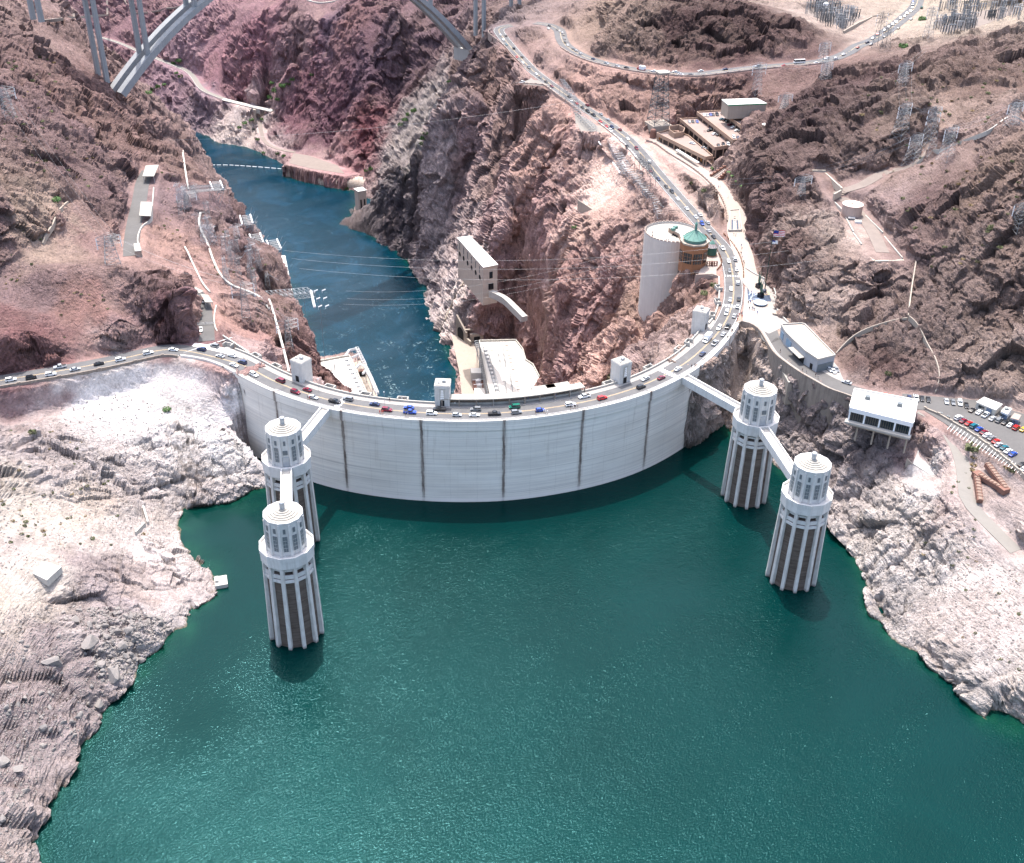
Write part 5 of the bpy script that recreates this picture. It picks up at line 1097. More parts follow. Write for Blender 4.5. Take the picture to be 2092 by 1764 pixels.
for k in range(7):
    a_, b_ = Q('H', 880+k*40, 420-k*16, ZP+.15), Q('H', 960+k*40, 640-k*2, ZP+.15); MB().tube(a_+V3((0, 0, 1.6)), b_+V3((0, 0, 1.6)), .12, 4).tube(a_, a_+V3((0, 0, 1.6)), .14, 4).tube(b_, b_+V3((0, 0, 1.6)), .14, 4).build('busbar', steel, azp)
# transformer deck and gantry on the Nevada side
def lattice_box(mb, a, b, w_, h, n, r=.12, up=V3((0, 0, 1))):
    a, b = V3(a), V3(b); d = (b-a).normalized(); s = d.cross(up).normalized()*w_/2; u_ = up*h; pr = None
    for k in range(n+1):
        p = a+(b-a)*k/n; cs_ = [p-s, p+s, p+s+u_, p-s+u_]
        for i in range(4): mb.tube(cs_[i], cs_[(i+1) % 4], r, 3, caps=False)
        if pr:
            for i in range(4): mb.tube(pr[i], cs_[i], r, 3, caps=False); mb.tube(pr[i], cs_[(i+1) % 4], r*.8, 3, caps=False)
        pr = cs_
g_ = thing('rail_gantry', 'long steel lattice walkway along the edge of the right power house', 'gantry', Q('D', 600, 600, -165))
mb = MB(); lattice_box(mb, Q('D', 520, 270, -157), Q('D', 690, 950, -157), 2.6, 2.6, 24); mb.build('lattice', steel, g_)
for k in range(6): t_ = k/5; p = Q('D', 530+150*t_, 320+610*t_, -157); MB().tube(p, p-V3((0, 0, 14)), .3, 5).build('leg', steel, g_)
g_ = thing('crane_gantry', 'white steel lattice gantry crane over the left power house terrace', 'gantry', Q('H', 1270, 480, -170))
mb = MB()
for x0, y0, x1, y1 in ((1160, 125, 1260, 330), (1260, 345, 1335, 500), (1335, 505, 1400, 655)): lattice_box(mb, Q('H', x0, y0, -152), Q('H', x1, y1, -152), 2.4, 2.2, 8, .16)
mb.build('rail_beam', steelw, g_)
mb = MB()
for x0, y0, x1, y1 in ((1160, 120, 1070, 140), (1070, 140, 1030, 200), (1180, 190, 1100, 230), (1250, 330, 1190, 305), (1190, 305, 1150, 350), (1280, 350, 1230, 420)):
    lattice_box(mb, Q('H', x0, y0, -152), Q('H', x1, y1, -152), 1.2, 1.2, 4, .16)
mb.build('arm', steelw, g_)
for x, y in ((1160, 125), (1260, 330), (1335, 500), (1400, 655)): p = Q('H', x, y, -152); MB().tube(p, p-V3((0, 0, 26)), .35, 5).build('leg', steelw, g_)
t_ = thing('river_terrace', 'sunlit concrete terrace on the river side of the left power house', 'terrace', Q('H', 1250, 540, -176))
MB().prism([Q('H', x, y, -164).xy for x, y in ((1120, 280), (1200, 250), (1400, 660), (1380, 900), (1280, 900))], -184, -164).build('slab', conct, t_)
for k in range(3): p = Q('H', 1205+k*18, 400+k*10, -164); 
tr = thing('transformer', 'dark rusty transformer on the left power house terrace', 'transformer', Q('H', 1222, 420, -164)); p = Q('H', 1222, 420, -164)
MB().box(p+V3((0, 0, 2)), (5, 3.4, 4)).build('tank', brownm, tr); MB().box(p+V3((0, -2.2, 2)), (4.4, .8, 3.4)).build('radiator', dark, tr)
for s in (-1, 0, 1): MB().lathe(p+V3((s*1.5, 0, 4)), [(.3, 0), (.15, .5), (.3, 1), (.1, 1.8)], 6).build('bushing', steelw, tr)
# Nevada yard: pit with white transformers, portals, trucks
tp = thing('transformer_bay', 'brown open pit between white slabs beside the right power house', 'transformer bay', Q('D', 540, 750, -172)); 
MB().prism([Q('D', x, y, -164).xy for x, y in ((445, 585), (585, 585), (600, 650), (455, 650))], -176, -164).build('slab', roofw, tp)
MB().prism([Q('D', x, y, -164).xy for x, y in ((495, 845), (625, 845), (650, 985), (505, 985))], -176, -164).build('slab', roofw, tp)
MB().prism([Q('D', x, y, -170).xy for x, y in ((455, 650), (600, 650), (625, 845), (480, 845))], -176, -170.5).build('pit_floor', brownm, tp)
for k, (x, y) in enumerate(((535, 690), (545, 750), (560, 810))):
    p = Q('D', x, y, -168); T = thing('transformer', ['upper', 'middle', 'lowest'][k]+' of three white transformers in the brown pit by the right power house', 'transformer', p-V3((0, 0, 2.5)), 'white transformers in the pit')
    MB().box(p-V3((0, 0, .8)), (3.6, 3, 3.4)).build('tank', steelw, T); MB().box(p+V3((0, 0, 1)), (8.5, .5, .3)).build('bus_duct', steelw, T)
    for s in (-1, 1): MB().lathe(p+V3((s*1.1, 0, .9)), [(.3, 0), (.15, .5), (.3, 1), (.1, 1.6)], 6).build('bushing', steel, T)
pt = thing('tunnel_portal', 'tall pale portal wall with an arched dark tunnel mouth beyond the right yard', 'tunnel portal', Q('D', 320, 190, -172))
a_, b_ = Q('D', 262, 160, -172), Q('D', 440, 300, -172); d = (b_-a_).normalized()
def gab(t_): return 17-11*t_
n_ = V3((-d.y, d.x, 0)); L = (b_-a_).length
front = [a_, a_+d*L, a_+d*L+V3((0, 0, 4)), a_+d*L*.72+V3((0, 0, 4.5)), a_+d*L*.7+V3((0, 0, 9)), a_+V3((0, 0, 19))]
mb = MB(); n6 = len(front); mb.add(front+[q+n_*1.5 for q in front], [tuple(range(n6)), tuple(range(2*n6-1, n6-1, -1))]+[(i, (i+1) % n6, n6+(i+1) % n6, n6+i) for i in range(n6)]); mb.build('portal_wall', conct, pt)
mb = MB(); arc_ = [a_+d*(L*.1)+V3((0, 0, 0))]+[a_+d*(L*(.32-.22*math.cos(t))) + V3((0, 0, 5.5+4.8*math.sin(t))) for t in [math.pi*i/10 for i in range(11)]]+[a_+d*(L*.54)]
arc_ = [q-n_*.12 for q in arc_]; mb.add(arc_, [tuple(range(len(arc_)))]); arc2 = [q+n_*.3 for q in arc_]; n7 = len(arc_); mb.add(arc2+arc_, [(i, (i+1) % n7, n7+(i+1) % n7, n7+i) for i in range(n7)]); mb.build('tunnel_mouth', dark, pt)
sb = thing('small_portal', 'small dark doorway in a stepped wall behind the power house gantry', 'tunnel portal', Q('D', 525, 235, -172)); p = Q('D', 525, 250, -172)
MB().box(p+V3((0, 0, 4)), (11, 3, 8)).build('wall', conct, sb); MB().box(p+V3((0, -1.6, 3)), (5, .3, 5.6)).build('doorway', dark, sb); MB().box(p+V3((0, 3, 10.5)), (18, 2, 1)).build('beam', conct, sb)

# ------------------------------------------------------------------ valve houses and other cliff buildings
def block(label, base, top_z, cat, mwall, mroof, name='building', par=.0, grp=None, roofth=.6, over=.3):
    """building from a footprint polygon of 3D points; returns the thing"""
    c = sum(base, V3())/len(base); zb = min(p.z for p in base); T = thing(name, label, cat, (c.x, c.y, zb), grp)
    poly = [(p.x, p.y) for p in base]; MB().prism(poly, zb, top_z).build('wall', mwall, T)
    MB().prism([((x-c.x)*(1+over/8)+c.x, (y-c.y)*(1+over/8)+c.y) for x, y in poly], top_z, top_z+roofth).build('roof', mroof, T); return T
# Nevada valve house: roof corners at z
zv = -72
rc = RQ(2, [(697, 1455, zv), (775, 1445, zv), (940, 1615, zv), (852, 1632, zv)])
T = block('cream flat-roofed valve house with six round openings on a ledge of the right canyon wall', [V3((p.x, p.y, zv-30)) for p in rc], zv, 'valve house', tanw if False else mat('valve_house_wall', (.52, .44, .37), .9, .1, .3, .25), roofw, 'valve_house')
a_, b_ = rc[0], rc[3]; d = (b_-a_); L = d.length; d.normalize(); n_ = V3((d.y, -d.x, 0)); 
if n_.dot(CAM-a_) < 0: n_ = -n_
for k in range(6):
    c = a_+d*(L*(.09+.158*k))+V3((0, 0, -10.5)); vs = [c+n_*.15+(d*math.cos(t)+V3((0, 0, 1))*math.sin(t))*1.9 for t in [2*math.pi*i/14 for i in range(14)]]
    mb = MB(); mb.add(vs+[q-n_*.6 for q in vs], [tuple(range(14))]+[(i, (i+1) % 14, 14+(i+1) % 14, 14+i) for i in range(14)]); mb.build('round_opening', dark, T)
    MB().box(c+V3((0, 0, 6.2))+n_*.1, (.7, .35, 5.2), ax=(d, n_, V3((0, 0, 1)))).build('slot_window', louv, T)
a2, b2 = rc[3], rc[2]; d2 = (b2-a2); L2 = d2.length; d2.normalize(); n2 = V3((d2.y, -d2.x, 0))
if n2.dot(CAM-a2) < 0: n2 = -n2
MB().box(a2+d2*L2*.55+n2*.1+V3((0, 0, -7)), (2.6, .4, 5), ax=(d2, n2, V3((0, 0, 1)))).build('window', glass, T)
MB().box(a2+d2*L2*.55+n2*.1+V3((0, 0, -16)), (4, .4, 4.6), ax=(d2, n2, V3((0, 0, 1)))).build('door', dark, T)
cw = thing('cliff_walkway', 'narrow cream walkway with a low wall descending right of the valve house', 'walkway', Q(5, 980, 250, -90))
mb = MB(); mb.sweep(lerp_path(RQ(5, [(900, 175, -90), (985, 215, -91), (1060, 285, -93), (1105, 330, -94)]), 3), [(-2.6, -4), (-2.6, 1), (-2.2, 1), (-2.2, 0), (2.4, 0), (2.4, -4)]); mb.build('walkway_slab', concw, cw)
cb = thing('conduit', 'thin pale conduit running down the cliff from the valve house to the river', 'conduit', Q(5, 680, 250, -130))
pts = [hit(*uv(5, x, y))+V3((0, -.8, .6)) for x, y in ((750, 95), (715, 150), (680, 215), (650, 280), (620, 350), (592, 425))]
mb = MB()
for a_, b_ in zip(pts[:-1], pts[1:]): mb.tube(a_, b_, .8, 5)
mb.build('pipe', conct, cb)
# Arizona valve house: bright white gable wall at the left cliff edge
za = -42
rc = RQ(4, [(1690, 30, za), (1740, 0, za), (1780, 178, za), (1735, 180, za)]); rc = RQ('E', [(1140, 1110, za), (1248, 1112, za), (1325, 1490, za), (1240, 1495, za)])
T = block('bright white flat roof of the valve house on the left cliff edge', [V3((p.x, p.y, za-34)) for p in rc], za, 'valve house', mat('valve_house_wall', (.5, .42, .35)), roofw, 'valve_house', over=0)
# small tower house at the outlet
zt = -150; rc = RQ(2, [(65, 1180, zt), (150, 1148, zt), (150, 1170, zt), (95, 1195, zt)]); c = Q(2, 105, 1165, zt)
T = thing('outlet_house', 'small flat-roofed concrete house on the rock point at the river bend', 'building', (c.x, c.y, -182))
MB().box(c+V3((0, 4, -16)), (9, 10, 31), .35).build('wall', mat('valve_house_wall', (.5, .42, .35)), T); MB().box(c+V3((0, 4, 0)), (10, 11, 1), .35).build('roof', roofw, T)
ax = (V3((math.cos(.35), math.sin(.35), 0)), V3((-math.sin(.35), math.cos(.35), 0)), V3((0, 0, 1)))
for s in (-1, 1): MB().box(c+V3((0, 4, -18))-ax[1]*5.05+ax[0]*(s*2), (1.6, .3, 18), ax=ax).build('slot', dark, T)
# sloping outlet wall (half-round concrete bank)
ow = thing('outlet_wall', 'long rounded rust-streaked concrete wall on the outside of the river bend', 'river wall', Q(1, 1950, 1080, -178))
pp = lerp_path(RQ(1, [(1740, 1075, ZR), (1850, 1100, ZR), (1960, 1130, ZR), (2092, 1150, ZR)])+RQ(2, [(60, 1155, ZR), (120, 1165, ZR)]), 4)
prof = [(12, -3), (12, 11.5), (9, 11.5)]+[(9-9*math.sin(t)*1.0, 11.5*math.cos(t)) for t in [math.pi/2*i/8 for i in range(1, 9)]]+[(-.2, -4)]
outm = mat('outlet_concrete', (.50, .42, .35), .9, .15, .3, .75, stain=(.26, .15, .09))
for i in range(0, len(pp)-1, 5): MB().sweep(pp[i:i+6], [(o, h) for o, h in prof]).build('wall_panel', outm, ow)
# buoy line
bl = thing('buoy_line', 'string of white floats stretched across the river below the bend', 'buoy line', Q(1, 1480, 1015, ZR))
bp_ = lerp_path(RQ(1, [(1215, 1015, ZR+.3), (1280, 1008, ZR+.3), (1400, 1008, ZR+.3), (1560, 1018, ZR+.3), (1735, 1032, ZR+.3)]), 1.)
for i in range(0, len(bp_)-5, 7): MB().tube(bp_[i], bp_[i+5], .55, 6).build('float', steelw, bl)
print('part5', round(time.time()-T0, 1))
def ordq(k): return ('first second third fourth fifth sixth seventh eighth ninth tenth eleventh twelfth thirteenth fourteenth fifteenth sixteenth seventeenth eighteenth nineteenth twentieth twenty-first twenty-second twenty-third twenty-fourth twenty-fifth twenty-sixth twenty-seventh twenty-eighth twenty-ninth thirtieth thirty-first thirty-second').split()[k]

# ------------------------------------------------------------------ visitor centre
ZT = 8.5
vc = Q('A', 440, 215, ZT); el, er = Q('A', 190, 190, ZT), Q('A', 690, 215, ZT); 
def fitr(): return (er-el).length/2
RC = (Q('A', 190, 200, ZT)-Q('A', 905, 200, ZT)).length/2; vc = (Q('A', 190, 200, ZT)+Q('A', 905, 200, ZT))/2; vc.y -= 0
print('visitor radius', RC, tuple(vc))
T = thing('visitor_centre', 'round cream drum building with a flat sunlit roof terrace built against the cliff', 'visitor centre', (vc.x, vc.y, -60))
MB().lathe((vc.x, vc.y, 0), [(RC*1.0, -62), (RC, ZT+1.1), (RC-.5, ZT+1.1), (RC-.5, ZT)], 64).build('drum_wall', mat('drum_concrete', (.54, .50, .46), .9, .06, .12, .4, stain=(.42, .37, .33)), T)
MB().lathe((vc.x, vc.y, ZT-.1), [(RC-.6, 0), (RC-.6, .12)], 64).build('roof_terrace', roofc, T)
mb = MB()
for k in range(44):
    a = 2*math.pi*k/44; mb.box((vc.x+(RC-.2)*math.cos(a), vc.y+(RC-.2)*math.sin(a), ZT+1.35), (.5, 1.6, .5), a)
mb.build('parapet_cap', pinkc, T, kind='stuff')
# brown block between the drum and the lift tower
ztb = 10.5
oc = Q('A', 838, 300, 14.5); RO_ = (Q('A', 650, 290, ztb+3)-Q('A', 1008, 290, ztb+3)).length/2
T2 = thing('lift_tower', 'terracotta octagonal lift tower with dark glass bands and a green copper roof', 'tower', (oc.x, oc.y, -40))
prev = None
zs = [(-34, RO_*.90), (ztb+3.5, RO_)]
def oct_(r, z): return ng(r, 8, rad(22.5), z, (oc.x, oc.y))
MB().loft([oct_(RO_*.93, -36), oct_(RO_, ztb+3.5)]).build('shaft', terra, T2)
MB().loft([oct_(RO_*1.03, ztb+3.4), oct_(RO_*1.05, ztb+4.4), oct_(RO_*.7, ztb+4.5)]).build('cornice', conct, T2)
for zz0, hh in ((-22, 5.5), (-9, 5.5), (3.5, 6.)):
    for k in (4, 5, 6, 7, 0):
        a = rad(45*k); rr_ = (RO_*(.93+.07*(zz0+36)/50))*math.cos(rad(22.5)); u_ = V3((math.cos(a), math.sin(a), 0)); t_ = V3((-u_.y, u_.x, 0))
        if k in (4, 5, 6, 7, 0): 
            w_ = MB().box(V3((oc.x, oc.y, zz0+hh/2))+u_*(rr_+.12), (.35, RO_*.62, hh), ax=(u_, t_, V3((0, 0, 1)))).build('window', glass, T2)
            mm_ = MB()
            for i in range(-1, 2): mm_.box(V3((oc.x, oc.y, zz0+hh/2))+u_*(rr_+.32)+t_*(i*RO_*.2), (.1, .14, hh), ax=(u_, t_, V3((0, 0, 1))))
            for i in range(1, 3): mm_.box(V3((oc.x, oc.y, zz0+hh*i/3))+u_*(rr_+.32), (.1, RO_*.62, .14), ax=(u_, t_, V3((0, 0, 1))))
            mm_.v = [(x, y, z) for x, y, z in mm_.v]; f_ = mm_.build('window_frame', terra, w_)
zc = ztb+4.5
MB().loft([ng(RO_*.78, 12, 0, zc, (oc.x, oc.y)), ng(RO_*.78, 12, 0, zc+1.6, (oc.x, oc.y)), ng(RO_*.86, 12, 0, zc+1.7, (oc.x, oc.y)), ng(.6, 12, 0, zc+6, (oc.x, oc.y))]).build('copper_roof', copper, T2)
mb = MB()
for k in range(12): a = 2*math.pi*k/12; mb.tube((oc.x+RO_*.86*math.cos(a), oc.y+RO_*.86*math.sin(a), zc+1.75), (oc.x+.6*math.cos(a), oc.y+.6*math.sin(a), zc+6.05), .13, 4)
mb.build('roof_seam', copper, T2)
MB().loft([ng(.75, 8, 0, zc+5.9, (oc.x, oc.y)), ng(.7, 8, 0, zc+9.5, (oc.x, oc.y)), ng(.9, 8, 0, zc+9.7, (oc.x, oc.y)), ng(.2, 8, 0, zc+10.6, (oc.x, oc.y))]).build('finial', copper, T2)
MB().tube((oc.x, oc.y, zc+10.5), (oc.x, oc.y, zc+17), .12, 4).build('mast', steel, T2)
# link wing
wg = RQ('A', [(500, 135, ZT+2.2), (640, 110, ZT+2.2), (900, 170, ZT+2.2), (940, 280, ZT+2.2), (660, 275, ZT+2.2), (640, 215, ZT+2.2), (575, 180, ZT+2.2)])
MB().prism([p.xy for p in wg], -20, ZT+2.2).build('wing', tanw, T); MB().prism([p.xy for p in wg], ZT+2.21, ZT+2.7).build('wing_roof', roofc, T)
for x, y in ((590, 135), (560, 160)): p = Q('A', x, y, ZT+2.7); MB().box(p+V3((0, 0, .7)), (2.2, 1.8, 1.4), .3).build('roof_unit', copper, T)
mb = MB(); a_, b_ = wg[6], wg[4]
for k in range(3): p = wg[0].lerp(wg[5], .5+.16*k); MB().box((p.x-.25, p.y-.3, ZT-1), (.9, .9, 4), .7).build('slot_window', dark, T)
# small round kiosk with glass roof
kc = Q('A', 1050, 480, 1.0); KR = (Q('A', 985, 480, 4)-Q('A', 1125, 480, 4)).length/2
T = thing('round_kiosk', 'small round green kiosk with a conical glass and copper roof beside the crest road', 'kiosk', (kc.x, kc.y, 0))
MB().lathe((kc.x, kc.y, .8), [(KR, 0), (KR, 5.4)], 20).build('drum', mat('green_glass', (.03, .10, .08), .3, .1, 1), T)
MB().lathe((kc.x, kc.y, .8), [(KR+.4, -.6), (KR+.4, .6), (KR, .7)], 20).build('plinth', terra, T)
MB().lathe((kc.x, kc.y, 6.2), [(KR+.1, 0), (KR*.55, 1.8)], 20, caps=False).build('glass_roof', mat('pale_glazing', (.45, .42, .42), .2, .1, 1), T)
mb = MB()
for k in range(16): a = 2*math.pi*k/16; mb.tube((kc.x+(KR+.15)*math.cos(a), kc.y+(KR+.15)*math.sin(a), 6.25), (kc.x+KR*.55*math.cos(a), kc.y+KR*.55*math.sin(a), 8.05), .12, 4)
mb.build('glazing_bar', brownm, T); MB().lathe((kc.x, kc.y, 8.0), [(KR*.56, 0), (.1, 2.0)], 16).build('cap', copper, T)
yard('visitor_terrace', RQ('A', [(980, 400, 1.2), (1130, 440, 1.1), (1180, 590, .8), (1120, 680, .5), (1120, 750, .3), (880, 745, .3), (960, 560, .8)]), walkp, .2)
wall('pale terrace wall below the visitor terrace', lerp_path(RQ('A', [(850, 750, .3), (970, 745, .3), (1070, 740, .3), (1150, 770, .2)]), 3), 0, .8, 5, pinkc)
wall('cream wall stepping along the road between the kiosk and the right crest tower', lerp_path(RQ('A', [(1150, 780, .3), (1155, 900, 0), (1150, 1080, 0), (1100, 1260, 0), (1020, 1380, 0)]), 3), 0, 1.1, 6, concw, th=.7)
for k, (x, y) in enumerate(((1148, 905), (1138, 1085), (1068, 1262), (760, 1612))):
    p = Q('A', x, y, 1.2); b_ = thing('lookout_box', ['first', 'second', 'third', 'fourth'][k]+' small square niche in the wall of the curving crest road, counted from the kiosk', 'lookout', p-V3((0, 0, 2)), 'lookout niches along the curve'); a = [0, -.15, -.35, -.7][k]
    ex, ey = V3((math.cos(a), math.sin(a), 0)), V3((-math.sin(a), math.cos(a), 0)); mb = MB()
    for s in (-1, 1): mb.box(p+ey*s*2.2, (3, .4, 2), ax=(ex, ey, V3((0, 0, 1))))
    mb.box(p-ex*1.4, (.4, 4.6, 2), ax=(ex, ey, V3((0, 0, 1)))); mb.build('niche_wall', conc, b_); MB().box(p-V3((0, 0, 1)), (3, 4.2, .3), ax=(ex, ey, V3((0, 0, 1)))).build('floor', walkm, b_)
# two picture frames on the terrace
for k, x in enumerate((1030, 1090)):
    p = Q('A', x, 620, .9); f_ = thing('display_frame', ('left' if k == 0 else 'right')+' open dark frame standing on the visitor terrace', 'frame', p, 'open frames on the visitor terrace'); mb = MB()
    for s in (-1, 0, 1): mb.box(p+V3((s*1.6, 0, 1.3)), (.2, 1.6, 2.6))
    for z in (.2, 1.4, 2.6): mb.box(p+V3((0, 0, z)), (3.4, .3, .2))
    mb.build('bars', brownm, f_)

# ------------------------------------------------------------------ parking garage
gr = thing('parking_garage', 'stepped tan parking garage with open decks of parked cars below the upper road', 'parking garage', Q('B', 800, 700, 6))
def deck(poly, z, nm, fascia=1.4, par=1.0, slabm=None):
    pts = RQ('B', [(x, y, z) for x, y in poly]); P2 = [p.xy for p in pts]
    MB().prism(P2, z-.5, z).build(nm, slabm or deckm, gr)
    n = len(pts); mb = MB()
    for i in range(n):
        a, b = pts[i], pts[(i+1) % n]; d = b-a; mb.box((a+b)/2+V3((0, 0, (par-fascia)/2)), (d.length+.3, .5, fascia+par), math.atan2(d.y, d.x))
    mb.build('deck_edge', tanw, gr); return pts
Z1, Z2, Z3, Z4 = 11., 16., 20., 24.
D1 = deck([(140, 585), (300, 545), (440, 580), (550, 620), (860, 880), (770, 900)], Z1, 'deck')
D2 = deck([(440, 400), (700, 390), (760, 440), (1130, 735), (890, 775)], Z2, 'deck')
D3 = deck([(660, 312), (1210, 280), (1030, 330), (1370, 650), (1130, 680)], Z3, 'deck')
D4 = deck([(1030, 335), (1240, 320), (1340, 310), (1480, 310), (1440, 350), (1520, 410), (1650, 440), (1500, 600), (1380, 610)], Z4, 'deck')
MB().prism([q.xy for q in RQ('B', [(1540, 170, Z4+4), (1900, 150, Z4+4), (1780, 330, Z4+4), (1660, 260, Z4+4)])], Z4, Z4+4).build('upper_deck', deckm, gr)
# dark parking levels between decks
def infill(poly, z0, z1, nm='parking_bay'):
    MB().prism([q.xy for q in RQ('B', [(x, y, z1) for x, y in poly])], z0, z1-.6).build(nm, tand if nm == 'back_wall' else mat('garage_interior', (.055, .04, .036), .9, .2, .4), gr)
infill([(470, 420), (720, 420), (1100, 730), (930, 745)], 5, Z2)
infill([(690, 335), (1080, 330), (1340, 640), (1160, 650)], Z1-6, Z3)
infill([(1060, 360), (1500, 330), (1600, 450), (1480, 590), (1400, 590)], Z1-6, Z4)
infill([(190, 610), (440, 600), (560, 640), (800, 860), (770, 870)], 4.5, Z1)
# columns along the front edges
for (a, b, z, zb, n) in ((D1[0], D1[5], Z1, 5, 9), (D2[0], D2[4], Z2, Z1-5, 8), (D3[0], D3[4], Z3, Z2-5, 7), (D4[0], D4[8], Z4, Z3-5, 6), (D1[5], D1[4]+(D1[4]-D1[5])*2.4, Z1, 4.5, 4), (D2[4], D2[3], Z2, 10, 3)):
    for k in range(n):
        p = a.lerp(b, (k+.15)/(n-.6)); MB().box((p.x, p.y, (z+zb)/2-.7), (.7, .7, z-zb)).build('column', tanw, gr)
for k in range(14):
    p = D1[0].lerp(D1[5], (k+.5)/15); p2 = p+V3((2.2, 2.2, 0)); MB().box((p2.x, p2.y, 8), (2.2, .2, 4.4), -.85).build('orange_panel', mat('orange_brick_panel', (.42, .18, .06), .8, .3, .5), gr)  # plain orange panels set behind the front edge of the lowest deck
mb = MB(); pl = RQ('B', [(300, 500, Z1+3), (420, 480, Z1+3), (500, 520, Z1+3), (480, 570, Z1+3), (370, 590, Z1+3), (300, 540, Z1+3)])
n = len(pl)
for i in range(n): a, b = pl[i], pl[(i+1) % n]; d = b-a; mb.box((a+b)/2-V3((0, 0, 1.2)), (d.length+.3, .5, 4), math.atan2(d.y, d.x))
mb.build('stair_enclosure', tanw, gr)
pc = Q('B', 1555, 480, Z4+5); MB().lathe((pc.x, pc.y, Z4-1), [(2.8, 0), (2.8, 6), (3, 6.1), (3, 6.8)], 16).build('stair_drum', tanw, gr); MB().lathe((pc.x, pc.y, Z4+5.7), [(2.9, 0), (2.9, .3)], 16).build('drum_roof', roofw, gr)
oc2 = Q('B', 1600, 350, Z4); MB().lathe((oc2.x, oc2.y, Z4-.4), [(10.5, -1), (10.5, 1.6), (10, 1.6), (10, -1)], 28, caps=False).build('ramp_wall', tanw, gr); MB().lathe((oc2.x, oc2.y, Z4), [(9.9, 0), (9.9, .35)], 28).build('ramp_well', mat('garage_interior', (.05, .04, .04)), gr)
g2 = RQ('B', [(985, 140, 36), (1430, 125, 36), (1560, 190, 36), (1070, 210, 36)])
T = block('low grey-brown building with a bright white green-edged roof behind the garage', [V3((p.x, p.y, 26)) for p in g2], 35.5, 'building', conct, roofw, over=.2)
mb = MB()
for i in range(4): a, b = g2[i], g2[(i+1) % 4]; d = b-a; mb.box(V3(((a.x+b.x)/2, (a.y+b.y)/2, 35.6)), (d.length+.6, .4, .7), math.atan2(d.y, d.x))
mb.build('green_trim', mat('green_trim', (.08, .3, .16), .6), T)
# hexagonal pillar sign at the garage entrance
p = Q('B', 85, 640, 6.3); T = thing('entrance_pylon', 'round brown stone pylon at the garage entrance by the road junction', 'pylon', p); MB().lathe(p, [(2.3, 0), (2.1, 5.5), (1.6, 6.4)], 10).build('drum', brownm, T)
# white parasols / tables along the front of the garage
for k in range(30):
    i, j = k//2, k % 2; p = Q('B', 400+i*17+j*26, 835+i*10.5-j*4+j*16, 6.0)
    T = thing('cafe_parasol', 'white parasol in the %s row before the garage, %s from the left' % ('back' if j == 0 else 'front', ordq(i)), 'parasol', p, 'rows of white parasols in front of the garage')
    MB().lathe(p+V3((0, 0, 2.2)), [(1.15, 0), (.1, .7)], 8).build('canopy', steelw, T); MB().tube(p, p+V3((0, 0, 2.4)), .06, 4).build('pole', steel, T)
# ramp / stairs beside the garage
st = thing('broad_stair', 'broad pink stair between two stepped brown walls at the foot of the cliff', 'stairs', Q('B', 960, 1100, 5))
for k in range(9):
    a_, b_ = Q('B', 850+k*20, 1135-k*13, 5+k*.55), Q('B', 955+k*14, 1180-k*14, 5+k*.55); d = b_-a_; MB().box((a_+b_)/2-V3((0, 0, 1)), (d.length, 2.2, 2), math.atan2(d.y, d.x)).build('step', walkp, st)
    if k % 2 == 0:
        MB().box(a_+V3((0, 0, .4)), (1.4, 2.6, 2.6), math.atan2(d.y, d.x)).build('side_wall', brownm, st); MB().box(b_+V3((0, 0, .4)), (1.4, 2.6, 2.6), math.atan2(d.y, d.x)).build('side_wall', brownm, st)
# escalator well on the promenade
ew = thing('escalator_well', 'open stair and escalator well framed by cream walls on the promenade', 'escalator', Q(3, 325, 1350, 3))
c0, c1, c2, c3 = RQ(3, [(300, 1290, 3.2), (355, 1285, 3.2), (370, 1410, 2.6), (290, 1412, 2.6)])
for a, b in ((c0, c3), (c1, c2), (c3, c2), (c0, c1)): d = b-a; MB().box((a+b)/2+V3((0, 0, .3)), (d.length, .45, 1.6), math.atan2(d.y, d.x)).build('side_wall', concw, ew)
for t_ in (.28, .5, .72):
    a, b = c0.lerp(c1, t_), c3.lerp(c2, t_); d = b-a; MB().box((a+b)/2+V3((0, 0, .15)), (d.length*.96, 1.3 if t_ == .5 else .9, .1), math.atan2(d.y, d.x)).build('escalator_flight', bluem if t_ != .5 else roofw, ew)
mb = MB(); a, b = c0.lerp(c1, .5), c3.lerp(c2, .5)
for k in range(11): p = a.lerp(b, (k+.5)/11); MB().box(p+V3((0, 0, .3)), (1.1, .5, .25)).build('step', dark, ew)
# queue bollards along the promenade edge
for (pts, n) in ((RQ('A', [(980, 230, 1.9), (1110, 390, 1.5), (1190, 580, 1), (1130, 680, .6)]), 26), (RQ('A', [(1215, 215, 2.0), (1330, 340, 1.6), (1420, 490, 1.2), (1465, 650, .6), (1470, 780, .3)]), 30)):
    pth = lerp_path(pts, .6)
    for k in range(n):
        p = pth[int(k*(len(pth)-1)/(n-1))]; tag(MB().box(p+V3((0, 0, .5)), (.45, .45, 1.0)).build('bollard', terra), 'reddish bollard on the %s edge of the curving road, %s from the far end' % ('left' if n == 26 else 'right', ordq(k)), 'bollard', 'bollards edging the curving road')

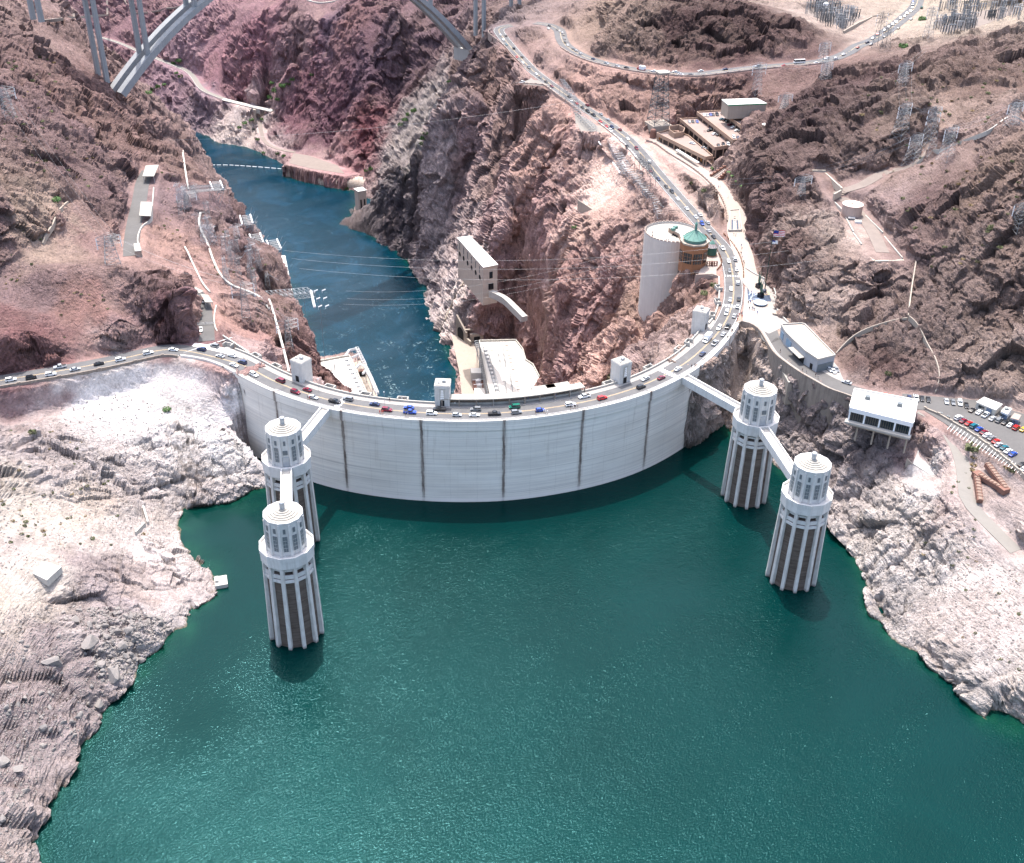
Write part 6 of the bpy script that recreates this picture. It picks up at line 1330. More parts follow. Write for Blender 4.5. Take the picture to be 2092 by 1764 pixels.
# ------------------------------------------------------------------ exhibit building, snack bar, trailers
ze = 6.5
rf = RQ(6, [(612, 383, ze), (735, 376, ze), (755, 382, ze), (850, 480, ze), (940, 570, ze), (836, 596, ze), (760, 545, ze), (690, 480, ze), (640, 430, ze)])
T = block('curved grey exhibit building with a flat tan gravel roof beside the right-hand road', [V3((p.x, p.y, 0)) for p in rf], ze, 'exhibit building', mat('grey_render', (.34, .35, .37), .9, .1, .4, .2), mat('tan_gravel_roof', (.46, .36, .29), .95, .1, .6), over=-.45, roofth=.25)
mb = MB()
for i in range(len(rf)): a, b = rf[i], rf[(i+1) % len(rf)]; d = b-a; mb.box((a+b)/2+V3((0, 0, .3)), (d.length+.2, .5, .9), math.atan2(d.y, d.x))
mb.build('parapet', conc, T)
def onface(a, b, t_, z, w_, h, nm, m_, par, out=.12, th=.3):
    d = (b-a); d.z = 0; L = d.length; d.normalize(); n_ = V3((d.y, -d.x, 0)); p = a.lerp(b, t_); 
    if n_.dot(CAM-p) < 0: n_ = -n_
    return MB().box(V3((p.x, p.y, z))+n_*out, (w_, th, h), ax=(d, n_, V3((0, 0, 1)))).build(nm, m_, par)
for t_ in (.2, .42, .64, .84): onface(rf[4], rf[5], t_, 1.9, 2.2, 3.8, 'garage_door', louv, T)
for i, t_ in ((6, .3), (6, .7), (5, .4)): onface(rf[i], rf[i+1], t_, 1.4, 1.6, 2.8, 'door', dark, T)
cn = onface(rf[6], rf[7], .45, 3.6, 11, .35, 'entrance_canopy', roofc, T, out=1.6, th=3); onface(rf[6], rf[7], .45, 1.7, 10, 3.2, 'entrance', dark, T)
for i, t_, w_ in ((7, .5, 5), (8, .5, 3.5)): onface(rf[i], rf[(i+1) % 9], t_, 3, w_, 3.4, 'mural_panel', mat('pale_blue_mural', (.20, .29, .38), .8, .3, .6), T)
# snack bar: white flat roof, glass front on stilts
zs_ = 5.2
r0, r1, r2, r3 = RQ('C', [(165, 158, zs_), (878, 290, zs_), (835, 545, zs_), (110, 365, zs_)])
s0, s1 = Q('C', 125, 275, zs_), Q('C', 862, 430, zs_)
T = thing('snack_bar', 'long white-roofed glass-fronted building on stilts over the rocky slope by the parking lot', 'building', ((r0.x+r2.x)/2, (r0.y+r2.y)/2, -1))
P4 = [r0, r1, r2, r3]; MB().prism([p.xy for p in P4], zs_-1.5, zs_).build('roof', roofw, T)
mb = MB()
for a, b in ((r0, r1), (r1, r2), (r0, r3)): d = b-a; mb.box((a+b)/2+V3((0, 0, .3)), (d.length, .5, .7), math.atan2(d.y, d.x))
mb.build('roof_edge', roofw, T)
MB().sweep([r3+V3((0, 0, 0)), r2+V3((0, 0, 0))], [(-.25, -1.9), (-.25, .25), (.6, .45), (.6, -1.9)]).build('fascia', steelw, T)
cx4 = sum(P4, V3())/4; inner = [cx4.lerp(p, .955) for p in P4]; MB().prism([p.xy for p in inner], -2, zs_-1.5).build('room', mat('dark_interior', (.03, .032, .03)), T)
dd = (r2-r3).normalized(); nn_ = V3((dd.y, -dd.x, 0)); nn_ = nn_ if nn_.dot(CAM-r3) > 0 else -nn_
for k in range(4):
    f0 = inner[3].lerp(inner[2], k/4+.012); f1 = inner[3].lerp(inner[2], (k+1)/4-.012); d = f1-f0
    w_ = MB().box((f0+f1)/2+nn_*.12+V3((0, 0, -3.9-zs_+zs_)), (d.length, .15, 4.4), math.atan2(d.y, d.x)).build('window', glass, T)
    mb = MB()
    for j in range(6): mb.box(f0.lerp(f1, (j+.5)/6)+nn_*.28+V3((0, 0, -3.9)), (.12, .12, 4.4), math.atan2(d.y, d.x))
    mb.build('mullion', mat('olive_frame', (.13, .12, .09)), w_)
for k in range(5): p = inner[3].lerp(inner[2], k/4)+nn_*.4; MB().box(p+V3((0, 0, -3.8)), (.7, .5, 4.6), math.atan2(dd.y, dd.x)).build('column', steelw, T)
a, b = inner[3]+nn_*1.1-dd*1.2, inner[2]+nn_*1.1+dd*1.0; MB().box((a+b)/2+V3((0, 0, -6.6)), ((b-a).length, 3.0, .9), math.atan2(dd.y, dd.x)).build('sill_beam', conc, T)
MB().box((a+b)/2+V3((0, 0, -8.2))-nn_*1, ((b-a).length-3, .8, 1.2), math.atan2(dd.y, dd.x)).build('floor_beam', conct, T)
for k in range(4): p = a.lerp(b, .2+.25*k)-nn_*.8; MB().box(p+V3((0, 0, -11.5)), (.6, .6, 8)).build('stilt', conct, T)
for x, y in ((318, 250), (683, 330)): p = Q('C', x, y, zs_+.8); MB().box(p, (2.1, 2, 1.5), math.atan2(dd.y, dd.x)).build('roof_unit', louv, T)
for k, (pl, h, lb) in enumerate((([(1555, 300), (1640, 245), (1845, 325), (1770, 390)], 3.4, 'white-roofed site cabin at the far side of the parking lot'), ([(1832, 405), (1880, 350), (1955, 375), (1905, 440)], 3.4, 'boxy white trailer beside the site cabin in the parking lot'), ([(1940, 480), (1985, 425), (2060, 450), (2030, 505)], 3.2, 'pale storage container with a pinkish lid, rightmost of the cabins'))):
    pts = RQ('C', [(x, y, h) for x, y in pl]); T = block(lb, [V3((p.x, p.y, 0)) for p in pts], h-.3, 'cabin', [concw, steelw, mat('pale_blue_panel', (.42, .47, .48))][k], roofw if k < 2 else pinkc, 'site_cabin', roofth=.25)
    onface(pts[0], pts[3], .3, 1.8, 2.6, 1.2, 'window', glass, T); onface(pts[0], pts[3], .7, 1.5, 2.4, 2.2, 'door', mat('blue_door', (.09, .13, .2)), T)
    if k == 1: MB().box(((pts[0].x+pts[2].x)/2, (pts[0].y+pts[2].y)/2, h+.3), (1.6, .9, .7)).build('roof_unit', louv, T)
# tank and blocks on the upper terrace
tc = (Q(3, 988, 1250, 36)+Q(3, 1110, 1250, 36))/2; TR = (Q(3, 990, 1250, 36)-Q(3, 1110, 1250, 36)).length/2
T = thing('water_tank', 'round pinkish water tank standing on the upper right terrace', 'tank', (tc.x, tc.y, 29)); tm = mat('tank_paint', (.47, .36, .31), .7, .08, .3, .3)
MB().lathe((tc.x, tc.y, 0), [(TR, 28.5), (TR, 36.2), (TR+.25, 36.2), (TR+.25, 36.6)], 40).build('shell', tm, T); MB().lathe((tc.x, tc.y, 36.6), [(TR+.1, 0), (.3, .9)], 40).build('roof', mat('tank_roof', (.62, .50, .44)), T)
MB().tube((tc.x-1.5, tc.y-TR*.3, 37), (tc.x-1.5, tc.y-TR*.3, 37.7), .5, 8).build('hatch', conct, T)
for x, y, n_, c_ in ((1080, 1358, 'equipment_box', 'white'), (1040, 1338, 'parked_van', 'dark')):
    p = Q(3, x, y, 30); t_ = thing('equipment_box', ('low white' if c_ == 'white' else 'small dark')+' equipment box on the terrace below the round tank', 'box', p-V3((0, 0, .8))); MB().box(p, (3.4, 2.4, 1.7), -.4).build('housing', steelw if c_ == 'white' else louv, t_); MB().box(p+V3((0, 0, .95)), (3.6, 2.6, .2), -.4).build('lid', roofw, t_)
# terrace retaining wall wedge
zt_ = 28.6
def facade(name, label, cat, pts_top, depth, m_, th=1.2):
    T = thing(name, label, cat, pts_top[len(pts_top)//2]-V3((0, 0, 2)))
    for a, b in zip(pts_top[:-1], pts_top[1:]): d = b-a; MB().box((a+b)/2-V3((0, 0, depth/2)), (d.length+th*.5, th, depth), math.atan2(d.y, d.x)).build('wall', m_, T)
    return T
facade('terrace_wall', 'tall pale retaining wall holding up the tip of the upper terrace', 'retaining wall', RQ(3, [(1100, 1490, zt_), (1180, 1590, zt_), (1362, 1585, zt_)]), 13, mat('terrace_concrete', (.47, .42, .35), .9, .1, .3, .3))
facade('terrace_wall', 'long thin pale wall along the left edge of the upper terrace', 'retaining wall', RQ(3, [(925, 1200, 33.5), (1000, 1310, 30.6), (1050, 1410, 30), (1100, 1490, 29.2)]), 4, conc, .7)
facade('terrace_wall', 'long thin pale wall along the right edge of the upper terrace', 'retaining wall', RQ(3, [(1110, 1290, 31), (1230, 1420, 30), (1350, 1575, 29)]), 2, conc, .6)
facade('terrace_wall', 'paired pale walls of the small ramp above the round tank', 'retaining wall', RQ(3, [(790, 1035, 39), (880, 1040, 38.6), (980, 1155, 36.6), (935, 1185, 36)]), 4, mat('terrace_concrete', (.47, .42, .35)), .8)
# stair trusses in a broken K shape
T = thing('zigzag_stair', 'rusty brown zigzag stair of three covered flights below the parking lot', 'stairs', Q('C', 1700, 1250, -10))
zz = lambda x, y: hgt(*Q('C', x, y, -9).xy)
for x0, y0, x1, y1 in ((1660, 1050, 1870, 1330), (1560, 1170, 1830, 1330), (1540, 1180, 1580, 1470)):
    a, b = hit(*uv('C', x0, y0))+V3((0, 0, 2.6)), hit(*uv('C', x1, y1))+V3((0, 0, 2.6))
    d = b-a; az_ = math.atan2(d.y, d.x); ex = d.normalized(); ey = V3((-math.sin(az_), math.cos(az_), 0)); ez = ex.cross(ey)
    MB().box((a+b)/2-V3((0, 0, 1.)), (d.length, 2.3, 1.9), ax=(ex, ey, ez)).build('flight', brownm, T)
    MB().box((a+b)/2+V3((0, 0, .1)), (d.length, 1.5, .2), ax=(ex, ey, ez)).build('tread_deck', mat('weathered_planks', (.24, .17, .135), .9, .2, 1), T)
    mb = MB()
    for k in range(int(d.length/1.7)): mb.box(a+ex*(k*1.7+.8)+V3((0, 0, .3)), (.16, 2.3, .25), ax=(ex, ey, ez))
    mb.build('crossbar', brownm, T)
for x, y, z in ((1850, 1340, -9.6), (1555, 1170, -7.6)): p = hit(*uv('C', x, y))+V3((0, 0, 2.6)); MB().box(p-V3((0, 0, 1.)), (3.6, 3.2, 2.4), .2).build('landing', brownm, T)
# slab and small structures at the left shore
sp_ = RQ(7, [(175, 152, -19), (250, 90, -19), (335, 118, -19), (255, 192, -19)]); T = thing('concrete_slab', 'square white concrete slab lying on the left bank', 'slab', sum(sp_, V3())/4-V3((0, 0, 1))); zq_ = max(down(p.x, p.y) for p in sp_)
MB().prism([p.xy for p in sp_], -22, min(-18.4, zq_+.15)).build('slab', concw, T)
p = Q(7, 1205, 215, ZL+1.2); T = thing('landing_stage', 'small white landing stage at the tip of the left shore', 'jetty', (p.x, p.y, ZL)); MB().box(p+V3((0, 1.5, 0)), (5, 6, 1.6), .1).build('platform', concw, T); MB().box(p+V3((-1.6, 2, 1.2)), (1.4, 3, 1), .1).build('block', concw, T); MB().box(p+V3((0, .5, -1.5)), (4, 4, 2), .1).build('footing', conc, T)
T = thing('gauge_wall', 'thin white angled wall at the waterline of the left cove', 'wall', Q(4, 880, 1560, -38))
for a, b in (((875, 1500), (905, 1600)), ((885, 1605), (830, 1662))):
    a, b = hit(*uv(4, *a)), hit(*uv(4, *b)); d = b-a; MB().box((a+b)/2+V3((0, 0, .6)), (d.length, .8, 2.4), ax=(d.normalized(), V3((-d.y, d.x, 0)).normalized(), V3((0, 0, 1)))).build('wall', concw, T)
# block on the rock under the right road
p = Q(6, 655, 700, -5); T = thing('gate_block', 'small cream block house on the rock below the right-hand road', 'building', (p.x, p.y, -13)); b4 = RQ(6, [(618, 668, -5), (700, 700, -5), (730, 730, -5), (655, 735, -5)]); MB().prism([q.xy for q in b4], -17, -5).build('wall', conct, T); MB().prism([q.xy for q in b4], -5, -4.7).build('roof', roofc, T)
# canopies on the left access roads
def canopy(label, pts, h, grp=None):
    c = sum(pts, V3())/len(pts); T = thing('car_canopy', label, 'canopy', c-V3((0, 0, h)), grp)
    MB().prism([p.xy for p in pts], c.z-.3, c.z).build('roof_panel', roofc, T)
    for p in pts: q = c.lerp(p, .9); MB().tube((q.x, q.y, c.z-h), (q.x, q.y, c.z-.3), .15, 5).build('post', steel, T)
    return T
canopy('upper of two long cream canopies over the left access road', RQ(4, [(1140, 142, 4.5), (1170, 140, 4.5), (1240, 175, 4.5), (1215, 188, 4.5), (1135, 155, 4.5)]), 3.6)
canopy('lower cream canopy over the left access road with a car under it', RQ(4, [(1222, 193, 4.5), (1268, 198, 4.5), (1298, 243, 4.5), (1250, 243, 4.5)]), 3.6)
canopy('white-roofed open shed at the head of the upper left terrace', RQ(1, [(888, 1010, 19.5), (968, 1005, 19.5), (938, 1075, 19.5), (868, 1075, 19.5)]), 4.5)
canopy('cream flat roof halfway along the upper left terrace', RQ(1, [(858, 1230, 19), (928, 1232, 19), (920, 1318, 19), (848, 1315, 19)]), 4)
T = block('small cream hut at the lower end of the upper left terrace', [V3((p.x, p.y, 14.9)) for p in RQ(1, [(815, 1488, 18), (850, 1484, 18), (862, 1530, 18), (822, 1534, 18)])], 17.6, 'hut', conct, roofc, 'hut')
# gate across the access road
T = thing('road_gate', 'thin metal gate across the left access road', 'gate', Q(4, 1255, 380, 0)); a, b = Q(4, 1205, 385, 0), Q(4, 1305, 380, 0); mb = MB()
for z in (.4, .9, 1.4): mb.tube(a+V3((0, 0, z)), b+V3((0, 0, z)), .06, 4)
mb.build('bars', steel, T)
for q in (a, b, (a+b)/2): MB().tube(q, q+V3((0, 0, 1.7)), .1, 5).build('post', steel, T)
print('part6', round(time.time()-T0, 1))

# ------------------------------------------------------------------ highway arch bridge downstream
A_, B_ = V3((-211, 328, 20)), V3((90, 553, -10)); HB = 90
bdir = V3((B_.x-A_.x, B_.y-A_.y, 0)).normalized(); bn = V3((-bdir.y, bdir.x, 0))
def arch(t): p = A_.lerp(B_, t); p.z += 4*HB*t*(1-t); return p
br = thing('arch_bridge', 'tall concrete arch bridge crossing the canyon behind the dam, only its legs in view', 'bridge', (A_+B_)/2)
bmat = mat('bridge_concrete', (.30, .31, .315), .85, .12, .25, .25)
for s in (-1, 1):
    rings = []
    for k in range(41):
        t = k/40; p = arch(t)+bn*s*6.2; d = (arch(min(1, t+.01))-arch(max(0, t-.01))).normalized(); up = bn.cross(d)*-1
        if up.z < 0: up = -up
        h = 2.6-.9*math.sin(math.pi*t); rings.append([p+up*h+bn*2.9, p+up*h-bn*2.9, p-up*h-bn*2.9, p-up*h+bn*2.9])
    MB().loft(rings).build('arch_rib', bmat, br)
def tz(px): return hit(*px)
DK = 112
cols = []
for (u, v) in ((291, 112), (388, 14)):
    t = min((k/400 for k in range(401)), key=lambda t: (V3((*proj(arch(t)), 0))-V3((u, v, 0))).length); cols.append((arch(t), arch(t).z))
for (u, v) in ((874, 12), ):
    t = min((k/400 for k in range(401)), key=lambda t: (V3((*proj(arch(t)), 0))-V3((u, v, 0))).length if t > .5 else 1e9); cols.append((arch(t), arch(t).z))
def online(u, v):
    """point on the bridge's vertical plane seen at a picture position"""
    d = ray(u, v); s = (A_-CAM).dot(bn)/d.dot(bn); return CAM+d*s
for (u, v) in ((208, 150), (73, 24), (980, 62), (1052, 48), (1121, 46)):
    p = online(u, v); cols.append((p, p.z-4))
for p, z0 in cols:
    for s in (-1, 1):
        q = p+bn*s*5.6; rings = [[V3((q.x, q.y, z))+bdir*a*w_+bn*b*w2 for a, b in ((-1, -1), (1, -1), (1, 1), (-1, 1))] for z, w_, w2 in ((z0-2, 1.7, 1.35), (DK, 1.35, 1.15))]
        MB().loft(rings).build('column', bmat, br)
        for w3 in (-1, 1): MB().loft([[V3((q.x, q.y, z))+bdir*a*.4+bn*(w3*w2+b*.12) for a, b in ((-1, -1), (1, -1), (1, 1), (-1, 1))] for z, w2 in ((z0-2, 1.37), (DK, 1.17))]).build('column_rib', bmat, br)
MB().box((A_+B_)/2+bdir*60+V3((0, 0, DK+2-5)), (560, 26, 3.4), ax=(bdir, bn, V3((0, 0, 1)))).build('deck', bmat, br)
for u, v in ((951, 108),): p = arch(.995); MB().box(p-V3((0, 0, 5)), (9, 20, 12), ax=(bdir, bn, V3((0, 0, 1)))).build('footing', concw, br)

# ------------------------------------------------------------------ lattice work
def lat(mb, base, h, w0, w1, n, r=.14, rz=.3, arms=(), armw=7.):
    ex, ey = V3((math.cos(rz), math.sin(rz), 0)), V3((-math.sin(rz), math.cos(rz), 0)); lv = []
    for k in range(n+1):
        t = (k/n)**.85; w_ = (w0+(w1-w0)*t)/2; c = base+V3((0, 0, h*t)); lv.append([c-ex*w_-ey*w_, c+ex*w_-ey*w_, c+ex*w_+ey*w_, c-ex*w_+ey*w_])
    for k in range(n):
        for i in range(4):
            j = (i+1) % 4; mb.tube(lv[k][i], lv[k+1][i], r, 3, caps=False); mb.tube(lv[k+1][i], lv[k+1][j], r*.7, 3, caps=False)
            mb.tube(lv[k][i], lv[k+1][j], r*.6, 3, caps=False); mb.tube(lv[k][j], lv[k+1][i], r*.6, 3, caps=False)
    for a in arms:
        c = base+V3((0, 0, h*a))
        for s in (-1, 1):
            tip = c+ex*s*armw+V3((0, 0, .4))
            for e_ in (-1, 1): mb.tube(c+ey*e_*w1*.5, tip, r*.8, 3, caps=False); mb.tube(c+ey*e_*w1*.5+V3((0, 0, 2)), tip, r*.6, 3, caps=False)
    return lv
steeld = mat('dark_steel', (.11, .115, .12), .6, .15, 1, metal=.2); steell = mat('light_steel', (.27, .28, .29), .5, .1, 1, metal=.2)
wire_tops = {}
def pylon(label, r_, xb, yb, yt, w0=7, w1=2.4, n=7, rz=.3, arms=(.72, .84, .96), armw=6, m_=None, rr=.1, grp='lattice pylons on the slopes', key=None):
    base = hit(*uv(r_, xb, yb)); base.z -= 1; u, v = uv(r_, xb, yt)
    # height that brings the top to the measured picture height
    lo, hi = 2, 90
    for _ in range(20):
        md = (lo+hi)/2
        if proj(base+V3((0, 0, md)))[1] > v: lo = md
        else: hi = md
    T = thing('lattice_pylon', label, 'pylon', base, grp); mb = MB(); lat(mb, base, lo, w0, w1, n, rr, rz, arms, armw); mb.build('lattice', m_ or steell, T)
    if key: wire_tops[key] = (base+V3((0, 0, lo*arms[-1] if arms else lo)), rz, armw)
    if arms:
        ex = V3((math.cos(rz), math.sin(rz), 0)); mb = MB()
        for a in arms:
            for s in (-1, 1): p = base+ex*s*armw*.95+V3((0, 0, lo*a)); mb.lathe(p-V3((0, 0, 1.8)), [(.22, 0), (.3, .5), (.2, 1), (.3, 1.4), (.1, 1.9)], 5)
        mb.build('insulators', steelw, T)
    return T
pylon('big dark square lattice tower with a cream cap between the two right-hand roads', 'G', 1740, 1215, 700, 13, 6.2, 9, .15, (), m_=steeld, rr=.28, key='big')
b_ = bpy.data.objects['lattice_pylon']; topz = 48
tp_ = wire_tops['big'][0]; MB().box(tp_+V3((0, 0, .4)), (8.5, 8.5, 1), .15).build('cap', roofc, b_)
MB().box(V3((b_.location.x, b_.location.y, b_.location.z+1)), (15, 15, 5), .15).build('footing', conct, b_)
PY = [('pylon on the far left hillside with long sagging arms', 1, 60, 720, 540, 7, 2.4, .5, 'l1'), ('leaning grey pylon on the pale knoll above the left road cliff', 1, 690, 1620, 1440, 8, 3, .2, 'l2'),
      ('tall thin pylon on the slope above the curving left conduit', 4, 1505, 360, 130, 5, 2, .1, 'l3'), ('slender pylon near the left end of the crest, on the pink slope', 4, 1765, 530, 350, 4, 1.6, .2, 'l4'),
      ('pylon beside the left river-edge switch racks', 'E', 200, 600, 440, 5, 2, .2, 'l5'), ('pylon standing at the bend of the upper road', 'J', 215, 590, 400, 7, 2.4, .3, 'r1'), ('pylon on the brown crag under the upper road', 'J', 240, 740, 590, 7, 2.4, .4, 'r2'),
      ('tall paired pylon standing on the road junction at the upper right, left one', 'J', 722, 440, 120, 6, 2, .3, 'r3'), ('tall paired pylon standing on the road junction at the upper right, right one', 'J', 795, 470, 240, 6, 2, .3, 'r4'),
      ('pylon beside the left edge of the right-hand switchyard', 'J', 1195, 340, 70, 6, 2, .3, 'r5'), ('pylon in the dark gully at the top of the right hillside', 'J', 960, 780, 590, 6, 2, .3, 'r6'),
      ('leftmost pylon of the dense group on the right hillside', 'J', 930, 1290, 970, 8, 2.4, .4, 'r7'), ('pylon with wide arms in the middle of the dense right hillside group', 'J', 1180, 1420, 1000, 8, 2.4, .4, 'r8'),
      ('short pylon at the lower left of the dense right hillside group', 'J', 1040, 1540, 1260, 8, 2.6, .4, 'r9'), ('pylon by the dirt track at the right of the dense group', 'J', 1360, 1480, 1190, 7, 2.4, .4, 'r10'),
      ('lone pylon farther right beside the dirt track', 'J', 1975, 1165, 960, 6, 2.2, .3, 'r11'), ('dark pylon at the upper right corner of the view', 'J', 2070, 270, -20, 7, 2.4, .3, 'r12'),
      ('small pylon on the cream ledge left of the round tank', 3, 735, 1180, 1080, 3.5, 1.5, .2, 'r13'), ('faint pylon on the right edge above the pale hillside', 3, 2050, 1400, 1240, 6, 2.2, .2, 'r14'),
      ('pylon on the rock just above the garage cliff', 3, 630, 660, 580, 5, 2, .2, 'r15'), ('pylon in front of the green-edged building', 3, 460, 570, 390, 6, 2, .2, 'r16')]
for lb, r_, x, yb, yt, w0, w1, rz, key in PY: pylon(lb, r_, x, yb, yt, w0, w1, rz=rz, key=key, m_=steeld if key in ('r12', 'r3', 'r4') else None)
# racks with white insulator columns on the cliff edges
def rack(label, r_, x0, y0, x1, y1, z, dx, grp, legs=9, m_=None):
    a, b = Q(r_, x0, y0, z), Q(r_, x1, y1, z-1.5); T = thing('insulator_rack', label, 'insulator rack', (a+b)/2, grp); d = b-a; L = d.length; d.normalize(); s = V3((d.y, -d.x, 0)).normalized()
    for k in (0, 1):
        mb = MB(); o = s*(k*dx)
        for j in range(4): mb.tube(a+d*(L*(j+.08)/4)+o, a+d*(L*(j+.85)/4)+o, .55, 6)
        mb.build('insulator_column', steelw, T)
    mb = MB(); lattice_box(mb, a-V3((0, 0, 2))+s*dx*.4, b-V3((0, 0, 2))+s*dx*.4, dx*.8, 1.6, 6, .12)
    for k in range(3):
        p = a+d*(L*k/2)-V3((0, 0, 2)); g = p-V3((4, 2, legs)); mb.tube(p, g, .13, 3); mb.tube(p+s*dx, g+s*dx, .13, 3); mb.tube(p, g+s*dx, .1, 3)
    for k in range(3): p = a+d*(L*k/2); mb.tube(p, p+V3((1.5+k, 1, 4.5)), .1, 3)
    mb.build('frame', m_ or steell, T)
GRK = 'insulator racks along the left cliff edge'
for i, (x0, y0, x1, y1, z) in enumerate(((545, 295, 582, 385, 8), (870, 660, 900, 760, -8), (975, 860, 1015, 968, -14), (1158, 925, 1205, 1032, -16), (1095, 1065, 1125, 1150, -20))):
    rack(['farthest', 'second farthest', 'third', 'fourth, overhanging the water', 'nearest'][i]+' white insulator rack along the left cliff edge above the river', 'E', x0, y0, x1, y1, z, 6.5 if i < 4 else 5.5, GRK, 10)
GRN = 'insulator racks below the descending road'
for i, (x0, y0, x1, y1, z) in enumerate(((432, 445, 490, 522, 2), (625, 712, 705, 830, -2))):
    rack(['upper', 'lower'][i]+' white insulator rack beside the steel trestle below the descending road', 'K', x0, y0, x1, y1, z, 7, GRN, 8)
# long steel trestles
def trestle(label, pts, w_, h, n, m_, drop=10, r=.11):
    T = thing('cable_trestle', label, 'trestle', pts[len(pts)//2]); mb = MB()
    for a, b in zip(pts[:-1], pts[1:]): lattice_box(mb, a, b, w_, h, n, r)
    for p in pts: 
        g = down(p.x, p.y)-.5
        for s in (-1, 1): mb.tube(p+V3((s*w_/2, 0, 0)), V3((p.x+s*w_/2, p.y, min(g, p.z-1))), r*1.2, 4)
    mb.build('lattice', m_, T)
trestle('long grey steel cable trestle running down the canyon side of the descending road', [Q('K', *q) for q in ((480, 480, 0), (560, 640, -1), (680, 830, -2.5), (830, 980, -4), (960, 1120, -5), (1060, 1330, -6))], 6, 3.2, 7, steel)
trestle('second steel cable trestle nearer the road wall, ending above the round building', [Q('K', *q) for q in ((760, 860, -1), (900, 1060, -2), (1040, 1190, -3), (1180, 1290, -4), (1270, 1360, -5))], 7, 3, 6, steell)
trestle('steel cable frame hanging over the terrace beside the descending road', [Q('K', *q) for q in ((90, 130, 11), (200, 260, 9.5), (310, 380, 8))], 5, 3, 6, steell)
trestle('tangle of steel framing over the road near the two-lane bend', [Q('K', *q) for q in ((790, 670, 11), (880, 760, 10), (960, 900, 9))], 3.5, 3, 5, steeld, r=.13)
trestle('grey steel framing leaning over the descending road above the terrace', [Q('G', *q) for q in ((820, 800, 19), (880, 880, 18), (960, 1010, 15))], 3.5, 3, 5, steell, r=.13)
trestle('horizontal steel rack beams crossing the left slope above the conduit', [Q('E', *q) for q in ((160, 425, 12), (360, 400, 9), (570, 385, 5))], 7, 2.5, 7, steell)
trestle('long steel boom reaching over the river from the left cliff, near its white end bar', [Q('E', *q) for q in ((1040, 1570, -22), (1280, 1550, -25), (1530, 1525, -28))], 9, 3, 5, steell)
p0, p1 = Q('E', 1525, 1485, -26), Q('E', 1565, 1660, -30); T = thing('boom_end_bar', 'bright white bar at the outer end of the boom over the river', 'insulator', (p0+p1)/2); MB().tube(p0, p1, .75, 7).build('bar', steelw, T)
for k, (x, y) in enumerate(((1560, 1490), (1645, 1485), (1585, 1575), (1660, 1570), (1605, 1660), (1680, 1655))):
    p = Q('E', x, y, -30); tag(MB().tube(p, p+V3((2.2, .5, .6)), .35, 5).tube(p, p+V3((0, 0, -1.5)), .12, 4).build('string_insulator', steelw), 'small white insulator hanging off the end of the boom over the river', 'insulator', 'small insulators at the boom end')
# thicket of struts on the left slope, each frame a thing
random.seed(5)
for k in range(34):
    x, y = [(random.uniform(330, 480), random.uniform(680, 1000)), (random.uniform(560, 760), random.uniform(1050, 1400)), (random.uniform(860, 1180), random.uniform(1180, 1520)), (random.uniform(20, 300), random.uniform(430, 700)), (random.uniform(620, 1000), random.uniform(560, 1300))][k % 5]
    p = hit(*uv('E', x, y)); h = random.uniform(7, 14) if k % 5 != 4 else random.uniform(5, 9); T = thing('steel_mast', 'thin grey steel mast with crossed struts on the left slope above the river', 'mast', p, 'steel masts on the left slope')
    mb = MB(); w_ = random.uniform(1.2, 2.6); lat(mb, p-V3((0, 0, .5)), h, w_*1.6, w_, 4, .07, random.uniform(0, 1.5), (.95,), random.uniform(2, 4.5)); 
    q = p+V3((random.uniform(-7, 7), random.uniform(-3, 6), h*.4)); mb.tube(p+V3((0, 0, h)), q, .09, 3); mb.build('lattice', steell if k % 3 else steel, T)
# thin pale conduits and paths over the slopes
def conduit(label, r_, pts, w_=.9, h=.7, m_=None, name='conduit'):
    ps = [hit(*uv(r_, x, y)) for x, y in pts]
    T = thing(name, label, 'conduit', ps[len(ps)//2]); ps = lerp_path(ps, 3.5)
    for p in ps: p.z = max(p.z, down(p.x, p.y))+.1
    for _ in range(3): ps = [ps[0]]+[(ps[i-1]+ps[i]*2+ps[i+1])/4 for i in range(1, len(ps)-1)]+[ps[-1]]
    MB().sweep(ps, [(-w_, -2), (-w_, h), (w_, h), (w_, -2)]).build('channel', m_ or concw, T)
conduit('pale walled path winding down the left slope to the crest', 'E', [(335, 650), (318, 780), (400, 960), (480, 1180), (560, 1340), (700, 1460), (840, 1500), (1000, 1550), (1075, 1690)], .55)
conduit('lower continuation of the pale path, ending behind the left crest tower', 4, [(1640, 230), (1690, 390), (1730, 540), (1762, 672)], .55)
conduit('thin cream edge wall on the pink slope above the car canopies', 'E', [(165, 1020), (225, 1140), (345, 1395), (435, 1505)], .4)
conduit('straight cream edge line climbing the far left slope', 'E', [(148, -20), (170, 180), (205, 400)], .5)
conduit('straight pale pipe pair climbing the right hillside below the terrace', 6, [(1432, 0), (1405, 170), (1385, 330)], .3, name='pipe', m_=conct)
conduit('pale pipe bending down to the parking lot', 6, [(1390, 335), (1480, 470), (1580, 680), (1550, 795)], .25, name='pipe', m_=conct)
conduit('pale pipe slanting left from the bend towards the exhibit building', 6, [(1380, 345), (1200, 385), (1050, 450), (945, 560)], .22, name='pipe', m_=conct)
conduit('straight cream wall line running along the right hillside track', 'J', [(1090, 1530), (1480, 1340), (1800, 1220), (2085, 1145)], .4, name='wall_line')
conduit('gravel terrace edge wall on the far left', 1, [(415, 1235), (340, 1360), (262, 1490)], .4, m_=conct, name='wall_line')
conduit('thin pale track across the far left canyon side', 'L', [(370, 170), (600, 145), (900, 122), (1130, 120), (1400, 75), (1530, 50)], 1.2, .2, m_=dirt, name='track')
conduit('curved guard rail line at the very top of the far canyon', 2, [(-220, 0), (-150, 18), (-60, 10), (0, -8)], 1.2, .3, name='track')

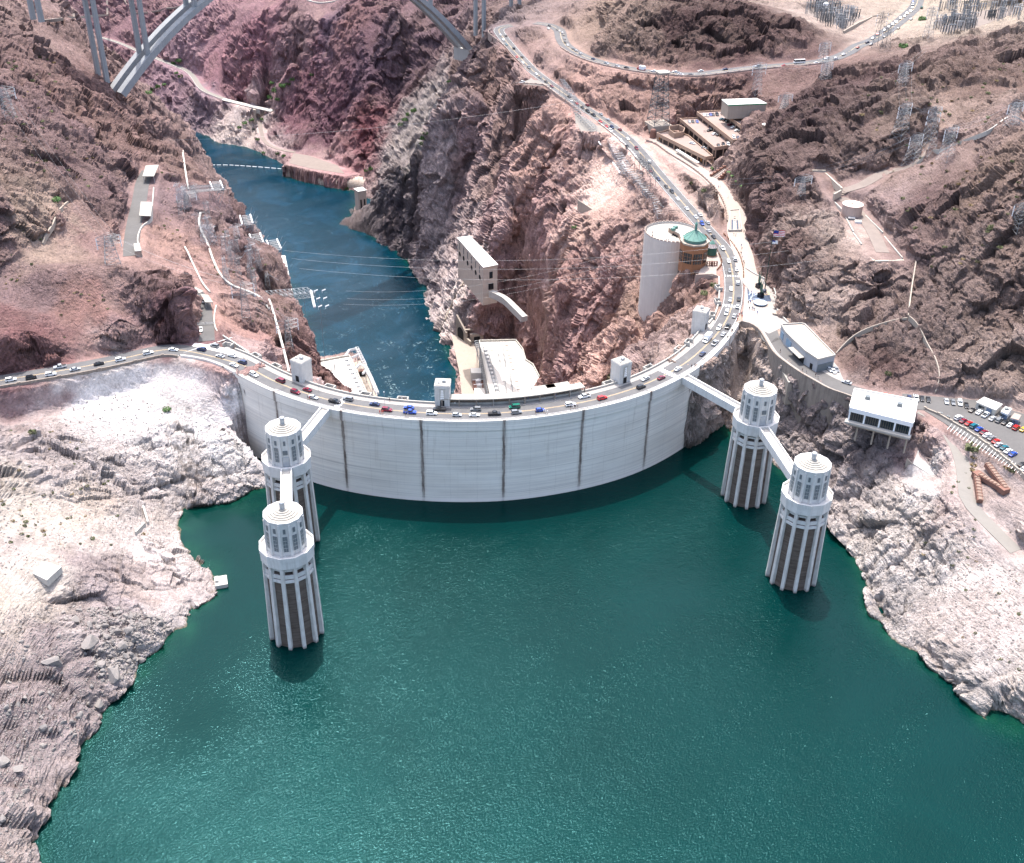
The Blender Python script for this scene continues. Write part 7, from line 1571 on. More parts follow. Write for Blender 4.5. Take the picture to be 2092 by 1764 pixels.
# ------------------------------------------------------------------ switchyards
def yardkit(label, r_, poly, n, seed, zf_):
    random.seed(seed); c = Q(r_, *poly[0], 50); T = thing('switchyard', label, 'switchyard', c); k = 0
    xs = [p[0] for p in poly]; ys = [p[1] for p in poly]
    def inside(x, y):
        ins = False; m_ = len(poly)
        for i in range(m_):
            (ax, ay), (bx, by) = poly[i], poly[(i+1) % m_]
            if (ay > y) != (by > y) and x < (bx-ax)*(y-ay)/(by-ay)+ax: ins = not ins
        return ins
    while k < n:
        x, y = random.uniform(min(xs), max(xs)), random.uniform(min(ys), max(ys))
        if not inside(x, y): continue
        p = hitH(*uv(r_, x, y)); mb = MB(); h = random.uniform(5, 8)
        if k % 4 == 0: lat(mb, p, h*1.6, 1.6, .9, 4, .1, 0, (.95,), 4)
        else:
            for s in (-1, 0, 1): q = p+V3((s*2.4, 0, 0)); mb.tube(q, q+V3((0, 0, h)), .3, 4); 
            mb.tube(p+V3((-3, 0, h)), p+V3((3, 0, h)), .2, 4)
        mb.build(['bus_mast', 'insulator_row', 'breaker_row', 'insulator_row'][k % 4], [steell, steel, steeld, steeld][k % 4], T); k += 1
yardkit('dense switchyard of dark insulators and masts left of the climbing road', 'J', [(20, 120), (130, 60), (300, 20), (420, 110), (580, 170), (560, 210), (400, 290), (280, 260)], 85, 3, 48)
yardkit('switchyard of dark insulators on the terrace right of the climbing road', 'J', [(1250, 240), (1420, 190), (1640, 200), (1620, 290), (1380, 330), (1260, 300)], 60, 4, 57)
yardkit('sparser switchyard of masts reaching the upper right corner', 'J', [(1300, 30), (1560, 20), (2050, 60), (2040, 190), (1850, 210), (1560, 140), (1300, 110)], 60, 5, 60)
wt = thing('bulkhead_wall', 'long pale bulkhead wall below the left switchyard beside the road', 'retaining wall', Q('J', 550, 250, 44))
wpnts = RQ('J', [(410, 300, 48), (560, 220, 47.5), (680, 165, 47.5), (860, 140, 48.5)])
for a, b in zip(wpnts[:-1], wpnts[1:]): d = b-a; MB().box((a+b)/2-V3((0, 0, 3)), (d.length+.4, 1, 8.5), math.atan2(d.y, d.x)).build('wall', conct, wt)
sph = Q('J', 243, 55, 52); tag(MB().lathe(sph-V3((0, 0, 2)), [(2.6*math.sin(t), 2.6-2.6*math.cos(t)) for t in [math.pi*i/8+.01 for i in range(9)]], 12).build('dome_tank', steelw), 'small white dome standing among the masts of the left switchyard', 'dome')

# ------------------------------------------------------------------ wires
wm = mat('wire', (.38, .39, .40), .4, .05, 1)
def wires(label, a, b, sag, offs, r=.07, name='power_line', n=26):
    mid = (a+b)/2; T = thing(name, label, 'power line', mid)
    for o in offs:
        mb = MB(); pr = None
        for k in range(n+1):
            t = k/n; p = a.lerp(b, t)+o-V3((0, 0, 4*sag*t*(1-t)))
            if pr: mb.tube(pr, p, r, 3, caps=False)
            pr = p
        mb.build('wire', wm, T)
# lines over the river towards the visitor centre
for y0, yR in ((1555, 400), (1590, 490), (1630, 575)):
    pass
wires('three pale wires stretched from the left cliff rack across the river to the plaza side', Q('E', 1240, 1050, -14), Q('A', 1990, 290, 26), 9, [V3((0, 0, 0)), V3((4, -13, 0)), V3((8, -26, -1))], .035)
wires('faint wires crossing low over the river towards the round visitor building', Q(5, 0, 255, -60), Q('A', 60, 560, -18), 10, [V3((0, 0, 0)), V3((3, 10, -1)), V3((3, 22, -1))], .03)
wires('thin wires sagging from the garage cliff to the dense right hillside pylons', Q(3, 760, 770, 46), Q('J', 1180, 480, 75), 5, [V3((0, 0, 0)), V3((2, 5, 1))], .03)
wires('thin wires from the dense right hillside pylons towards the terrace', Q('J', 1040, 1330, 66), Q(3, 100, 1120, 22), 8, [V3((0, 0, 0)), V3((3, 6, 1))], .03)
wires('long pale wire crossing in front of the bridge end over the canyon', Q(1, 600, 858, -20), Q(2, 1390, 620, 20), 8, [V3((0, 0, 0))], .05)
for i, (k0, k1) in enumerate((('r1', 'r2'), ('r3', 'r5'), ('r6', 'r7'), ('r7', 'r8'), ('r8', 'r10'), ('r9', 'r13'), ('r2', 'r16'), ('l1', 'l2'), ('l3', 'l4'), ('l2', 'l3'), ('big', 'r16'), ('r10', 'r11'))):
    a, b = wire_tops[k0][0], wire_tops[k1][0]; na = {'r': 'right hillside', 'l': 'left slope', 'b': 'square tower'}[k0[0]]
    wires('set of thin wires, %s span, strung between pylons on the %s' % (['first', 'second', 'third', 'fourth', 'fifth', 'sixth', 'seventh', 'eighth', 'ninth', 'tenth', 'eleventh', 'twelfth'][i], na), a, b, 3, [V3((-4, 0, 0)), V3((4, 0, 0)), V3((0, 0, 2))], .03, n=10)
print('part7', round(time.time()-T0, 1))

# ------------------------------------------------------------------ vehicles
def car_parts(kind):
    """meshes of one vehicle, x forward, resting on z = 0"""
    L, W, H, hood, x0, x1, t0, t1, zb = {'sedan': (4.7, 1.82, 1.45, .95, -1.75, 1.05, -1.05, .25, .92), 'suv': (4.8, 1.95, 1.78, 1.08, -2.3, 1.1, -2.05, .35, 1.05), 'van': (5.1, 2.0, 1.92, 1.1, -2.5, 1.5, -2.3, .75, 1.08),
        'pickup': (5.7, 2.0, 1.82, 1.1, -.9, 1.35, -.65, .7, 1.08), 'truck': (7.2, 2.4, 2.0, 1.2, 1.4, 3.0, 1.5, 2.5, 1.2), 'bus': (9.5, 2.5, 2.9, 1.4, -4.6, 4.5, -4.5, 4.3, 1.4), 'hatch': (4.1, 1.76, 1.5, .95, -1.95, .95, -1.6, .2, .92), 'coupe': (4.5, 1.85, 1.28, .85, -1.5, .75, -.8, .05, .82)}[kind]
    hL, hW = L/2, W/2; parts = []
    def ringx(x, w_, z0, z1, ch=.12): return [V3((x, -w_, z0)), V3((x, -w_, z1-ch)), V3((x, -w_+ch, z1)), V3((x, w_-ch, z1)), V3((x, w_, z1-ch)), V3((x, w_, z0))]
    mb = MB(); b0 = .32
    if kind == 'pickup':
        mb.loft([ringx(-hL, hW*.95, .45, zb), ringx(-hL+.1, hW, b0, zb+.04), ringx(1.45, hW, b0, zb), ringx(hL-.35, hW*.96, b0, zb-.08), ringx(hL, hW*.86, .42, .8)])
    else:
        mb.loft([ringx(-hL, hW*.88, .45, hood-.12), ringx(-hL+.22, hW*.97, b0, hood), ringx(x0, hW, b0, zb), ringx(x1, hW, b0, zb), ringx(hL-.45, hW*.96, b0, hood-.14), ringx(hL, hW*.84, .42, hood-.34)])
    parts.append(('body', mb, carp))
    mb = MB(); rt = H-.07
    def rect(xa, xb, w_, z): return [V3((xa, -w_, z)), V3((xb, -w_, z)), V3((xb, w_, z)), V3((xa, w_, z))]
    mb.loft([rect(x0, x1, hW*.93, zb-.03), rect(t0, t1, hW*.76, rt)]); parts.append(('windows', mb, glass))
    mb = MB(); mb.loft([rect(t0-.06, t1+.06, hW*.79, rt-.02), rect(t0+.02, t1-.04, hW*.74, H)])
    for s in (-1, 1):
        for xa, ta in ((x0, t0), (x1, t1), ((x0+x1)/2, (t0+t1)/2)): mb.tube((xa, s*hW*.93, zb-.02), (ta, s*hW*.765, rt), .055, 4, caps=False)
    parts.append(('roof', mb, carp))
    for sx in (-1, 1):
        for sy in (-1, 1): parts.append(('wheel', MB().tube((sx*L*.31, sy*(hW-.2), .33), (sx*L*.31, sy*(hW+.02), .33), .34, 9), tyre))
    if kind == 'pickup': mb = MB(); mb.box((-1.85, 0, zb-.1), (1.75, W*.84, .32)); parts.append(('bed', mb, mat('bed_liner', (.03, .03, .032))))
    if kind == 'truck': mb = MB(); mb.box((-1.1, 0, 2.0), (4.9, 2.45, 2.7)); parts.append(('cargo_box', mb, steelw))
    mb = MB()
    for s in (-1, 1): mb.box((hL-.04, s*hW*.62, hood-.34 if kind != 'pickup' else .78), (.1, .3, .14))
    parts.append(('headlights', mb, steelw))
    mb = MB()
    for s in (-1, 1): mb.box((-hL+.02, s*hW*.66, hood-.28 if kind != 'pickup' else .85), (.1, .24, .14))
    parts.append(('tail_lights', mb, paintr))
    return [(n, m_.build('proto_'+n, mt, None, False).data, mt) for n, m_, mt in parts]
PROT = {}
def car(kind, colr, loc, ang, label, grp):
    if kind not in PROT:
        PROT[kind] = car_parts(kind)
        for n, me_, mt in PROT[kind]:
            for o in list(bpy.data.objects):
                if o.data is me_: bpy.data.objects.remove(o)
    nm = {'sedan': 'sedan', 'suv': 'sport_utility_car', 'van': 'minivan', 'pickup': 'pickup_truck', 'truck': 'box_truck', 'bus': 'bus', 'hatch': 'hatchback', 'coupe': 'sports_car'}[kind]
    T = thing(nm, label, {'suv': 'car', 'sedan': 'car', 'hatch': 'car', 'coupe': 'car', 'van': 'van', 'pickup': 'pickup truck', 'truck': 'truck', 'bus': 'bus'}[kind], loc, grp); T.rotation_euler = (0, 0, ang)
    for n, me_, mt in PROT[kind]:
        c = bpy.data.objects.new(n, me_); COL.objects.link(c); c.parent = T; c.color = colr
    return T
CC = {'W': ('white', (.78, .78, .77, 1)), 'S': ('silver', (.42, .44, .46, 1)), 'Y': ('grey', (.17, .18, .19, 1)), 'K': ('black', (.012, .013, .016, 1)), 'R': ('red', (.45, .02, .02, 1)), 'M': ('maroon', (.16, .012, .03, 1)), 'B': ('blue', (.015, .06, .32, 1)),
      'N': ('navy', (.015, .03, .09, 1)), 'G': ('green', (.01, .13, .09, 1)), 'T': ('teal', (.01, .12, .16, 1)), 'L': ('yellow', (.6, .38, .03, 1))}
KN = {'s': 'sedan', 'u': 'suv', 'v': 'van', 'p': 'pickup', 't': 'truck', 'b': 'bus', 'h': 'hatch', 'c': 'coupe'}
KW = {'sedan': 'sedan', 'suv': 'SUV', 'van': 'van', 'pickup': 'pickup truck', 'truck': 'box truck', 'bus': 'bus', 'hatch': 'hatchback', 'coupe': 'sports car'}
ORD = 'first second third fourth fifth sixth seventh eighth ninth tenth eleventh twelfth thirteenth fourteenth fifteenth sixteenth seventeenth eighteenth nineteenth twentieth'.split()
def ordn(i):
    if i < 20: return ORD[i]
    t_, o_ = divmod(i+1, 10); tens = {2: 'twenty', 3: 'thirty', 4: 'forty'}[t_]
    return {2: 'twentieth', 3: 'thirtieth', 4: 'fortieth'}[t_] if o_ == 0 else tens+'-'+ORD[o_-1]
def fleet(txt, path, where, grp, key=None, start='left', z=.07, head=None, flip=False):
    """txt: 'region x y colour+kind;...' ; head: picture direction of the car, or None to follow the path"""
    L = []
    for it in txt.replace('\n', ' ').split(';'):
        it = it.split()
        if len(it) < 4: continue
        r_ = int(it[0]) if it[0].isdigit() else it[0]; u, v = uv(r_, float(it[1]), float(it[2])); L.append((u, v, it[3], float(it[4]) if len(it) > 4 else None))
    L.sort(key=key or (lambda q: q[0]))
    for i, (u, v, ck, zz) in enumerate(L):
        v += 1.5                       # the measured point is the body's middle, not the ground under it
        if path is not None:
            p = P(u, v, 0); zc = path[nr(path, p)].z
            for _ in range(3): p = P(u, v, zc); zc = path[nr(path, p)].z
            k = nr(path, p); d = path[min(k+1, len(path)-1)]-path[max(k-1, 0)]; a = math.atan2(d.y, d.x); side = (p-path[k]).dot(V3((-d.y, d.x, 0)))
            if side > 0: a += math.pi
            if flip: a += math.pi
        else:
            zc = zz if zz is not None else z-.07; p = P(u, v, zc); q = P(u+head[0], v+head[1], zc); a = math.atan2(q.y-p.y, q.x-p.x)
        p.z = zc+z; kd = KN[ck[1]]; c = CC[ck[0]]
        car(kd, c[1], p, a+random.uniform(-.03, .03), '%s %s, %s vehicle from the %s %s' % (c[0], KW[kd], ordn(i), start, where), grp)
random.seed(2)
fleet("""I 90 497 Wu;I 255 480 Ku;I 412 453 Wu;I 488 392 Sp;I 610 411 Ss;I 803 367 Ks;I 977 333 Wu;I 1200 280 Wu;I 1405 252 Ws;I 1632 250 Nu;I 1738 223 Yu""", main_c, 'on the road left of the dam', 'cars on the road left of the dam')
fleet("""I 1880 300 Ws;I 1783 305 Ss;I 1963 355 Nu;I 1897 377 Ws;I 2057 455 Wu;H 258 495 Mv;H 438 628 Mu;H 575 602 Ms;H 648 690 Ss;H 900 740 Kp;H 1055 712 Yu;H 1367 772 Ns;H 1515 838 Mu;H 1772 812 Bs;H 1785 865 Bp;D 40 1125 Kp;H 2040 880 Wu;
D 270 1198 Sh;D 497 1198 Ws;D 512 1125 Yu;D 755 1182 Kp;D 1040 1165 Yu;D 1015 1095 Gv;D 1350 1135 Bh;D 1738 1062 Wu;D 1918 958 Wp;5 1578 830 Ru;5 1815 762 Ku;5 1840 712 Ss;5 1938 706 Ms;5 2040 652 Ws;6 132 560 Ns;A 1100 1625 Sp;A 1000 1580 Wt;A 1208 1510 Ss;A 1155 1430 Wu;A 1268 1410 Kp""", main_c, 'on the dam crest', 'cars on the dam crest')
nearv = lambda q: -q[1]
fleet("""A 1350 1272 Ss;A 1250 1235 Wv;A 1392 1150 Ss;A 1408 1055 Ks;A 1298 1062 Ss;A 1308 920 Ws;A 1395 845 Wu;A 1288 688 Ys;A 1382 672 Ws;A 1277 560 Ws;A 1358 535 Wu;A 1197 395 Wp;A 1083 248 Ks;A 1020 172 Ss;A 1008 65 Ss;A 932 78 Bu""", main_c, 'on the curve past the visitor centre', 'cars on the curve past the visitor centre', nearv, 'near end')
fleet("""K 1425 1315 Ws;K 1472 1290 Ws;K 1327 1222 Ws;K 1227 1118 Ws;K 1163 1038 Ku;K 1103 982 Ks;K 1016 900 Ns;K 930 812 Ms;K 915 714 Wu;K 763 645 Ws;K 777 567 Mu;K 677 552 Ku;K 680 458 Ws;K 607 478 Ws;K 594 360 Ms;K 510 335 Nu;K 496 370 Wu;K 447 325 Rs;K 383 268 Rs;K 465 250 Ss;K 387 190 Ss;K 305 197 Kp;K 244 160 Ku;K 188 118 Ks;K 238 92 Ms""", main_c, 'on the straight descending road', 'cars on the straight descending road', nearv, 'near end')
fleet("""G 965 995 Rs;G 890 930 Ks;G 905 962 Ws;G 722 828 Ms;G 668 787 Ks;G 613 745 Ys;G 573 712 Ws;G 503 650 Yu;G 443 600 Ws;G 435 545 Ks;G 387 545 Rs;G 357 462 Ku;G 288 427 Ts;G 258 377 Ws;G 230 333 Ss;G 282 342 Ks""", main_c, 'towards the highest bend', 'cars towards the highest bend', nearv, 'near end')
fleet("""G 438 790 Wp 12.1""", None, 'at the small overlook', 'cars at the overlook', head=(10, -3), z=.1)
fleet("""G 700 248 Ks;G 690 275 Ws;G 775 283 Ks;G 800 300 Ys;G 822 315 Ss;G 835 333 Ks;G 845 375 Ys;G 848 407 Ks;G 873 435 Ws;G 925 470 Ys;G 953 490 Ss;G 998 518 Ss;G 1118 568 Ns;G 1247 608 Ss;G 1350 637 Ss;G 1440 653 Ks;G 1578 667 Rt;G 1702 685 Ws;G 1822 688 Ws;G 1912 694 Wp;G 1960 716 Ws;
G 2055 718 Ys;3 120 435 Ws;3 270 423 Ns;3 468 405 Su;3 632 403 Rs;3 722 382 Wb;3 828 383 Ws;3 888 357 Wu;3 945 357 Wu;3 993 330 Ws""", upper_c, 'on the upper road', 'cars on the upper road')
fleet("""J 543 432 Rs;J 632 387 Ns;J 683 352 Ws;J 668 408 Ss;J 728 312 Rs;J 793 335 Ss;J 792 278 Ws;J 833 247 Ws;J 868 218 Ws;J 900 197 Ws;J 922 258 Ks;J 943 163 Ks;J 980 145 Ys;J 1003 120 Ws;J 1035 95 Ws;J 1052 65 Ws;J 1055 38 Wv;J 1057 12 Bs;J 1040 173 Ss;J 1140 65 Gu""", upper_c, 'on the climbing road at upper right', 'cars on the climbing road', nearv, 'near end')
fleet("""I 1627 88 Ws;4 1235 236 Ws""", az_c, 'on the left access road', 'cars on the left access road', nearv, 'near end')
fleet("""C 75 84 Ss""", cross_c, 'on the road past the exhibit building', 'cars past the exhibit building')
fleet("C 787 262 Ns;C 862 262 Wp;C 930 268 Ks;C 1002 280 Ks;C 1208 300 Ss;C 1282 310 Ys;C 1360 318 Wu;C 1435 347 Ks", None, 'in the upper row of the parking lot', 'parked cars, upper row', head=(2.5, 10), z=.05)
fleet("C 1497 397 Kc;C 1578 422 Ws;C 1655 452 Wp;C 1730 494 Ss;C 1803 515 Yu;C 1873 539 Ks;C 1933 567 Ws;C 1998 599 Ru;C 2080 617 Ls;C 2150 660 Ms", None, 'in the middle row of the parking lot', 'parked cars, middle row', head=(10, -8), z=.05)
fleet("C 1343 487 Wu;C 1400 522 Ms;C 1462 550 Rs;C 1520 582 Tu;C 1577 615 Bs;C 1633 652 Ms;C 1668 685 Ws;C 1720 717 Ys;C 1770 754 Rs;C 1797 792 Ss;C 1865 825 Ts;C 1908 865 Ws;C 1962 900 Bs;C 2070 1017 Ks;C 2090 1067 Ws", None, 'in the lower row of the parking lot', 'parked cars, lower row', head=(10, -5), z=.05)
fleet("6 905 655 Ss;6 928 664 Ws;6 945 655 Ys", None, 'beside the exhibit building doors', 'cars beside the exhibit building', head=(5, 5), z=.05)
for g, t in (('top', "B 750 342 Ws;B 795 347 Ss;B 835 337 Bs;B 868 337 Ks;B 920 337 Ku;B 985 324 Ws;B 1070 310 Ws;B 1150 300 Wu"), ):
    fleet(' ;'.join(x+' %g' % Z3 for x in t.split(';')), None, 'along the back of the third garage deck', 'cars at the back of the third deck', head=(6, 8), z=.03)
def zl(t, z): return ';'.join(x+' %g' % z for x in t.split(';'))
fleet(zl("B 980 394 Ts;B 1020 407 Ku;B 1060 424 Ku;B 1085 467 Ms;B 1130 502 Ws;B 1175 542 Ws;B 1215 550 Ks", Z3), None, 'in the middle row of the third garage deck', 'cars in the middle of the third deck', head=(10, -3), z=.03)
fleet(zl("B 1135 630 Wu;B 1190 634 Ns;B 1235 642 Ws", Z3), None, 'at the front corner of the third garage deck', 'cars at the front of the third deck', head=(5, 8), z=.03)
fleet(zl("B 560 427 Ss;B 605 427 Ks;B 660 427 Bs", Z2), None, 'at the back of the second garage deck', 'cars at the back of the second deck', head=(5, 8), z=.03)
fleet(zl("B 820 542 Ks;B 852 530 Ks;B 885 587 Ws;B 937 600 Ks", Z2), None, 'in the middle of the second garage deck', 'cars in the middle of the second deck', head=(10, -3), z=.03)
fleet(zl("B 937 734 Ks;B 1000 726 Ku;B 1062 724 Wu", Z2), None, 'at the front corner of the second garage deck', 'cars at the front of the second deck', head=(5, 8), z=.03)
fleet(zl("B 597 707 Ws;B 750 767 Ss", Z1), None, 'on the lowest garage deck', 'cars on the lowest deck', head=(10, 3), z=.03)
fleet(zl("B 1280 457 Ms", Z4), None, 'alone on the top garage deck', 'cars on the top deck', head=(10, 0), z=.03)
# motorcycles by the lot wall, red parasols behind the snack bar
for i, (x, y) in enumerate(((1135, 440), (1155, 446), (1218, 478), (1240, 486))):
    p = Q('C', x, y, .03); T = thing('motorcycle', '%s dark motorcycle parked against the parking lot wall, counted from the left' % ORD[i], 'motorcycle', p, 'motorcycles by the wall'); a = 1.0
    MB().box(p+V3((0, 0, .65)), (1.3, .4, .5), a).build('body', louv, T)
    for s in (-1, 1): q = p+V3((math.cos(a)*s*.75, math.sin(a)*s*.75, .33)); MB().tube(q-V3((-math.sin(a), math.cos(a), 0))*.08, q+V3((-math.sin(a), math.cos(a), 0))*.08, .33, 9).build('wheel', tyre, T)
for i, (x, y) in enumerate(((475, 214), (520, 216), (562, 228))):
    p = Q('C', x, y, 2.2); T = thing('red_parasol', '%s red parasol behind the white-roofed building, counted from the left' % ORD[i], 'parasol', p-V3((0, 0, 2.2)), 'red parasols'); MB().lathe(p, [(1.6, 0), (.1, .8)], 8).build('canopy', paintr, T); MB().tube(p-V3((0, 0, 2.2)), p+V3((0, 0, .2)), .07, 5).build('pole', steel, T)

# ------------------------------------------------------------------ people
def person_mesh():
    sk = MB(); cl = MB()
    body = [(.10, .13, .86), (.13, .17, .98), (.12, .16, 1.1), (.14, .20, 1.3), (.12, .20, 1.42), (.06, .08, 1.48), (.055, .06, 1.53), (.085, .075, 1.58), (.10, .085, 1.66), (.085, .07, 1.74), (.03, .03, 1.78)]
    ring = lambda a, b, z: [V3((a*math.cos(t), b*math.sin(t), z)) for t in [2*math.pi*i/8 for i in range(8)]]
    sk.loft([ring(*b) for b in body])
    for s in (-1, 1):
        sk.tube((0, s*.10, .9), (.03*s, s*.10, .48), .085, 6, .055).tube((.03*s, s*.10, .5), (-.02, s*.10, .06), .055, 6, .04).box((.05, s*.10, .04), (.26, .09, .08))
        sk.tube((0, s*.2, 1.4), (.02, s*.26, 1.1), .05, 5, .04).tube((.02, s*.26, 1.12), (.12, s*.25, .88), .04, 5, .03)
    cl.loft([ring(a*1.18, b*1.15, z) for a, b, z in ((.11, .15, .78), (.13, .17, .98), (.13, .17, 1.1), (.15, .21, 1.3), (.12, .19, 1.44))])
    for s in (-1, 1): cl.tube((0, s*.10, .95), (.02*s, s*.10, .52), .11, 6, .085); cl.tube((0, s*.2, 1.42), (.01, s*.245, 1.2), .07, 5, .06)
    a = sk.build('proto', skin).data; b = cl.build('proto', cloth).data
    for o in list(bpy.data.objects):
        if o.name.startswith('proto'): bpy.data.objects.remove(o)
    return a, b
pb, pcl = person_mesh(); SH = [('white', (.7, .7, .7, 1)), ('dark', (.04, .045, .06, 1)), ('red', (.45, .04, .03, 1)), ('blue', (.06, .12, .35, 1)), ('grey', (.25, .25, .26, 1)), ('black', (.02, .02, .02, 1))]
def people(lst, r_, z, where, grp):
    random.seed(len(lst)*7+int(lst[0][0]))
    lst = sorted(lst, key=lambda q: q[0])
    for i, q in enumerate(lst):
        p = Q(r_, q[0], q[1]+4, z); c = SH[q[2]] if len(q) > 2 else SH[random.choice((0, 1, 3, 4, 5))]
        T = thing('person', 'person in %s clothes, %s from the left %s' % (c[0], ordn(i), where), 'person', p, grp); T.rotation_euler = (0, 0, random.uniform(0, 6)); T.scale = (1.05,)*3
        for n, m_ in (('body', pb), ('clothing', pcl)): o = bpy.data.objects.new(n, m_); COL.objects.link(o); o.parent = T; o.color = c[1]
people([(160, 1055), (245, 1060), (1192, 1000), (1548, 962)], 'D', .18, 'under the long crest canopy', 'people under the canopy')
people([(1290, 1172, 5), (1395, 1160, 0), (1415, 1163, 0), (1442, 1168, 0), (1740, 1108, 1), (1775, 1106, 0), (1800, 1102, 1), (1830, 1097, 4)], 'D', .18, 'at the lakeside parapet right of centre', 'people at the lakeside parapet')
people([(580, 700, 1), (600, 706, 2), (1428, 872, 2), (1446, 874, 2), (1466, 874, 2), (1732, 905, 1), (1760, 905, 4)], 'H', .18, 'at the lakeside parapet left of centre', 'people at the lakeside parapet')
people([(22, 305), (1078, 640, 2), (1545, 730, 1), (1690, 715, 0), (1712, 722, 1)], 'H', .2, 'on the downstream walk', 'people on the downstream walk')
people([(1545, 1185), (1580, 1182), (1592, 1190), (1612, 1196), (1560, 1100), (1585, 1070), (1530, 960), (1570, 975), (1600, 1010), (1648, 1240), (1530, 1110)], 'A', .07, 'on the open plaza', 'people on the plaza')
people([(1392, 1290, 2), (1410, 1268, 2), (1440, 1250, 2), (1390, 1328, 2), (1450, 1290, 2), (1325, 1475, 1), (1265, 1560, 1)], 'A', .05, 'at the corner of crest and plaza', 'people at the plaza corner')
people([(1440, 370), (1448, 410), (1432, 440), (1440, 470), (1450, 520), (1445, 560), (1470, 580), (1480, 600)], 'A', 1.4, 'in line along the cliff promenade', 'people on the promenade')
people([(1478, 110), (1475, 190), (1345, 225), (1370, 230)], 'A', 2.4, 'beside the escalator well', 'people by the escalators')
people([(290, 205, 1), (290, 250, 5), (470, 305, 1), (498, 305, 1), (215, 160, 4), (210, 180, 4)], 'A', ZT+.05, 'on the round roof terrace', 'people on the roof terrace')
people([(65, 637, 1), (85, 630, 1), (310, 420, 1)], 6, .18, 'on the right end of the crest', 'people on the crest end')
people([(605, 545), (740, 660), (765, 672), (835, 705), (820, 690), (790, 640), (690, 545, 2), (670, 540)], 6, .05, 'along the exhibit building road', 'people by the exhibit building')
people([(938, 1282), (956, 1282), (825, 1092), (740, 1030), (1060, 1420)], 'B', 4.9, 'on the sunny promenade below the garage', 'people below the garage')
people([(750, 565), (768, 562), (828, 520)], 'B', Z2+.05, 'on the second garage deck', 'people on the garage deck')

# ------------------------------------------------------------------ plaza: winged figures, flagpole, inlaid floor
pz = RQ('A', [(1510, 800, .05), (1640, 780, .05), (1760, 860, .05), (1830, 1060, .05), (1820, 1130, .05), (1560, 1090, .05), (1530, 1060, .05)])
o = MB().prism([p.xy for p in pz], -.2, .06).build('inlaid_floor', bluem); o['kind'] = 'structure'
mb = MB()
for x0, y0, x1, y1 in ((1520, 870, 1640, 900), (1530, 900, 1650, 960), (1540, 960, 1660, 1000), (1540, 1060, 1700, 1040), (1560, 1030, 1690, 960), (1525, 860, 1600, 840), (1540, 1000, 1640, 880), (1560, 1055, 1640, 900)):
    a, b = Q('A', x0, y0, .07), Q('A', x1, y1, .07); d = (b-a).normalized(); n_ = V3((-d.y, d.x, 0))*.25; mb.add([a-n_, b-n_, b+n_, a+n_], [(0, 1, 2, 3)])
mb.build('star_inlay', bluel, o)
mc = Q('A', 1690, 1095, 1.0); md_ = thing('round_medallion', 'raised round stone seat with a pale blue and cream top on the plaza', 'medallion', mc-V3((0, 0, 1))); MB().lathe(mc-V3((0, 0, 1)), [(3.3, 0), (3.7, .8), (3.7, 1.0)], 28).build('drum', bluem, md_); MB().lathe(mc, [(3.6, 0), (3.6, .06)], 28).build('blue_ring', bluel, md_); MB().lathe(mc, [(2.2, .06), (2.2, .12)], 24).build('centre', roofc, md_)
mc = Q('A', 1755, 978, .07); mb = MB(); mb.lathe(mc, [(2.3, 0), (2.3, .05), (1.7, .05), (1.7, 0)], 24, caps=False); mb.build('ring_inlay', painty, o)
for i, (x, y) in enumerate(((1665, 905), (1690, 1025))):
    p = Q('A', x, y, .06); T = thing('winged_figure', ('far' if i == 0 else 'near')+' bronze seated figure with tall upright wings on a black block on the plaza', 'statue', p, 'pair of winged bronze figures')
    MB().box(p+V3((0, 0, 1.1)), (2.6, 2.6, 2.2), .3).build('plinth', mat('black_stone', (.012, .014, .018), .15, .1, 1), T)
    mb = MB(); rg = lambda cx, cz, a, b: [p+V3((cx+a*math.cos(t), b*math.sin(t), cz)) for t in [2*math.pi*k/8 for k in range(8)]]
    mb.loft([rg(0, 2.2, .7, .6), rg(0, 3.0, .55, .5), rg(0, 4.0, .6, .75), rg(0, 4.5, .45, .6), rg(0, 4.7, .18, .18), rg(.05, 5.0, .27, .22), rg(.05, 5.3, .2, .2)])
    mb.tube(p+V3((.3, -.35, 2.6)), p+V3((1.3, -.35, 2.7)), .28, 6, .22).tube(p+V3((1.3, -.35, 2.7)), p+V3((1.35, -.35, 1.6)), .22, 6, .16).tube(p+V3((.3, .35, 2.6)), p+V3((1.3, .35, 2.7)), .28, 6, .22).tube(p+V3((1.3, .35, 2.7)), p+V3((1.35, .35, 1.6)), .22, 6, .16); mb.build('figure', bronze, T)
    for s in (-1, 1): w_ = MB().tube(p+V3((-.1, s*.7, 3.8)), p+V3((-.1, s*1.0, 9.6)), .42, 5, .12).tube(p+V3((-.1, s*.9, 3.4)), p+V3((-.1, s*1.35, 8.4)), .3, 5, .1).build('wing', mat('green_bronze', (.10, .17, .12), .5, .3, 2), T)
fp = Q('A', 1742, 960, .06); fh = 10
for _ in range(60):
    if proj(fp+V3((0, 0, fh)))[1] > uv('A', 1840, 160)[1]: fh += .8
T = thing('flagpole', 'very tall dark flagpole with two flags between the winged figures', 'flagpole', fp); MB().tube(fp, fp+V3((0, 0, fh)), .32, 8, .12).build('pole', bronze, T); MB().lathe(fp, [(1.1, 0), (1.1, 1.4), (.5, 1.6)], 12).build('base', bluem, T)
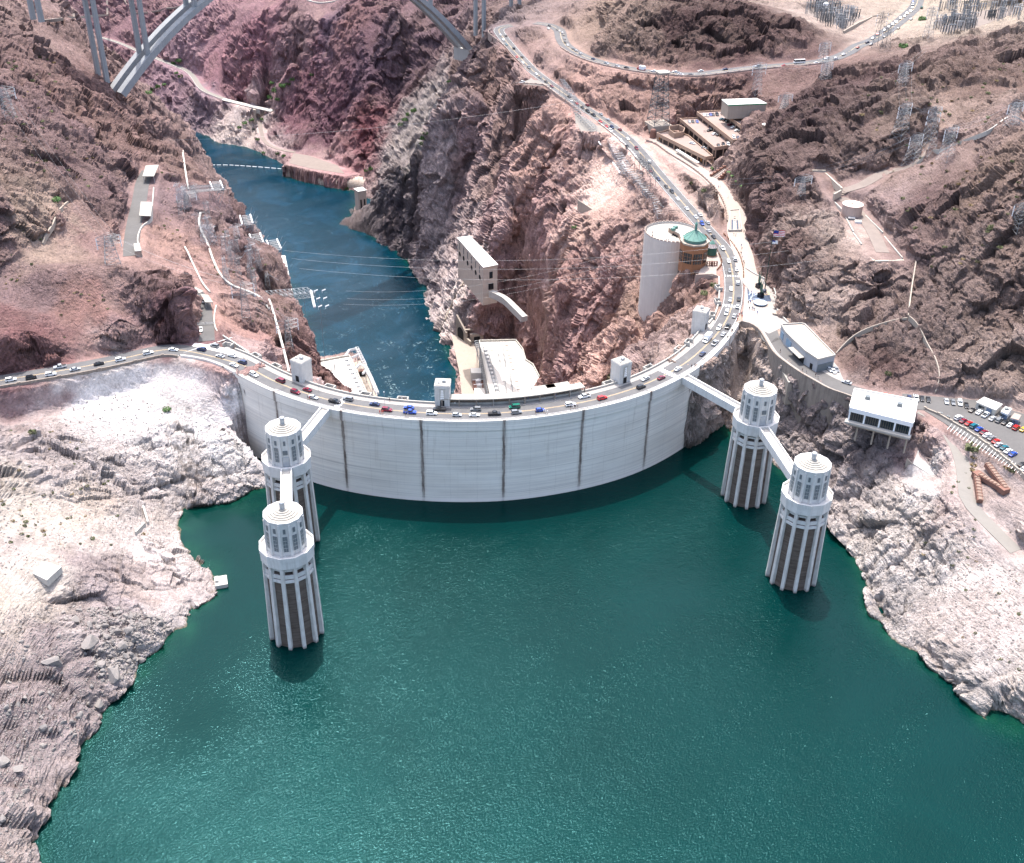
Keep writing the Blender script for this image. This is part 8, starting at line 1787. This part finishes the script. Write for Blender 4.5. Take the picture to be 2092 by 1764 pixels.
def flag(z, L, H_, painter, nm):
    mb = MB(); nxx, nzz = 14, 8; mats_ = [mat('flag_blue', (.02, .04, .22), .8), mat('flag_red', (.5, .04, .06), .8), mat('flag_white', (.75, .75, .75), .8)]
    pt = lambda i, j: fp+V3((L*i/nxx+.2, .35*math.sin(i*.8), fh-z-H_*j/nzz-.25*i/nxx*L*.3))
    for i in range(nxx):
        for j in range(nzz): mb.k = painter(i, j); mb.add([pt(i, j), pt(i+1, j), pt(i+1, j+1), pt(i, j+1)], [(0, 1, 2, 3)])
    mb.build(nm, mats_, T)
flag(.6, 6.2, 3.4, lambda i, j: 0 if (i < 6 and j < 4) else (1 if j % 2 == 0 else 2), 'striped_flag'); flag(6.2, 3, 1.9, lambda i, j: 2 if j > 2 or i > 7 else 0, 'pale_flag')
# planters and kiosks on the plaza
for i, (x, y, z) in enumerate(((1880, 1250, 0), )):
    p = Q('A', x, y, z); T = thing('planter', 'round planter with a dark green bush at the back of the plaza', 'planter', p); MB().lathe(p, [(1.2, 0), (1.5, 1.0)], 12).build('pot', conct, T)

# ------------------------------------------------------------------ plants
def bush_mesh(seed, n, sq=.75, leafs=.22):
    random.seed(seed); mb = MB()
    for k in range(n):
        a, b, r = random.uniform(0, 6.28), random.uniform(0, 1), random.uniform(.35, 1)**.6
        c = V3((math.cos(a)*math.sqrt(1-b*b*.6)*r, math.sin(a)*math.sqrt(1-b*b*.6)*r, b*sq*r+.05)); s = leafs*random.uniform(.7, 1.5)
        u_ = V3((random.uniform(-1, 1), random.uniform(-1, 1), random.uniform(-1, 1))).normalized(); w_ = u_.orthogonal().normalized(); mb.add([c-u_*s, c+w_*s*.8, c+u_*s, c-w_*s*.8], [(0, 1, 2, 3)])
    return mb
def proto(mb, mats): o = mb.build('proto_mesh', mats); d = o.data; bpy.data.objects.remove(o); return d
BM = [proto(bush_mesh(s, 90), leaf) for s in range(4)]; BG = [proto(bush_mesh(s+9, 170, .85, .17), leafg) for s in range(4)]; BY = [proto(bush_mesh(s+20, 80, .5), leafy) for s in range(2)]
stem_me = proto(MB().tube((0, 0, -.3), (.1, 0, .5), .08, 5, .04).tube((0, 0, 0), (-.2, .15, .45), .05, 4, .02), barkm)
def bush(p, r, me_, label, grp, cat='shrub', name='shrub'):
    T = thing(name, label, cat, p-V3((0, 0, .15)), grp); T.scale = (r, r*random.uniform(.8, 1.1), r*random.uniform(.75, 1.1)); T.rotation_euler = (0, 0, random.uniform(0, 6))
    for n, m_ in (('foliage', me_), ('stem', stem_me)): o = bpy.data.objects.new(n, m_); COL.objects.link(o); o.parent = T
    return T
random.seed(8)
for r_, x, y, s, k, lb in ((4, 1018, 900, 2.1, 'G', 'round yellow-green bush alone on the white rock face below the left road'), ('C', 1510, 835, 3.6, 'M', 'large grey-green bush beside the sloping footpath below the parking lot'), ('C', 1530, 932, 1.9, 'Y', 'dry yellow tussock below the large grey-green bush'),
    ('C', 1518, 1018, 1.5, 'Y', 'dry yellow tussock, second below the large grey-green bush'), ('C', 1500, 1075, 1.4, 'Y', 'dry yellow tussock, third below the large grey-green bush'), ('C', 1890, 1048, 1.3, 'Y', 'dry yellow tussock above the brown zigzag stair'), ('C', 1955, 1092, 1.6, 'M', 'olive bush right of the brown zigzag stair'),
    (1, 340, 1225, 3.2, 'G', 'bright green bush in the dark cleft above the left gravel terrace'), ('A', 1090, 880, 2.2, 'M', 'olive bush on the rock left of the curving crest road'), ('A', 955, 985, 2.4, 'M', 'olive bush on the rock below the lift tower'), ('A', 1885, 1240, 1.3, 'G', 'dark green bush in the round planter on the plaza'),
    ('B', 865, 1040, 2.0, 'G', 'dark green bush at the corner under the garage'), ('B', 600, 1235, 2.4, 'M', 'olive bush on the gravel slope between road and promenade'), ('B', 745, 1330, 1.8, 'M', 'small olive bush lower on the gravel slope by the promenade'), ('J', 965, 440, 4, 'G', 'green bush beside the road junction at upper right'), ('J', 1145, 190, 3.5, 'G', 'green bush beside the climbing road near the switchyard'),
    (6, 1265, 685, 1.8, 'M', 'olive bush on the rocks above the snack bar road'), (4, 200, 1040, 2.0, 'M', 'olive bush on the white scree at the left edge, largest of its row'), ('K', 95, 1430, 2.2, 'G', 'green bush at the foot of the wall below the gravel chute')):
    bush(hit(*uv(r_, x, y)), s, random.choice({'G': BG, 'M': BM, 'Y': BY}[k]), lb, None)
GRV = 'green thickets in the far canyon'
for i, (r_, x, y, s) in enumerate(((1, 1090, 375, 7), (1, 1060, 390, 5), (1, 1100, 470, 5), (1, 1075, 450, 4), (1, 930, 550, 5.5), (1, 965, 535, 5), (1, 905, 570, 4), (1, 1000, 520, 4), (1, 1680, 560, 6), (1, 1720, 530, 6), (1, 1650, 600, 6), (1, 1690, 610, 5), (1, 1760, 515, 5), (1, 1660, 510, 5), (1, 1780, 490, 4), (1, 1490, 755, 4.5), (1, 1530, 735, 4.5), (1, 1460, 780, 3.5), (1, 1600, 730, 4), (1, 1570, 855, 4), (1, 1610, 935, 3.5), (1, 1690, 940, 4), (1, 1730, 955, 3.5),
    (2, 400, 705, 5), (2, 430, 680, 4.5), (2, 350, 765, 4.5), (2, 375, 735, 4), (2, 490, 850, 4.5), (2, 480, 880, 4), (2, 500, 820, 3.5), (2, 645, 500, 3), (2, 170, 1035, 4), (2, 140, 1045, 3.5), (2, 20, 1155, 3.5), (1, 1900, 460, 4), (1, 1545, 790, 3))):
    bush(hit(*uv(r_, x, y)), s*.8, random.choice(BG), 'leafy green thicket growing beside the river or gully in the far canyon', GRV, 'thicket', 'thicket')
# palms along the promenade
fr = MB()
for k in range(16):
    a = 2*math.pi*k/16+.2*(k % 2); pr = None
    for j in range(5):
        t = j/4; r = 1.9*t; z = .75*math.sin(t*2.6)-.9*t*t; c = V3((math.cos(a)*r, math.sin(a)*r, z)); w_ = V3((-math.sin(a), math.cos(a), 0))*(.32*math.sin(math.pi*min(1, t*.9+.12)))
        if pr: fr.add([pr[0]-pr[1], c-w_, c+w_, pr[0]+pr[1]], [(0, 1, 2, 3)])
        pr = (c, w_)
frm = proto(fr, leafg)
for i, (x, y) in enumerate(((1055, 1150), (1100, 1200), (1160, 1270), (1228, 1335), (1320, 1390), (1380, 1490))):
    T0p = Q('B', x, y+75, 4.4); T = thing('palm_tree', ORD[i]+' slim palm along the cliff side of the promenade, counted from the garage', 'palm', T0p, 'palms along the promenade'); h = 7.5
    MB().tube(T0p, T0p+V3((.1, 0, h)), .2, 6, .13).build('trunk', barkm, T)
    o = bpy.data.objects.new('crown', frm); COL.objects.link(o); o.parent = T; o.location = (0, 0, h); o.rotation_euler = (0, 0, i)
# desert scrub scattered over the slopes
def scatter(poly_uv, n, rng_, seed):
    random.seed(seed); out = []; xs = [p[0] for p in poly_uv]; ys = [p[1] for p in poly_uv]; m_ = len(poly_uv)
    tries = 0
    while len(out) < n and tries < n*12:
        tries += 1
        x, y = random.uniform(min(xs), max(xs)), random.uniform(min(ys), max(ys)); ins = False
        for i in range(m_):
            (ax, ay), (bx, by) = poly_uv[i], poly_uv[(i+1) % m_]
            if (ay > y) != (by > y) and x < (bx-ax)*(y-ay)/(by-ay)+ax: ins = not ins
        if ins:
            d = ray(x, y).normalized(); ok, loc, nrm, idx = ground.ray_cast(CAM, d)
            if ok and abs(nrm.z) > .45 and loc.z > ZL+1.2: out.append((loc, random.uniform(*rng_)))

    return out
ZONES = [('right hillside', [(1760, 150), (2092, 90), (2092, 520), (1900, 560), (1800, 330), (1720, 260)], 90, (1.0, 2.0), 1), ('slope above the left access road', [(330, 330), (420, 400), (560, 560), (640, 720), (560, 720), (430, 560), (330, 480)], 40, (.7, 1.4), 2),
         ('far left hillside', [(0, 60), (90, 60), (180, 220), (220, 350), (180, 420), (0, 300)], 45, (1.0, 2.0), 3), ('left gravel terrace', [(100, 420), (150, 420), (60, 560), (0, 640), (0, 520)], 14, (.7, 1.3), 4), ('scree above the left road', [(120, 560), (240, 580), (230, 660), (140, 720), (110, 660)], 12, (.7, 1.2), 5),
         ('left bank ledge', [(0, 1020), (260, 1040), (300, 1090), (200, 1130), (0, 1110)], 26, (.7, 1.5), 6), ('left bank scree', [(0, 850), (150, 880), (260, 1000), (200, 1030), (0, 1000)], 20, (.7, 1.4), 7), ('right bank', [(1980, 950), (2092, 1040), (2092, 1430), (1950, 1300), (1830, 1080), (1900, 1040)], 34, (.6, 1.2), 8)]
for where, poly, n, rg_, sd_ in ZONES:
    for loc, s in scatter(poly, n, rg_, sd_*13): bush(loc, s*.75, random.choice(BM if random.random() < .75 else BY), 'small olive desert shrub scattered on the %s' % where, 'desert shrubs on the '+where)

# ------------------------------------------------------------------ boulders and rubble
def rock_mesh(seed, sub=2):
    bm = bmesh.new(); bmesh.ops.create_icosphere(bm, subdivisions=sub, radius=1); random.seed(seed)
    cuts = [(V3((random.gauss(0, 1), random.gauss(0, 1), random.gauss(0, 1))).normalized(), random.uniform(.38, .8)) for _ in range(11)]
    for v in bm.verts:
        for n_, d in cuts:
            k = v.co.dot(n_)-d
            if k > 0: v.co -= n_*k
        v.co *= 1+.06*mnoise.noise(v.co*3+V3((seed, 0, 0)))
    me_ = bpy.data.meshes.new('boulder'); bm.to_mesh(me_); bm.free(); me_.materials.append(bould)
    return me_
bould = mat('pale_boulder', (.215, .197, .185), .95, .22, 1.3, .35, bump=.4, stain=(.30, .25, .23)); boulp = mat('pink_boulder', (.25, .19, .17), .95, .22, 1.3, .35, bump=.4, stain=(.2, .14, .13))
RM = [rock_mesh(s) for s in range(7)]
def boulder(p, r, label, grp, me_=None, sq=None):
    T = bpy.data.objects.new('boulder', me_ or random.choice(RM)); COL.objects.link(T); T.location = p+V3((0, 0, r*.08)); q = sq or (random.uniform(.8, 1.3), random.uniform(.7, 1.1), random.uniform(.55, .9)); T.scale = (r*q[0], r*q[1], r*q[2]); T.rotation_euler = (random.uniform(-.4, .4), random.uniform(-.4, .4), random.uniform(0, 6))
    tag(T, label, 'boulder', grp); return T
random.seed(31); MPX = .32/5.1      # metres per picture unit on the left bank
BIG = [(500, 535, 62, 'long white boulder, the largest of the left bank rubble'), (620, 700, 62, 'big pale grey boulder with a shadowed underside near the left waterline'), (290, 640, 58, 'large pinkish block standing apart on the left bank slope'), (545, 872, 42, 'pale round boulder close to the left waterline below the rubble'),
       (400, 412, 36, 'grey boulder at the upper left edge of the rubble field'), (492, 445, 40, 'grey boulder above the long white boulder'), (640, 480, 36, 'white block in the upper middle of the rubble field'), (700, 470, 34, 'white boulder in the upper right of the rubble field'), (735, 515, 30, 'small white block at the right of the rubble field'), (660, 555, 36, 'white boulder in the centre of the rubble field'),
       (575, 500, 42, 'grey-white boulder right of the long white boulder'), (772, 630, 34, 'white boulder on the waterline below the rubble field'), (720, 668, 28, 'white boulder just left of the waterline rubble'), (555, 662, 44, 'broken grey boulder below the rubble field'), (480, 870, 28, 'grey stone left of the pale round boulder'), (430, 935, 30, 'grey stone on the terraced left shore'), (390, 968, 28, 'flat pale stone on the terraced left shore'),
       (230, 1005, 30, 'white stone in the middle of the lower left slope'), (100, 1230, 34, 'reddish stone near the left edge of the terraced shore'), (20, 1185, 42, 'white stone cluster at the left edge of the picture'), (12, 1490, 30, 'stone at the lower left edge of the picture'), (140, 1345, 26, 'small reddish stone above the lower left shore'), (500, 772, 22, 'small dark-edged stone above the pale round boulder')]
for x, y, s, lb in BIG: boulder(hit(*uv(7, x, y)), s*MPX, lb, None, sq=(1.35, .8, .75) if s > 55 else None)
fld = [uv(7, *q) for q in ((470, 350), (620, 340), (880, 400), (1000, 510), (880, 570), (720, 720), (560, 760), (500, 640), (560, 500))]
for loc, s in scatter(fld, 170, (.5, 1.7), 77): boulder(loc, s, 'one of the pale boulders heaped on the left bank above the waterline', 'pale boulders of the left bank rubble field')
oth = [uv(7, *q) for q in ((0, 350), (460, 330), (520, 640), (600, 900), (480, 1060), (240, 1200), (160, 1500), (180, 1735), (0, 1735))]
for loc, s in scatter(oth, 90, (.4, 1.3), 78): boulder(loc, s, 'one of the stones strewn over the lower left slope', 'stones strewn over the lower left slope', random.choice(RM))
for nm, poly, n, rg_, sd_ in (('rubble', fld, 900, (.25, .8), 5), ('loose_stones', oth, 1500, (.15, .55), 6), ('loose_stones', [(1740, 930), (1900, 1010), (2092, 1180), (2092, 1440), (1990, 1450), (1800, 1260), (1740, 1100)], 900, (.15, .6), 7), ('loose_stones', [(0, 820), (250, 800), (520, 900), (500, 1030), (300, 1080), (0, 1180)], 900, (.15, .6), 9)):
    base = rock_mesh(3, 1); bv = np.array([v.co[:] for v in base.vertices]); bf = np.array([p.vertices[:] for p in base.polygons]); V_, F_ = [], []
    for i, (loc, s) in enumerate(scatter(poly, n, rg_, sd_*101)):
        a = random.uniform(0, 6.28); R2 = np.array([[math.cos(a), -math.sin(a), 0], [math.sin(a), math.cos(a), 0], [0, 0, 1]])
        V_.append((bv*np.array([random.uniform(.7, 1.3), random.uniform(.7, 1.2), random.uniform(.5, .9)])*s)@R2.T+np.array(loc)+np.array([0, 0, s*.2])); F_.append(bf+len(bv)*i)
    me_ = bpy.data.meshes.new(nm); me_.from_pydata(np.concatenate(V_).tolist(), [], np.concatenate(F_).tolist()); me_.materials.append(bould); o = bpy.data.objects.new(nm, me_); COL.objects.link(o); o['kind'] = 'stuff'; tag(o, 'small loose stones scattered over the '+{5: 'left rubble field', 6: 'lower left slope', 7: 'right bank', 9: 'upper left bank'}[sd_])
# lamp posts along the crest
for i, px in enumerate(((545, 741), (660, 787), (790, 811), (1000, 812), (1150, 802), (1300, 757), (1405, 705))):
    q = P(*px, 0); k = nr(outer, q); p, a = along(outer, k, 12.2, .18); T = thing('street_lamp', ORD[i]+' thin street lamp along the downstream kerb of the crest, counted from the left', 'street lamp', p, 'street lamps on the crest'); MB().tube(p, p+V3((0, 0, 5.5)), .08, 5, .05).build('post', steel, T); MB().lathe(p+V3((0, 0, 5.4)), [(.1, 0), (.25, .2), (.22, .5), (.05, .7)], 8).build('lantern', steelw, T)
print('part8', round(time.time()-T0, 1))
print('objects', len(bpy.data.objects), round(time.time()-T0, 1))
for o in bpy.data.objects:
    if 'label' in o and len(o['label'].split()) > 16: print('LONG', o.name, '|', o['label'])
